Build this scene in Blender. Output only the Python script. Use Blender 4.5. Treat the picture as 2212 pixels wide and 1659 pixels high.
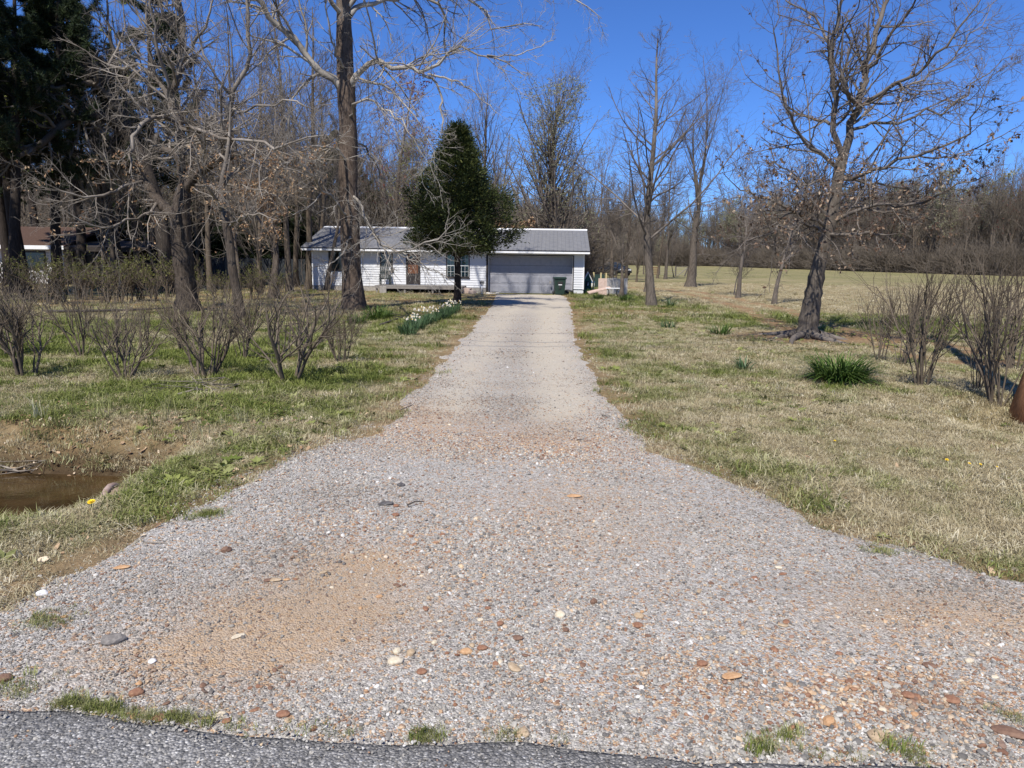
import bpy, bmesh, math, random
import numpy as np
from mathutils import Vector, Matrix, Euler

for o in list(bpy.data.objects):
    bpy.data.objects.remove(o, do_unlink=True)
scene = bpy.context.scene
COL = scene.collection
PI = math.pi

# ------------------------------------------------------------------ camera
F, CX, CY = 1620.0, 1106.0, 829.5          # working units: the photograph at 2212 x 1659
CAMH = 1.75
PITCH = math.atan((CY - 566.0) / F)
ROLL = 0.0145
CAM = np.array([0.0, 0.0, CAMH])
FWD = np.array([0, math.cos(PITCH), -math.sin(PITCH)])
R0 = np.array([1.0, 0, 0]); U0 = np.cross(R0, FWD)
RGT = math.cos(ROLL) * R0 + math.sin(ROLL) * U0
UPV = math.cos(ROLL) * U0 - math.sin(ROLL) * R0
cam_d = bpy.data.cameras.new("camera"); cam = bpy.data.objects.new("camera", cam_d); COL.objects.link(cam)
cam_d.sensor_fit = 'HORIZONTAL'; cam_d.sensor_width = 36.0; cam_d.lens = F / 2212 * 36
cam_d.clip_start = 0.05; cam_d.clip_end = 3000
mw = Matrix.Identity(4)
for i in range(3):
    mw[i][0] = RGT[i]; mw[i][1] = UPV[i]; mw[i][2] = -FWD[i]; mw[i][3] = CAM[i]
cam.matrix_world = mw
scene.camera = cam

# ------------------------------------------------------------------ sky, sun, exposure
SUN_EL, SUN_AZ = math.radians(52), math.radians(20)      # light travels away from the viewer, to the right
world = bpy.data.worlds.new("World"); scene.world = world; world.use_nodes = True
wn = world.node_tree.nodes; wl = world.node_tree.links; wn.clear()
wo = wn.new('ShaderNodeOutputWorld'); wb = wn.new('ShaderNodeBackground'); sk = wn.new('ShaderNodeTexSky')
sk.sky_type = 'NISHITA'; sk.sun_disc = False
sk.sun_elevation = SUN_EL; sk.sun_rotation = PI + SUN_AZ
sk.altitude = 0; sk.air_density = 0.8; sk.dust_density = 0.0; sk.ozone_density = 10.0
tin = wn.new('ShaderNodeMix'); tin.data_type = 'RGBA'; tin.blend_type = 'MULTIPLY'; tin.inputs[0].default_value = 1.0; tin.inputs[7].default_value = (1.38, 1.76, 2.36, 1)
wl.new(sk.outputs[0], tin.inputs[6])
wb.inputs['Strength'].default_value = 0.05
wl.new(tin.outputs[2], wb.inputs['Color']); wl.new(wb.outputs[0], wo.inputs['Surface'])
sun_d = bpy.data.lights.new("sun", 'SUN'); sun = bpy.data.objects.new("sun", sun_d); COL.objects.link(sun)
sun_d.energy = 5.0; sun_d.angle = math.radians(0.53); sun_d.color = (1.0, 0.955, 0.885)
ldir = Vector((math.sin(SUN_AZ) * math.cos(SUN_EL), math.cos(SUN_AZ) * math.cos(SUN_EL), -math.sin(SUN_EL)))
sun.rotation_euler = ldir.to_track_quat('-Z', 'Y').to_euler(); sun.location = (-20, -40, 60)
vs = scene.view_settings
vs.view_transform = 'Standard'; vs.look = 'None'; vs.gamma = 1.0; vs.exposure = 0.36; vs.use_curve_mapping = False
scene.cycles.max_bounces = 6
scene.cycles.transparent_max_bounces = 8

# ------------------------------------------------------------------ naming
def tag(o, label=None, cat=None, group=None, kind=None):
    if label: o['label'] = label
    if cat: o['category'] = cat
    if group: o['group'] = group
    if kind: o['kind'] = kind
    return o
def thing(name, label, cat, loc=(0, 0, 0), rz=0.0, group=None):
    o = bpy.data.objects.new(name, None); COL.objects.link(o)
    o.location = loc; o.rotation_euler = (0, 0, rz); o.empty_display_size = 0.2
    return tag(o, label, cat, group)
def link(name, me, m=None, parent=None, loc=None, rot=None, scl=None):
    o = bpy.data.objects.new(name, me); COL.objects.link(o)
    if m is not None and len(me.materials) == 0: me.materials.append(m)
    if parent is not None: o.parent = parent
    if loc is not None: o.location = loc
    if rot is not None: o.rotation_euler = rot
    if scl is not None: o.scale = scl
    return o
def children(o, pool=None):
    return [c for c in bpy.data.objects if c.parent == o]
def copy_tree(o, loc, rz, scl=1.0, label=None, group=None, kids=None):
    c = o.copy(); COL.objects.link(c); c.location = loc; c.rotation_euler = (0, 0, rz)
    c.scale = scl if hasattr(scl, '__len__') else (scl, scl, scl)
    if label: c['label'] = label
    if group: c['group'] = group
    for k in (kids if kids is not None else children(o)):
        d = k.copy(); COL.objects.link(d); d.parent = c
        for g in children(k):
            e = g.copy(); COL.objects.link(e); e.parent = d
    return c

# ------------------------------------------------------------------ numpy mesh helpers
def np_mesh(name, V, Q=None, T=None, attrs=None, smooth=True):
    me = bpy.data.meshes.new(name)
    V = np.ascontiguousarray(V, dtype=np.float32)
    me.vertices.add(len(V)); me.vertices.foreach_set('co', V.ravel())
    Q = np.zeros((0, 4), np.int32) if Q is None else np.asarray(Q, np.int32)
    T = np.zeros((0, 3), np.int32) if T is None else np.asarray(T, np.int32)
    li = np.concatenate([Q.ravel(), T.ravel()]); me.loops.add(len(li)); me.loops.foreach_set('vertex_index', li)
    st = np.concatenate([np.arange(len(Q)) * 4, len(Q) * 4 + np.arange(len(T)) * 3]).astype(np.int32)
    me.polygons.add(len(st)); me.polygons.foreach_set('loop_start', st)
    me.polygons.foreach_set('use_smooth', np.full(len(st), smooth, dtype=bool))
    if attrs:
        for k, a in attrs.items():
            at_ = me.attributes.new(k, 'FLOAT', 'POINT'); at_.data.foreach_set('value', np.asarray(a, np.float32).ravel())
    me.update(calc_edges=True)
    return me

class MB:
    """collects boxes, bars and tubes into one mesh"""
    def __init__(s): s.v = []; s.f = []
    def add(s, v, f):
        n = len(s.v); s.v += [tuple(p) for p in v]; s.f += [tuple(i + n for i in q) for q in f]; return s
    def box(s, x0, x1, y0, y1, z0, z1):
        return s.add([(x0, y0, z0), (x1, y0, z0), (x1, y1, z0), (x0, y1, z0), (x0, y0, z1), (x1, y0, z1), (x1, y1, z1), (x0, y1, z1)],
                     [(0, 3, 2, 1), (4, 5, 6, 7), (0, 1, 5, 4), (1, 2, 6, 5), (2, 3, 7, 6), (3, 0, 4, 7)])
    def prism(s, prof, axis, a, b):
        """extrude a 2D profile (list of pairs) along an axis: 'x' -> (a, p, q); 'y' -> (p, a, q); 'z' -> (p, q, a)"""
        n = len(prof); mk = {'x': lambda t, p: (t, p[0], p[1]), 'y': lambda t, p: (p[0], t, p[1]), 'z': lambda t, p: (p[0], p[1], t)}[axis]
        v = [mk(a, p) for p in prof] + [mk(b, p) for p in prof]
        f = [tuple(range(n))[::-1], tuple(range(n, 2 * n))] + [(i, (i + 1) % n, n + (i + 1) % n, n + i) for i in range(n)]
        return s.add(v, f)
    def tube(s, path, r, k=8, cap=True):
        path = [Vector(p) for p in path]; rs = r if hasattr(r, '__len__') else [r] * len(path)
        v = []; f = []
        for i, p in enumerate(path):
            t = (path[min(i + 1, len(path) - 1)] - path[max(i - 1, 0)]).normalized()
            a = Vector((0, 0, 1)) if abs(t.z) < 0.9 else Vector((1, 0, 0))
            u = t.cross(a).normalized(); w = t.cross(u)
            for j in range(k):
                g = 2 * PI * j / k; v.append(p + (u * math.cos(g) + w * math.sin(g)) * rs[i])
        for i in range(len(path) - 1):
            for j in range(k):
                f.append((i * k + j, i * k + (j + 1) % k, (i + 1) * k + (j + 1) % k, (i + 1) * k + j))
        if cap: f.append(tuple(range(k))); f.append(tuple(range((len(path) - 1) * k, len(path) * k))[::-1])
        return s.add(v, f)
    def mesh(s, name, smooth=False, bevel=0):
        me = bpy.data.meshes.new(name); me.from_pydata(s.v, [], s.f)
        bm = bmesh.new(); bm.from_mesh(me); bmesh.ops.recalc_face_normals(bm, faces=bm.faces)
        if bevel: bmesh.ops.bevel(bm, geom=list(bm.edges), offset=bevel, segments=2, affect='EDGES', profile=0.6, clamp_overlap=True)
        bm.to_mesh(me); bm.free()
        if smooth: me.polygons.foreach_set('use_smooth', [True] * len(me.polygons))
        me.update(); return me
    def build(s, name, m, parent=None, smooth=False, bevel=0, loc=None, rot=None):
        me = s.mesh(name, smooth, bevel); me.materials.append(m); return link(name, me, None, parent, loc, rot)

# ------------------------------------------------------------------ noise on the plane (numpy)
def _h(ix, iy, s):
    n = (ix.astype(np.int64) * 374761393 + iy.astype(np.int64) * 668265263 + s * 1442695041) & 0x7fffffff
    n = ((n ^ (n >> 13)) * 1274126177) & 0x7fffffff
    return ((n ^ (n >> 16)) & 0xffff) / 65535.0
def vnoise(x, y, s=0):
    x = np.asarray(x, float); y = np.asarray(y, float)
    ix = np.floor(x); iy = np.floor(y); fx = x - ix; fy = y - iy
    fx = fx * fx * (3 - 2 * fx); fy = fy * fy * (3 - 2 * fy)
    a = _h(ix, iy, s); b = _h(ix + 1, iy, s); c = _h(ix, iy + 1, s); d = _h(ix + 1, iy + 1, s)
    return (a * (1 - fx) + b * fx) * (1 - fy) + (c * (1 - fx) + d * fx) * fy
def fbm(x, y, s=0, o=4):
    t = 0; a = 0.5; n = 0
    for i in range(o):
        t = t + a * vnoise(np.asarray(x) * 2 ** i + 17.3 * i, np.asarray(y) * 2 ** i - 9.1 * i, s + i); n += a; a *= 0.5
    return t / n
def sst(a, b, x):
    t = np.clip((np.asarray(x, float) - a) / (b - a), 0, 1); return t * t * (3 - 2 * t)

# ------------------------------------------------------------------ the lie of the land
def ground(x, y):
    x = np.asarray(x, float); y = np.asarray(y, float)
    z = 0.05 * (fbm(x * 0.35, y * 0.35, 3, 3) - 0.5) * sst(2.0, 6, y)
    z = z + 0.0072 * np.maximum(y - 52, 0) * sst(40, 80, y) * (0.55 + 0.45 * sst(0, 30, x))
    # ditch along the road, left of the driveway, ending at the culvert mouth
    dy = y - (6.4 - 0.02 * (x + 4)); w = 0.25 * (vnoise(x * 1.3, y * 0.7, 5) - 0.5)
    prof = np.where(dy < 0, sst(1.85 + w, 0.5, -dy), sst(1.5 + w, 0.35, dy))
    z = z - 0.58 * prof * (1 - sst(-3.75, -2.85, x))
    # the same ditch on the right, shallow, round the pole
    dy2 = y - 8.9; p2 = sst(1.5, 0.25, np.abs(dy2))
    z = z - 0.34 * p2 * sst(4.9, 6.2, x)
    return z
def ray(px, py):
    return FWD + (px - CX) / F * RGT - (py - CY) / F * UPV
def at(px, py, zoff=0.0):
    """the point of the ground seen at this spot of the photograph"""
    d = ray(px, py); z = 0.0
    for i in range(40):
        t = (z + zoff - CAMH) / min(d[2], -1e-4); t = min(t, 900)
        p = CAM + d * t; z = 0.6 * z + 0.4 * float(ground(p[0], p[1]))
    return np.array([p[0], p[1], float(ground(p[0], p[1]))])
def pt(px, py, Y):
    d = ray(px, py); return CAM + d * (Y / d[1])

# edges of the driveway and of the road, measured on the ground
_L = [at(*q) for q in [(1062, 655), (1040, 680), (1002, 720), (955, 770), (902, 830), (846, 893), (800, 930), (690, 965), (560, 1012), (430, 1085), (330, 1138), (200, 1205), (90, 1255), (0, 1322)]]
_R = [at(*q) for q in [(1238, 655), (1243, 690), (1252, 740), (1284, 800), (1332, 870), (1368, 930), (1402, 975), (1500, 1010), (1600, 1052), (1750, 1112), (1900, 1165), (2100, 1220), (2212, 1255)]]
_L = [np.array([_L[0][0] - 0.1, 41.5, 0])] + _L + [_L[-1] + np.array([-1.2, -0.35, 0]), _L[-1] + np.array([-9, -0.9, 0])]
_R = [np.array([_R[0][0] + 0.1, 41.5, 0])] + _R + [_R[-1] + np.array([1.4, -0.35, 0]), _R[-1] + np.array([9, -0.9, 0])]
LY = np.array([p[1] for p in _L])[::-1]; LX = np.array([p[0] for p in _L])[::-1]
RY = np.array([p[1] for p in _R])[::-1]; RX = np.array([p[0] for p in _R])[::-1]
def xl(y): return np.interp(y, LY, LX)
def xr(y): return np.interp(y, RY, RX)
_E = [at(*q) for q in [(0, 1545), (150, 1556), (290, 1580), (420, 1592), (560, 1604), (760, 1618), (900, 1624), (1130, 1619), (1300, 1635), (1420, 1648), (1520, 1660)]]
EX = np.array([-40] + [p[0] for p in _E] + [40]); EY = np.array([_E[0][1] + 0.9] + [p[1] for p in _E] + [_E[-1][1] - 0.6])
def yroad(x): return np.interp(x, EX, EY) + 0.05 * (fbm(np.asarray(x) * 3, 0 * np.asarray(x), 8, 3) - 0.5)
def on_drive(x, y):
    """>0 inside the gravel, in metres from its edge"""
    x = np.asarray(x, float); y = np.asarray(y, float)
    w = 0.34 * (fbm(x * 1.6, y * 1.6, 21, 4) - 0.5)
    return np.minimum(x - xl(y), xr(y) - x) + w

WOOD = [(150, 62), (118, 92), (92, 122), (80, 150), (72, 185), (66, 225), (58, 262), (20, 250), (-30, 225), (-90, 190), (-150, 140)]
def dist_wood(x, y):
    """metres inside the far wood's edge (negative on the field)"""
    best = np.full(np.shape(x), 1e9); sg = np.full(np.shape(x), -1.0)
    for (x0, y0), (x1, y1) in zip(WOOD[:-1], WOOD[1:]):
        L = math.hypot(x1 - x0, y1 - y0); ux, uy = (x1 - x0) / L, (y1 - y0) / L
        t = np.clip((x - x0) * ux + (y - y0) * uy, 0, L); d = np.hypot(x - x0 - t * ux, y - y0 - t * uy); s = np.sign((x - x0) * uy - (y - y0) * ux)
        sg = np.where(d < best, s, sg); best = np.minimum(best, d)
    return sg * best

# what grows where: green (0 straw .. 1 fresh) and dirt (0 turf .. 1 bare soil)
_trk = [at(*q)[:2] for q in [(1380, 622), (1470, 628), (1560, 645), (1650, 668), (1725, 700), (1800, 722), (1900, 733), (1985, 748), (2080, 775)]]
def dist_line(x, y, P):
    best = np.full(np.shape(x), 1e9)
    for a, b in zip(P[:-1], P[1:]):
        d = b - a; t = np.clip(((x - a[0]) * d[0] + (y - a[1]) * d[1]) / (d @ d), 0, 1)
        best = np.minimum(best, np.hypot(x - a[0] - t * d[0], y - a[1] - t * d[1]))
    return best
_oak = at(1745, 728)
_sand = at(1300, 676); _sand2 = at(1395, 668)
def lawn(x, y):
    x = np.asarray(x, float); y = np.asarray(y, float)
    n = fbm(x * 0.6, y * 0.55, 31, 4); n2 = fbm(x * 2.6, y * 2.4, 37, 4); n3 = fbm(x * 0.16, y * 0.16, 41, 3)
    g = 0.5 + 1.3 * (n - 0.5) + 2.0 * (n2 - 0.5)
    left = x < xl(np.clip(y, 0, 41))
    hedge = sst(9.6, 11.4, y) * (1 - sst(14, 17, y))
    g = g + np.where(left, 0.06 + 0.34 * hedge * sst(0.40, 0.56, n), -0.12 + 0.6 * (n3 - 0.5))
    g = g + np.where(left, 0.05, 0.30) * sst(17, 24, y) * (1 - sst(44, 55, y))
    g = g + 0.16 * np.where(left, 1, 0) * (1 - sst(3, 5.5, y))
    # beyond the yard: straw-coloured field, then green winter crop
    bands = fbm(x * 0.035, y * 0.11, 55, 3)
    fld = sst(30, 37, y + 8 * (bands - 0.5) + 0.35 * x) * sst(5, 10, x)
    straw = sst(0, 1, (np.clip(82 + 26 * (bands - 0.5), 40, 140) - y) / 16)
    g = g * (1 - fld) + fld * (0.46 - 0.46 * straw + 0.8 * (n - 0.5))
    d = np.clip(1 - np.minimum(np.abs(dist_line(x, y, _trk) - 0.75), 3) / 0.62, 0, 1) * 1.7 * sst(0.30, 0.52, n2)
    d = np.maximum(d, sst(2.6, 0.5, np.hypot((x - _oak[0] - 0.6) * 0.6, y - _oak[1])) * (0.6 + n2))
    d = np.maximum(d, sst(3.0, 0.4, np.hypot((x - _sand[0]) * 0.7, (y - _sand[1]))) * sst(0.35, 0.55, n2) * 1.1)
    d = np.maximum(d, sst(2.6, 0.4, np.hypot((x - _sand2[0]) * 0.7, (y - _sand2[1]))) * sst(0.4, 0.6, n2))
    dyd = y - 6.6
    d = np.maximum(d, sst(1.75, 1.1, np.abs(dyd)) * (1 - sst(-3.4, -2.4, x)) * (0.45 + 1.1 * (n2 - 0.3)))
    d = np.maximum(d, np.where(left, 1, 0) * sst(19, 27, y) * (1 - sst(60, 70, y)) * sst(0.40, 0.58, n2) * 0.85)
    d = np.maximum(d, sst(0.8, -0.1, -on_drive(x, y)) * 0.7 * (y < 41))
    d = np.maximum(d, 0.7 * sst(0.60, 0.72, n2) * (y < 30))
    d = np.maximum(d, sst(-2, 6, dist_wood(x, y)))
    return np.clip(g, 0, 1), np.clip(d, 0, 1)

# ------------------------------------------------------------------ materials
def new_mat(name):
    m = bpy.data.materials.new(name); m.use_nodes = True; nt = m.node_tree
    return m, nt, nt.nodes, nt.links, nt.nodes['Principled BSDF']
def ramp(N, stops, interp='LINEAR'):
    r = N.new('ShaderNodeValToRGB'); r.color_ramp.interpolation = interp
    e = r.color_ramp.elements
    while len(e) > 1: e.remove(e[-1])
    e[0].position = stops[0][0]; e[0].color = (*stops[0][1], 1)
    for p, c in stops[1:]:
        q = e.new(p); q.color = (*c, 1)
    return r
def mixc(N, L, fac, a, b, mode='MIX'):
    n = N.new('ShaderNodeMix'); n.data_type = 'RGBA'; n.blend_type = mode
    for s, v in ((n.inputs[0], fac), (n.inputs[6], a), (n.inputs[7], b)):
        if hasattr(v, 'links') or isinstance(v, bpy.types.NodeSocket): L.new(v, s)
        elif isinstance(v, tuple): s.default_value = (*v, 1)
        else: s.default_value = v
    return n.outputs[2]
def math_(N, L, op, a, b=0.0, c=None):
    n = N.new('ShaderNodeMath'); n.operation = op
    for s, v in zip(n.inputs, (a, b, c)):
        if v is None: continue
        if isinstance(v, bpy.types.NodeSocket): L.new(v, s)
        else: s.default_value = v
    return n.outputs[0]
def noise(N, L, vec, scale, detail=4, rough=0.6, stretch=None):
    if stretch:
        mp = N.new('ShaderNodeMapping'); mp.inputs['Scale'].default_value = stretch; L.new(vec, mp.inputs[0]); vec = mp.outputs[0]
    n = N.new('ShaderNodeTexNoise'); n.inputs['Scale'].default_value = scale; n.inputs['Detail'].default_value = detail
    n.inputs['Roughness'].default_value = rough; L.new(vec, n.inputs['Vector']); return n.outputs['Fac']
def bump(N, L, h, B, strength=0.4, dist=0.02):
    b = N.new('ShaderNodeBump'); b.inputs['Strength'].default_value = strength; b.inputs['Distance'].default_value = dist
    L.new(h, b.inputs['Height']); L.new(b.outputs[0], B.inputs['Normal'])
def attr(N, name, typ='GEOMETRY'):
    a = N.new('ShaderNodeAttribute'); a.attribute_name = name; a.attribute_type = typ; return a.outputs['Fac']
def wpos(N): return N.new('ShaderNodeNewGeometry').outputs['Position']
def ocoord(N): return N.new('ShaderNodeTexCoord').outputs['Object']
def simple(name, c0, c1, scale=8, rough=0.8, bmp=0.0, stretch=None, coord='object', metal=0.0, spec=0.4, bdist=0.01, detail=5):
    m, nt, N, L, B = new_mat(name)
    v = ocoord(N) if coord == 'object' else wpos(N)
    f = noise(N, L, v, scale, detail, 0.65, stretch)
    r = ramp(N, [(0.32, c0), (0.7, c1)]); L.new(f, r.inputs[0]); L.new(r.outputs[0], B.inputs['Base Color'])
    B.inputs['Roughness'].default_value = rough; B.inputs['Metallic'].default_value = metal
    B.inputs['Specular IOR Level'].default_value = spec
    if bmp: bump(N, L, f, B, bmp, bdist)
    return m
# ------------------------------------------------------------------ ground materials
def ground_mat():
    m, nt, N, L, B = new_mat("lawn_soil")
    P = wpos(N); g = attr(N, 'green'); d = attr(N, 'dirt')
    n1 = noise(N, L, P, 60, 5, 0.7); n2 = noise(N, L, P, 9, 5, 0.65); n3 = noise(N, L, P, 1.3, 4, 0.6)
    straw = ramp(N, [(0.28, (0.17, 0.135, 0.075)), (0.5, (0.33, 0.27, 0.155)), (0.72, (0.47, 0.40, 0.25))]); L.new(n1, straw.inputs[0])
    fresh = ramp(N, [(0.3, (0.060, 0.076, 0.020)), (0.55, (0.118, 0.140, 0.038)), (0.75, (0.20, 0.205, 0.075))]); L.new(n1, fresh.inputs[0])
    soil = ramp(N, [(0.3, (0.14, 0.085, 0.046)), (0.52, (0.28, 0.175, 0.095)), (0.72, (0.46, 0.32, 0.19))]); L.new(n2, soil.inputs[0])
    gg = math_(N, L, 'ADD', g, math_(N, L, 'MULTIPLY', math_(N, L, 'SUBTRACT', n2, 0.5), 1.1)); gg = math_(N, L, 'MINIMUM', math_(N, L, 'MAXIMUM', gg, 0.0), 1.0)
    c = mixc(N, L, gg, straw.outputs[0], fresh.outputs[0])
    dd = math_(N, L, 'MULTIPLY', d, math_(N, L, 'ADD', 0.4, n2)); dd = math_(N, L, 'MINIMUM', dd, 1.0)
    c = mixc(N, L, dd, c, soil.outputs[0])
    v = ramp(N, [(0.35, (0.8, 0.8, 0.8)), (0.65, (1.12, 1.1, 1.06))]); L.new(n3, v.inputs[0])
    c = mixc(N, L, 1.0, c, v.outputs[0], 'MULTIPLY')
    wet = attr(N, 'wet'); wet = math_(N, L, 'MULTIPLY', wet, math_(N, L, 'ADD', 0.35, n2)); c = mixc(N, L, wet, c, (0.055, 0.036, 0.02)); L.new(c, B.inputs['Base Color'])
    B.inputs['Roughness'].default_value = 0.95; B.inputs['Specular IOR Level'].default_value = 0.1
    h = math_(N, L, 'ADD', n1, math_(N, L, 'MULTIPLY', n2, 1.5)); bump(N, L, h, B, 0.9, 0.03)
    return m
def gravel_mat():
    m, nt, N, L, B = new_mat("gravel_fines")
    P = wpos(N); rust = attr(N, 'rust'); dust = attr(N, 'dust'); dark = attr(N, 'dark')
    vo = N.new('ShaderNodeTexVoronoi'); vo.inputs['Scale'].default_value = 105; L.new(P, vo.inputs['Vector'])
    vo2 = N.new('ShaderNodeTexVoronoi'); vo2.inputs['Scale'].default_value = 48; L.new(P, vo2.inputs['Vector'])
    sep = N.new('ShaderNodeSeparateColor'); L.new(vo.outputs['Color'], sep.inputs[0])
    sep2 = N.new('ShaderNodeSeparateColor'); L.new(vo2.outputs['Color'], sep2.inputs[0])
    st = ramp(N, [(0.0, (0.13, 0.122, 0.11)), (0.22, (0.25, 0.235, 0.212)), (0.45, (0.35, 0.33, 0.30)), (0.7, (0.45, 0.425, 0.387)), (0.9, (0.55, 0.525, 0.485)), (1, (0.68, 0.66, 0.62))]); L.new(sep.outputs[0], st.inputs[0])
    st2 = ramp(N, [(0.0, (0.20, 0.18, 0.16)), (0.4, (0.33, 0.30, 0.27)), (0.8, (0.47, 0.435, 0.39)), (1, (0.62, 0.59, 0.55))]); L.new(sep2.outputs[0], st2.inputs[0])
    c = mixc(N, L, 0.4, st.outputs[0], st2.outputs[0])
    ru = ramp(N, [(0.0, (0.20, 0.09, 0.045)), (0.5, (0.42, 0.24, 0.12)), (1.0, (0.60, 0.43, 0.26))]); L.new(sep.outputs[1], ru.inputs[0])
    pick = math_(N, L, 'LESS_THAN', sep2.outputs[2], math_(N, L, 'ADD', 0.05, math_(N, L, 'MULTIPLY', rust, 0.6)))
    c = mixc(N, L, math_(N, L, 'MULTIPLY', pick, 0.75), c, ru.outputs[0])
    n2 = noise(N, L, P, 7, 5, 0.65); n3 = noise(N, L, P, 160, 3, 0.6)
    du = ramp(N, [(0.3, (0.33, 0.215, 0.12)), (0.7, (0.50, 0.36, 0.22))]); L.new(n3, du.inputs[0])
    sx = N.new('ShaderNodeSeparateXYZ'); L.new(P, sx.inputs[0]); mrr = N.new('ShaderNodeMapRange'); mrr.inputs['From Min'].default_value = 5.5; mrr.inputs['From Max'].default_value = 9.0; L.new(sx.outputs['Y'], mrr.inputs[0])
    du2 = ramp(N, [(0.3, (0.42, 0.36, 0.27)), (0.7, (0.60, 0.535, 0.42))]); L.new(n3, du2.inputs[0]); duc = mixc(N, L, mrr.outputs[0], du.outputs[0], du2.outputs[0])
    f = math_(N, L, 'MULTIPLY', dust, math_(N, L, 'ADD', 0.35, n2)); f = math_(N, L, 'MINIMUM', f, 0.74)
    c = mixc(N, L, f, c, duc)
    c = mixc(N, L, math_(N, L, 'MULTIPLY', dark, 0.4), c, (0.16, 0.145, 0.13))
    L.new(c, B.inputs['Base Color']); B.inputs['Roughness'].default_value = 0.92; B.inputs['Specular IOR Level'].default_value = 0.2
    h = math_(N, L, 'SUBTRACT', math_(N, L, 'MULTIPLY', n3, 0.3), vo.outputs['Distance'])
    bump(N, L, h, B, 0.75, 0.012)
    return m
def asphalt_mat():
    m, nt, N, L, B = new_mat("worn_asphalt")
    P = wpos(N)
    vo = N.new('ShaderNodeTexVoronoi'); vo.inputs['Scale'].default_value = 95; L.new(P, vo.inputs['Vector'])
    sep = N.new('ShaderNodeSeparateColor'); L.new(vo.outputs['Color'], sep.inputs[0])
    st = ramp(N, [(0.0, (0.11, 0.108, 0.105)), (0.3, (0.19, 0.186, 0.18)), (0.65, (0.27, 0.264, 0.255)), (0.88, (0.36, 0.35, 0.335)), (1, (0.55, 0.54, 0.52))]); L.new(sep.outputs[0], st.inputs[0])
    edge = ramp(N, [(0.3, (1, 1, 1)), (0.6, (0.6, 0.6, 0.6))]); L.new(vo.outputs['Distance'], edge.inputs[0])
    c = mixc(N, L, 0.8, st.outputs[0], edge.outputs[0], 'MULTIPLY')
    n2 = noise(N, L, P, 3.5, 5, 0.7); v = ramp(N, [(0.3, (0.85, 0.84, 0.83)), (0.7, (1.35, 1.33, 1.28))]); L.new(n2, v.inputs[0])
    c = mixc(N, L, 1.0, c, v.outputs[0], 'MULTIPLY')
    ed = math_(N, L, 'MULTIPLY', attr(N, 'broken'), math_(N, L, 'MULTIPLY', n2, 1.0)); c = mixc(N, L, math_(N, L, 'MINIMUM', ed, 0.92), c, (0.022, 0.021, 0.020))  # asphalt mixed darker towards its edge, uneven by noise
    L.new(c, B.inputs['Base Color']); B.inputs['Roughness'].default_value = 0.85
    n3 = noise(N, L, P, 220, 3, 0.6)
    bump(N, L, math_(N, L, 'SUBTRACT', math_(N, L, 'MULTIPLY', n3, 0.4), vo.outputs['Distance']), B, 0.8, 0.012)
    return m

# ------------------------------------------------------------------ ground sheet
def axis(segs):
    out = []
    for a, b, s0, s1 in segs:
        x = a
        while x < b - 1e-6:
            out.append(x); t = (x - a) / (b - a); x += s0 + (s1 - s0) * t
    return out
xs = axis([(0, 7, .13, .15), (7, 24, .18, .7), (24, 110, .8, 4), (110, 900, 6, 90)]) + [900]
xs = np.array([-v for v in xs[::-1][:-1]] + xs)
ys = np.array(axis([(-60, -2, 8, 1), (-2, 1.2, .5, .2), (1.2, 13, .10, .14), (13, 45, .15, .5), (45, 300, .5, 8), (300, 1500, 12, 120)]) + [1500])
GX, GY = np.meshgrid(xs, ys); gz = ground(GX, GY)
gz = gz + 0.022 * (fbm(GX * 4.2, GY * 4.2, 71, 3) - 0.5) * (np.abs(GX) < 24) * (GY < 30)
inside = on_drive(GX, GY); gz = gz - 0.05 * sst(0.25, 0.7, inside) * (GY < 41.4)
under_road = (GY < yroad(GX) + 0.05); gz = gz - 0.10 * under_road
gg_, dd_ = lawn(GX, GY)
nx_, ny_ = len(xs), len(ys)
idx = np.arange(nx_ * ny_).reshape(ny_, nx_)
Q = np.stack([idx[:-1, :-1], idx[:-1, 1:], idx[1:, 1:], idx[1:, :-1]], -1).reshape(-1, 4)
gme = np_mesh("ground", np.stack([GX, GY, gz], -1).reshape(-1, 3), Q, attrs={'green': gg_, 'dirt': dd_, 'wet': sst(-0.10, -0.36, gz) * (GY < 9) * (GX < -2.3)})
tag(link("ground", gme, ground_mat()), "grassy yard and fields of straw and fresh green around the driveway", "ground", kind='structure')

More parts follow.
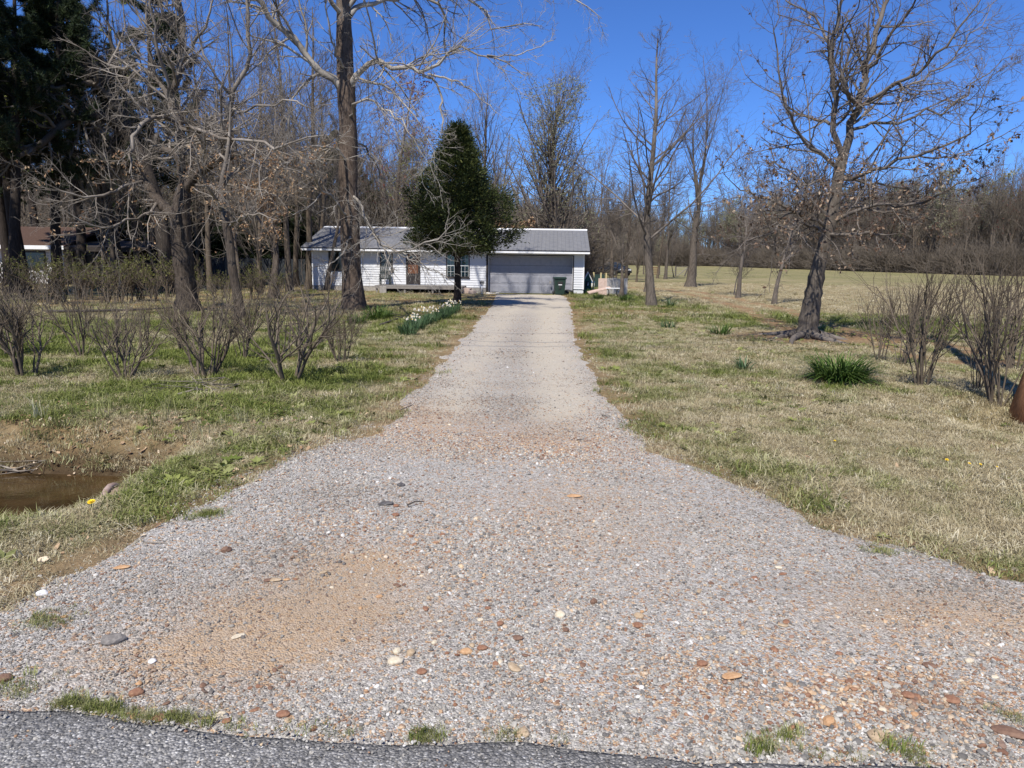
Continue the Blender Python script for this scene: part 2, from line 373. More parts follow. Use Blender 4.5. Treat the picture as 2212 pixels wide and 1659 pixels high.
# ------------------------------------------------------------------ gravel driveway sheet
def grid_mesh(name, X, Y, Z, attrs):
    r, c = X.shape; i = np.arange(r * c).reshape(r, c)
    q = np.stack([i[:-1, :-1], i[:-1, 1:], i[1:, 1:], i[1:, :-1]], -1).reshape(-1, 4)
    return np_mesh(name, np.stack([X, Y, Z], -1).reshape(-1, 3), q, attrs=attrs)
def drive_look(x, y):
    """rust: share of red stones, dust: fine tan dirt over the stones, dark: worn dark patches"""
    n = fbm(x * 0.8, y * 0.8, 91, 4); n2 = fbm(x * 2.6, y * 2.6, 95, 3)
    def blob(px, py, rx, ry):
        c = at(px, py); return np.exp(-(((x - c[0]) / rx) ** 2 + ((y - c[1]) / ry) ** 2))
    rust = 0.16 + 0.5 * blob(900, 905, 0.5, 1.1) + 0.45 * blob(1050, 950, 1.1, 0.7) + 0.4 * blob(1180, 960, .8, .7) + 0.5 * blob(1900, 1500, 0.9, 0.25) + .25 * blob(800, 1150, .6, .5)
    rust = rust * (0.3 + 1.6 * n)
    dust = 1.35 * blob(650, 1330, 0.50, 0.40) + 0.95 * blob(480, 1430, .38, .22) + .5 * blob(760, 1220, .4, .35) + 0.9 * blob(2080, 1340, 0.6, 0.32) + 0.35 * blob(1250, 1120, .6, 1.0) + .3 * blob(820, 1230, .4, .3)
    c = 0.5 * (xl(y) + xr(y)); hw = 0.5 * (xr(y) - xl(y)); s = (x - c) / np.maximum(hw, .5)
    far = sst(6.5, 9.5, y)
    track = np.exp(-((s - 0.45) / 0.3) ** 2) + 0.55 * np.exp(-((s + 0.5) / 0.28) ** 2)
    dust = dust + far * (0.22 + 0.95 * track * (0.4 + n)) + 0.25 * sst(24, 30, y)
    dark = far * np.exp(-((s + 0.02) / 0.3) ** 2) * (1 - sst(20, 30, y)) * 0.55 + 0.3 * blob(420, 1290, .7, .3) + 0.35 * blob(1720, 1270, .5, .2)
    return np.clip(rust, 0, 1), np.clip(dust * (0.55 + 0.9 * n2), 0, 1.2), np.clip(dark * (0.3 + 1.4 * n), 0, 1)
dys = np.array(axis([(1.6, 7, .05, .07), (7, 16, .08, .2), (16, 41.3, .22, .5)]) + [41.3])
ss = np.linspace(0, 1, 150)
lo = np.maximum(xl(dys) - 0.6, -9.0); hi = np.minimum(xr(dys) + 0.6, 9.0)
DX = lo[:, None] + (hi - lo)[:, None] * ss[None, :]; DY = np.repeat(dys[:, None], 150, 1)
def drive_z(x, y):
    e = on_drive(x, y)
    return ground(x, y) - 0.055 + 0.075 * sst(-0.35, 0.30, e) + 0.018 * (fbm(x * 3.1, y * 3.1, 101, 3) - 0.5) - 0.02 * np.exp(-((e - 0.9) / 0.4) ** 2) * sst(7, 10, y)
DZ = drive_z(DX, DY); DZ = np.where(DY < yroad(DX) - 0.05, DZ - 0.10, DZ)
a_, b_, c_ = drive_look(DX, DY)
dme = grid_mesh("driveway", DX, DY, DZ, {'rust': a_, 'dust': b_, 'dark': c_})
tag(link("driveway", dme, gravel_mat()), "pale gravel driveway flaring out to the road and running up to the garage", "driveway", kind='structure')

# ------------------------------------------------------------------ road edge
rxs = np.array(axis([(-60, -6, 6, .4), (-6, 6, .06, .06), (6, 60, .4, 6)]) + [60.0])
ts = np.array([-9, -5, -3, -1.6, -1.0, -.7, -.5, -.35, -.22, -.14, -.08, -.04, -.015, 0.0, 0.012])
RXg = np.repeat(rxs[None, :], len(ts), 0); ye = yroad(RXg)
RYg = ye + ts[:, None]
RZg = 0.034 + 0.007 * (fbm(RXg * 5, RYg * 5, 111, 3) - 0.5); RZg = np.where(ts[:, None] > -0.05, RZg - 0.012 * fbm(RXg * 9, RYg * 9, 113, 2), RZg); RZg[-1] = -0.12
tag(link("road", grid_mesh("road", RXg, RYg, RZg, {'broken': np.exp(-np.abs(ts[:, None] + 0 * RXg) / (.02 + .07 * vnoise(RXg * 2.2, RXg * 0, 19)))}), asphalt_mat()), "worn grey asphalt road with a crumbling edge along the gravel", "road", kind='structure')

# ------------------------------------------------------------------ ditch water
def water_mat():
    m, nt, N, L, B = new_mat("ditch_water")
    f = noise(N, L, wpos(N), 2.2, 4, 0.6); r = ramp(N, [(0.3, (0.022, 0.014, 0.006)), (0.7, (0.075, 0.045, 0.018))]); L.new(f, r.inputs[0]); L.new(r.outputs[0], B.inputs['Base Color'])
    B.inputs['Roughness'].default_value = 0.06; B.inputs['IOR'].default_value = 1.33
    bump(N, L, noise(N, L, wpos(N), 9, 3, 0.5), B, 0.12, 0.02); return m
wb_ = MB(); wb_.add([(-14, 5.2, -0.40), (-2.9, 5.2, -0.40), (-2.9, 7.9, -0.40), (-14, 7.9, -0.40)], [(0, 1, 2, 3)])
tag(wb_.build("water", water_mat()), "brown standing water in the roadside ditch", "water", kind='structure')

# ------------------------------------------------------------------ scattering (geometry nodes, one object each)
def scatter(name, P, eul, scl, kind_idx, meshes, attrs, label, cat):
    me = bpy.data.meshes.new(name); me.vertices.add(len(P)); me.vertices.foreach_set('co', np.asarray(P, np.float32).ravel())
    a = me.attributes.new('spin', 'FLOAT_VECTOR', 'POINT'); a.data.foreach_set('vector', np.asarray(eul, np.float32).ravel())
    a = me.attributes.new('size', 'FLOAT', 'POINT'); a.data.foreach_set('value', np.asarray(scl, np.float32))
    a = me.attributes.new('variety', 'INT', 'POINT'); a.data.foreach_set('value', np.asarray(kind_idx, np.int32))
    for k, v in attrs.items():
        a = me.attributes.new(k, 'FLOAT', 'POINT'); a.data.foreach_set('value', np.asarray(v, np.float32))
    kc = bpy.data.collections.new(name + "_kinds")
    for i, sm in enumerate(meshes):
        o = bpy.data.objects.new("%s_kind" % name, sm); kc.objects.link(o)
    ng = bpy.data.node_groups.new(name, 'GeometryNodeTree')
    ng.interface.new_socket('Geometry', in_out='INPUT', socket_type='NodeSocketGeometry')
    ng.interface.new_socket('Geometry', in_out='OUTPUT', socket_type='NodeSocketGeometry')
    N = ng.nodes; L = ng.links
    gi = N.new('NodeGroupInput'); go = N.new('NodeGroupOutput')
    ci = N.new('GeometryNodeCollectionInfo'); ci.inputs['Collection'].default_value = kc
    ci.inputs['Separate Children'].default_value = True; ci.inputs['Reset Children'].default_value = True
    ip = N.new('GeometryNodeInstanceOnPoints'); ip.inputs['Pick Instance'].default_value = True
    def na(nm, t):
        n = N.new('GeometryNodeInputNamedAttribute'); n.data_type = t; n.inputs['Name'].default_value = nm; return n.outputs['Attribute']
    er = N.new('FunctionNodeEulerToRotation'); L.new(na('spin', 'FLOAT_VECTOR'), er.inputs[0])
    L.new(gi.outputs[0], ip.inputs['Points']); L.new(ci.outputs[0], ip.inputs['Instance'])
    L.new(na('variety', 'INT'), ip.inputs['Instance Index']); L.new(er.outputs[0], ip.inputs['Rotation']); L.new(na('size', 'FLOAT'), ip.inputs['Scale'])
    L.new(ip.outputs[0], go.inputs[0])
    o = link(name, me); md = o.modifiers.new(name, 'NODES'); md.node_group = ng
    return tag(o, label, cat, kind='stuff')

rng = np.random.default_rng(7)
# --- pebbles
def pebble_mesh(name, seed, sub=1, flat=0.6, jag=0.22, smooth=False):
    bm = bmesh.new(); bmesh.ops.create_icosphere(bm, subdivisions=sub, radius=0.5)
    rr = random.Random(seed); ax = (rr.uniform(.8, 1.25), rr.uniform(.65, 1.0), flat * rr.uniform(.8, 1.2))
    for v in bm.verts:
        k = 1 + rr.uniform(-jag, jag); v.co = Vector((v.co.x * ax[0] * k, v.co.y * ax[1] * k, v.co.z * ax[2] * k))
    me = bpy.data.meshes.new(name); bm.to_mesh(me); bm.free()
    me.polygons.foreach_set('use_smooth', [smooth] * len(me.polygons)); return me
def pebble_mat():
    m, nt, N, L, B = new_mat("pebble_stone")
    oi = N.new('ShaderNodeObjectInfo'); tint = attr(N, 'tint', 'INSTANCER'); damp = attr(N, 'damp', 'INSTANCER')
    gr = ramp(N, [(0.0, (0.10, 0.094, 0.086)), (0.2, (0.19, 0.178, 0.162)), (0.45, (0.30, 0.282, 0.246)), (0.75, (0.39, 0.368, 0.322)), (0.94, (0.48, 0.455, 0.402)), (1.0, (0.64, 0.62, 0.58))]); L.new(oi.outputs['Random'], gr.inputs[0])
    ru = ramp(N, [(0.0, (0.17, 0.075, 0.04)), (0.35, (0.30, 0.155, 0.085)), (0.65, (0.42, 0.26, 0.14)), (1.0, (0.58, 0.44, 0.28))]); L.new(oi.outputs['Random'], ru.inputs[0])
    c = mixc(N, L, tint, gr.outputs[0], ru.outputs[0])
    f = noise(N, L, ocoord(N), 4, 3, 0.6); v = ramp(N, [(0.3, (0.82, 0.82, 0.82)), (0.7, (1.12, 1.11, 1.1))]); L.new(f, v.inputs[0])
    c = mixc(N, L, 1.0, c, v.outputs[0], 'MULTIPLY'); c = mixc(N, L, damp, c, (.12, .10, .08)); L.new(c, B.inputs['Base Color'])
    B.inputs['Roughness'].default_value = 0.75; B.inputs['Specular IOR Level'].default_value = 0.35; return m
PEB = pebble_mat(); peb = []
for i in range(8):
    me = pebble_mesh("pebble", i, 1 if i < 6 else 2, 0.62 if i < 6 else 0.5, 0.24 if i < 6 else 0.1, i >= 6); me.materials.append(PEB); peb.append(me)
def drive_points(n, y0, y1, p):
    """n points over the driveway between two distances, falling off as y**-p"""
    u = rng.random(n); a = 1 - p
    y = (y0 ** a + u * (y1 ** a - y0 ** a)) ** (1 / a) if abs(a) > 1e-3 else y0 * (y1 / y0) ** u
    lo_ = np.maximum(xl(y) - .5, -0.72 * y - 1.2); hi_ = np.minimum(xr(y) + .5, 0.72 * y + 1.2); x = lo_ + rng.random(n) * (hi_ - lo_)
    keep = rng.random(n) < (hi_ - lo_) / np.maximum((hi_ - lo_).max(), .1)
    return x[keep], y[keep]
PX = []; PS = []; PT = []
for n, y0, y1, p, s0, s1 in ((330000, 1.6, 6.5, 1.25, .0058, .0145), (150000, 6.5, 12, 1.3, .0075, .0145), (24000, 12, 26, 1.5, .011, .021)):
    x, y = drive_points(n, y0, y1, p); e = on_drive(x, y); ru_, du_, dk_ = drive_look(x, y)
    k = (rng.random(len(x)) < sst(-0.5, 0.35, e) * np.clip(0.30 + 1.1 * (fbm(x * 1.3, y * 1.3, 133, 4) - .22) - np.where(y > 7, .85, .42) * du_, np.where(y > 7, .08, .22), 1)) & (y > yroad(x) + 0.01); x, y, ru_, dk_, du_ = x[k], y[k], ru_[k], dk_[k], du_[k]
    sz = s0 + (s1 - s0) * rng.random(len(x)) ** 2.2
    sz = sz * (1 + 0.9 * (rng.random(len(x)) < 0.05 + 0.25 * ru_)) * (1 + .35 * sst(.45, .7, fbm(x * .9, y * .9, 131, 3)))
    PX.append(np.stack([x, y, np.maximum(drive_z(x, y), ground(x, y) - .004) + sz * 0.12], -1)); PS.append(sz); PT.append((rng.random(len(x)) < 0.06 + 0.62 * ru_ + .30 * du_).astype(float) * (0.55 + 0.45 * rng.random(len(x))))
PX = np.concatenate(PX); PS = np.concatenate(PS); PT = np.concatenate(PT)
PD = np.clip(.44 * sst(.46, .72, fbm(PX[:, 0] * .75, PX[:, 1] * .75, 151, 4)) + .25 * (fbm(PX[:, 0] * 3, PX[:, 1] * 3, 155, 3) - .4) + .25 * drive_look(PX[:, 0], PX[:, 1])[2], 0, .7)
eul = np.stack([rng.normal(0, .35, len(PX)), rng.normal(0, .35, len(PX)), rng.random(len(PX)) * 2 * PI], -1)
scatter("gravel", PX, eul, PS, rng.integers(0, 8, len(PX)), peb, {'tint': PT, 'damp': PD}, "loose crushed stone and pebbles covering the driveway", "gravel")
# loose aggregate on the asphalt edge
x = rng.uniform(-3, 3, 5200); y = yroad(x) - rng.random(5200) ** 1.5 * 1.1 + .02
sz = .006 + .011 * rng.random(len(x)) ** 2
scatter("road_grit", np.stack([x, y, 0.034 + sz * .1], -1), np.stack([rng.normal(0, .3, len(x)), rng.normal(0, .3, len(x)), rng.random(len(x)) * 6.28], -1), sz, rng.integers(0, 6, len(x)), peb, {'tint': (rng.random(len(x)) < .08) * 1.0, 'damp': 0 * x + .15}, "fine loose grit scattered over the asphalt edge", "grit")

# --- grass
def blade_mesh(name, seed, nb, h0, h1, w, spread, lean, segs=2):
    r = np.random.default_rng(seed); V = []; T = []; Hh = []
    for i in range(nb):
        a = r.random() * 2 * PI; rad = spread * math.sqrt(r.random()); bx, by = rad * math.cos(a), rad * math.sin(a)
        d = r.random() * 2 * PI; h = r.uniform(h0, h1); ln = h * lean * r.uniform(.3, 1.5); ww = w * r.uniform(.7, 1.3)
        px, py = -math.sin(d), math.cos(d); dx, dy = math.cos(d), math.sin(d); n = len(V)
        mid = (bx + dx * ln * .35, by + dy * ln * .35, h * .6); tip = (bx + dx * ln, by + dy * ln, h * (1 - .25 * lean * r.random()))
        V += [(bx - px * ww, by - py * ww, -.01), (bx + px * ww, by + py * ww, -.01), (mid[0] - px * ww * .75, mid[1] - py * ww * .75, mid[2]), (mid[0] + px * ww * .75, mid[1] + py * ww * .75, mid[2]), tip]
        T += [(n, n + 1, n + 3), (n, n + 3, n + 2), (n + 2, n + 3, n + 4)]; Hh += [0, 0, .6, .6, 1]
    return np_mesh(name, np.array(V), None, np.array(T), {'height': Hh}, smooth=False)
def grass_mat():
    m, nt, N, L, B = new_mat("grass_blades")
    g = attr(N, 'green', 'INSTANCER'); oi = N.new('ShaderNodeObjectInfo')
    dry = ramp(N, [(0.0, (0.24, 0.19, 0.105)), (0.4, (0.42, 0.35, 0.21)), (0.8, (0.55, 0.48, 0.31)), (1.0, (0.66, 0.60, 0.44))]); L.new(oi.outputs['Random'], dry.inputs[0])
    gre = ramp(N, [(0.0, (0.080, 0.104, 0.020)), (0.5, (0.155, 0.190, 0.038)), (1.0, (0.28, 0.30, 0.085))]); L.new(oi.outputs['Random'], gre.inputs[0])
    c = mixc(N, L, g, dry.outputs[0], gre.outputs[0]); L.new(c, B.inputs['Base Color'])
    B.inputs['Roughness'].default_value = 0.65; B.inputs['Specular IOR Level'].default_value = 0.25
    tr = N.new('ShaderNodeBsdfTranslucent'); L.new(c, tr.inputs['Color']); mx = N.new('ShaderNodeMixShader'); mx.inputs[0].default_value = 0.25
    out = [n for n in N if n.type == 'OUTPUT_MATERIAL'][0]
    L.new(B.outputs[0], mx.inputs[1]); L.new(tr.outputs[0], mx.inputs[2]); L.new(mx.outputs[0], out.inputs['Surface']); return m
GM = grass_mat(); tufts = []
for i in range(6):
    me = blade_mesh("grass_tuft", 50 + i, 30, .012, .034 + .006 * (i % 3), .0024, .095, 1.5 + .4 * (i % 2)); me.materials.append(GM); tufts.append(me)
for i in range(3):
    me = blade_mesh("grass_tuft", 70 + i, 22, .035, .085, .0034, .06, .9); me.materials.append(GM); tufts.append(me)
def lawn_points(n, y0, y1, p):
    u = rng.random(n); a = 1 - p; y = (y0 ** a + u * (y1 ** a - y0 ** a)) ** (1 / a)
    x = (rng.random(n) * 2 - 1) * (0.74 * y + 1.0); return x, y
GP = []; GS = []; GK = []; GG = []
for n, y0, y1, p, s0, s1 in ((52000, 2.0, 9, .35, .85, 1.35), (60000, 9, 24, .8, 1.0, 1.7), (26000, 24, 70, 1.01, 1.7, 3.0)):
    x, y = lawn_points(n, y0, y1, p); g, d = lawn(x, y); e = on_drive(x, y)
    k = (e < 0.22 - 0.75 * rng.random(n) ** 1.5) & (rng.random(n) > np.where(y > 9, 1.25, .86) * d) & (y > yroad(x) + .02)
    k &= ~((ground(x, y) < -0.36)) & (np.hypot(x - 3.4, y - 45) > 0)
    x, y, g, d = x[k], y[k], g[k], d[k]
    hz = np.where(x < 0, 1, 0) * sst(9.4, 11, y) * (1 - sst(13.5, 15.5, y)) * sst(.45, .8, g)
    tall = rng.random(len(x)) < (.015 + .16 * sst(.6, .95, g) * (y < 24) * (y > 8.3) + .42 * hz)
    GP.append(np.stack([x, y, ground(x, y) - .004], -1)); GS.append((s0 + (s1 - s0) * rng.random(len(x))) * (.62 + .85 * fbm(x * 1.7, y * 1.7, 61, 3)) * (.8 + .35 * g) * np.where(tall & (y < 13), .8, 1))
    GK.append(np.where(tall, rng.integers(6, 9, len(x)), rng.integers(0, 6, len(x))))
    gn = np.clip((g - .5) * 1.5 + .45 + rng.normal(0, .28, len(x)), 0, 1); GG.append(np.where(tall, np.clip(gn + .35, 0, 1), gn))
GP = np.concatenate(GP); GS = np.concatenate(GS); GK = np.concatenate(GK); GG = np.concatenate(GG)
scatter("grass", GP, np.stack([rng.normal(0, .12, len(GP)), rng.normal(0, .12, len(GP)), rng.random(len(GP)) * 6.28], -1), GS, GK, tufts, {'green': GG}, "short patchy lawn grass, half straw and half fresh green", "grass")
# --- taller reeds at the near side of the ditch and moss along the broken road edge
reed = []
for i in range(3):
    me = blade_mesh("reed_tuft", 90 + i, 16, .16, .34, .0035, .08, .55); me.materials.append(GM); reed.append(me)
x = np.concatenate([rng.uniform(-6, -4.2, 30), rng.uniform(-7, -2.8, 60)]); y = np.concatenate([5.5 + rng.normal(0, .2, 30), rng.uniform(7.3, 8.8, 60)]); z = ground(x, y)
scatter("reeds", np.stack([x, y, z], -1), np.stack([0 * x, 0 * x, rng.random(len(x)) * 6.28], -1), .45 + .5 * rng.random(len(x)), rng.integers(0, 3, len(x)), reed, {'green': np.clip(.62 + .25 * rng.normal(size=len(x)), 0, 1)}, "thin reedy grass standing at the near edge of the ditch water", "reeds")
mx_ = []; my_ = []
for (x0, x1, n) in ((-1.75, -1.2, 110), (-1.2, -.55, 16), (-.34, -.24, 20), (-.05, .3, 6), (.95, 1.35, 6)):
    xx = rng.uniform(x0, x1, n); mx_.append(xx); my_.append(yroad(xx) + .03 + np.abs(rng.normal(0, .022, n)))
for (qx, qy, n, r) in ((450, 1120, 50, .05), (100, 1350, 34, .05), (1640, 1620, 16, .03), (1700, 1600, 14, .03), (1960, 1640, 22, .035), (2180, 1560, 10, .03), (1900, 1195, 20, .06), (2140, 1220, 20, .06), (30, 1500, 20, .05)):
    c = at(qx, qy); mx_.append(c[0] + rng.normal(0, r, n)); my_.append(c[1] + rng.normal(0, r, n))
x = np.concatenate(mx_); y = np.concatenate(my_)
scatter("edge_weeds", np.stack([x, y, drive_z(x, y) + .01], -1), np.stack([0 * x, 0 * x, rng.random(len(x)) * 6.28], -1), .24 + .3 * rng.random(len(x)), rng.integers(0, 8, len(x)), tufts, {'green': np.clip(.8 + .2 * rng.normal(size=len(x)), 0, 1)}, "mossy green weeds growing along the broken asphalt edge and in the gravel", "weeds")
# --- broadleaf weeds in the turf
def rosette(name, seed):
    r = np.random.default_rng(seed); V = []; T = []
    for i in range(11):
        a = r.random() * 6.28; L = r.uniform(.3, .55); w = L * r.uniform(.16, .24); up = r.uniform(.1, .55); dx, dy = math.cos(a), math.sin(a); n = len(V)
        V += [(0, 0, 0), (dx * L * .5 - dy * w, dy * L * .5 + dx * w, up * L * .6), (dx * L, dy * L, up * L * .7), (dx * L * .5 + dy * w, dy * L * .5 - dx * w, up * L * .6), (dx * L * .5, dy * L * .5, up * L * .5)]
        T += [(n, n + 3, n + 4), (n, n + 4, n + 1), (n + 1, n + 4, n + 2), (n + 4, n + 3, n + 2)]
    me = np_mesh(name, np.array(V), None, np.array(T), smooth=False); me.materials.append(GM); return me
ros = [rosette("weed_rosette", i) for i in range(4)]
x, y = lawn_points(16000, 3, 26, .45); e = on_drive(x, y); cl_ = fbm(x * .9, y * .9, 141, 4); gq, dq = lawn(x, y)
k = (e < -.1) & (rng.random(len(x)) < sst(.47, .64, cl_) * (.25 + .9 * gq) * np.where((x < 0) & (y > 9) & (y < 15), 1.6, .7)) & (ground(x, y) > -.3); x, y = x[k], y[k]
scatter("broadleaf_weeds", np.stack([x, y, ground(x, y) + .006], -1), np.stack([rng.normal(0, .2, len(x)), rng.normal(0, .2, len(x)), rng.random(len(x)) * 6.28], -1), .10 + .13 * rng.random(len(x)) ** 1.5, rng.integers(0, 4, len(x)), ros, {'green': np.clip(.92 + .12 * rng.normal(size=len(x)), .55, 1)}, "low broadleaf weeds spreading in patches through the lawn", "weeds")
# --- fallen leaves
def leaf_mesh(name, seed):
    r = random.Random(seed); V = [(-.5, 0, .06), (-.15, .26, .02), (.3, .2, .05), (.55, 0, .1), (.28, -.22, .03), (-.18, -.25, .04)]
    V = [(a + r.uniform(-.05, .05), b + r.uniform(-.05, .05), c + r.uniform(0, .16)) for a, b, c in V]
    return np_mesh(name, np.array(V), None, np.array([(0, 1, 5), (1, 2, 4), (1, 4, 5), (2, 3, 4)]), smooth=False)
def dead_leaf_mat():
    m, nt, N, L, B = new_mat("dead_leaf")
    oi = N.new('ShaderNodeObjectInfo'); r = ramp(N, [(0, (.12, .065, .03)), (.4, (.26, .16, .085)), (.8, (.42, .30, .18)), (1, (.6, .5, .36))]); L.new(oi.outputs['Random'], r.inputs[0]); L.new(r.outputs[0], B.inputs['Base Color'])
    B.inputs['Roughness'].default_value = .8; return m
DLM = dead_leaf_mat(); lfs = []
for i in range(4):
    me = leaf_mesh("dead_leaf", i); me.materials.append(DLM); lfs.append(me)
n = 12000; x, y = lawn_points(n, 4, 45, .3); x[:1500] = rng.uniform(-7.5, -2.6, 1500); y[:1500] = rng.uniform(6.9, 9.2, 1500); e = on_drive(x, y)
k = (rng.random(n) < np.where(x < 0, .25 + .75 * (y < 9) + .75 * sst(24, 32, y), .16 + .5 * np.exp(-((x - _oak[0]) ** 2 + (y - _oak[1]) ** 2) / 14))) & (e < .2 + .4 * rng.random(n) ** 3); x, y = x[k], y[k]
scatter("leaf_litter", np.stack([x, y, ground(x, y) + .012], -1), np.stack([rng.normal(0, .5, len(x)), rng.normal(0, .5, len(x)), rng.random(len(x)) * 6.28], -1), .022 + .048 * rng.random(len(x)) ** 1.6, rng.integers(0, 4, len(x)), lfs, {}, "dry brown leaves fallen over the lawn", "leaf litter")
# ------------------------------------------------------------------ the house
YAW = math.radians(2.8)
HB = at(1150, 634.5)                                     # foot of the garage door
UAX = np.array([math.cos(YAW), -math.sin(YAW), 0]); VAX = np.array([math.sin(YAW), math.cos(YAW), 0])
def face(px, py, v=0.0):
    """(u, z) of a photograph spot on the facade plane pushed back by v metres"""
    d = ray(px, py); o = HB + VAX * v - CAM; t = (o @ VAX) / (d @ VAX); p = CAM + d * t
    return (p - HB) @ UAX, p[2]
U0h = face(674, 580)[0]
HORG = HB + UAX * U0h; HORG[2] = HB[2]
def fu(px, py=590, v=0.0): return face(px, py, v)[0] - U0h
def fz(px, py, v=0.0): return face(px, py, v)[1] - HB[2]
white = simple("white_vinyl_siding", (0.54, 0.55, 0.56), (0.64, 0.64, 0.64), 3, 0.55, 0.05, (0.3, 1, 1))
trimw = simple("white_trim_paint", (0.70, 0.70, 0.69), (0.80, 0.80, 0.79), 6, 0.5)
darkfr = simple("dark_brown_frame", (0.018, 0.014, 0.012), (0.035, 0.028, 0.024), 10, 0.55)
doorm = simple("brown_door_paint", (0.10, 0.040, 0.018), (0.17, 0.070, 0.032), 6, 0.5, 0.1, (6, 6, 1))
gardm = simple("garage_door_paint", (0.24, 0.24, 0.265), (0.30, 0.30, 0.325), 5, 0.5)
roofm = simple("grey_metal_roofing", (0.135, 0.135, 0.138), (0.22, 0.216, 0.212), 2.2, 0.5, 0.05, (1, 4, 1), metal=0.0, spec=0.5)
conc = simple("weathered_concrete", (0.24, 0.22, 0.19), (0.40, 0.37, 0.33), 7, 0.9, 0.3)
wood_g = simple("grey_weathered_wood", (0.13, 0.115, 0.10), (0.30, 0.275, 0.245), 9, 0.85, 0.3, (1, 12, 12))
blindm = simple("pale_curtain", (0.42, 0.47, 0.44), (0.56, 0.60, 0.57), 14, 0.8, 0, (1, 1, 1))
def glass_mat(name, col, a=0.0):
    m, nt, N, L, B = new_mat(name); B.inputs['Base Color'].default_value = (*col, 1); B.inputs['Roughness'].default_value = 0.05
    B.inputs['Specular IOR Level'].default_value = 0.6
    return m
glassd = glass_mat("dark_window_glass", (0.02, 0.026, 0.028))
m_, nt_, N_, L_, B_ = new_mat("clear_window_glass"); tb = N_.new('ShaderNodeBsdfTransparent'); tb.inputs[0].default_value = (.72, .8, .78, 1); gb = N_.new('ShaderNodeBsdfGlossy'); gb.inputs['Roughness'].default_value = .04
fr_ = N_.new('ShaderNodeFresnel'); ms_ = N_.new('ShaderNodeMixShader'); L_.new(fr_.outputs[0], ms_.inputs[0]); L_.new(tb.outputs[0], ms_.inputs[1]); L_.new(gb.outputs[0], ms_.inputs[2]); L_.new(ms_.outputs[0], [n for n in N_ if n.type == 'OUTPUT_MATERIAL'][0].inputs['Surface'])
glassc = m_

house = thing("white_house", "long white sided house with grey metal roof and garage at the driveway's end", "house", tuple(HORG), -YAW)
UW = fu(1262, 590); ZE = 0.5 * (fz(651, 534, -.55) + fz(1271, 540.2, -.55)); DEP = 7.7
ZW = ZE - 0.06; ZS = 0.30                                # wall top, foot of the siding
g0, g1 = fu(1054.8), fu(1237.1); gz1 = fz(1150, 553)
OV = 0.55
wall = MB()
wall.box(0.02, g0, 0.03, 0.18, 0.0, ZW).box(g1, UW - .02, 0.03, 0.18, 0.0, ZW).box(g0, g1, 0.03, 0.18, gz1, ZW)
wall.box(0.02, 0.18, 0.18, DEP, 0, ZW).box(UW - .18, UW - .02, 0.18, DEP, 0, ZW).box(0.18, UW - .18, DEP - .16, DEP, 0, ZW)
ZR = fz(1262, 496.6, DEP / 2); SL = (ZR - ZE) / (DEP / 2 + OV)
for xa in (0.02, UW - .18):
    wall.prism([(0.0, ZW), (DEP, ZW), (DEP / 2, ZR - .12)], 'x', xa, xa + .16)
wallo = wall.build("wall", white, house)
link_f = MB().box(-.0, g0 - .02, -.005, .03, 0, ZS - .03).box(g1 + .02, UW, -.005, .03, 0, ZS - .22).mesh("foundation"); link_f.materials.append(conc)
link("foundation", link_f, None, house)
# openings (u0, u1, z0, z1)
OPEN = []
def rect(x0, x1, y0, y1): return (fu(x0), fu(x1), fz(.5 * (x0 + x1), y1), fz(.5 * (x0 + x1), y0))
W1 = rect(710.8, 745.5, 542.6, 583.2); W2 = rect(820.9, 848.8, 546.3, 586.6); DR = rect(877.3, 908.0, 545.5, 614.5); W3 = rect(963.8, 1014.4, 548.1, 599.6)
GA = (g0, g1, -.1, gz1)
board = MB().prism([(0.0, 0.0), (-.030, 0.0), (-.006, .122), (0.0, .122)], 'x', 0, 1).mesh("siding_board"); board.materials.append(white)
PIT = 0.134; n = int((ZW - .08 - ZS) / PIT)
for i in range(n + 1):
    z = ZS + i * PIT; cuts = [(a, b) for a, b, c, d in (W1, W2, DR, W3, GA) if c - .02 < z + .06 < d + .03]
    x = 0.06
    for a, b in sorted(cuts) + [(UW - .06, UW)]:
        if a - x > .05: link("siding_board", board, None, wallo, (x, 0.012, z), None, (a - x, 1, PIT / .122 * min(1, (ZW - .02 - z) / PIT)))
        x = max(x, b)
for xa in (0.0, UW - .07): MB().box(xa, xa + .07, -.022, .1, ZS - .02, ZW - .01).build("corner_trim", trimw, house, bevel=.004)
ft = MB().box(g0 - .12, g0 - .003, -.04, .03, .02, gz1 + .003); ft.box(g1 + .003, g1 + .06, -.035, .03, .02, gz1 + .003); ft.box(g0 - .12, g1 + .06, -.032, .03, gz1 + .005, gz1 + .07)
ft.build("garage_trim", darkfr, house)
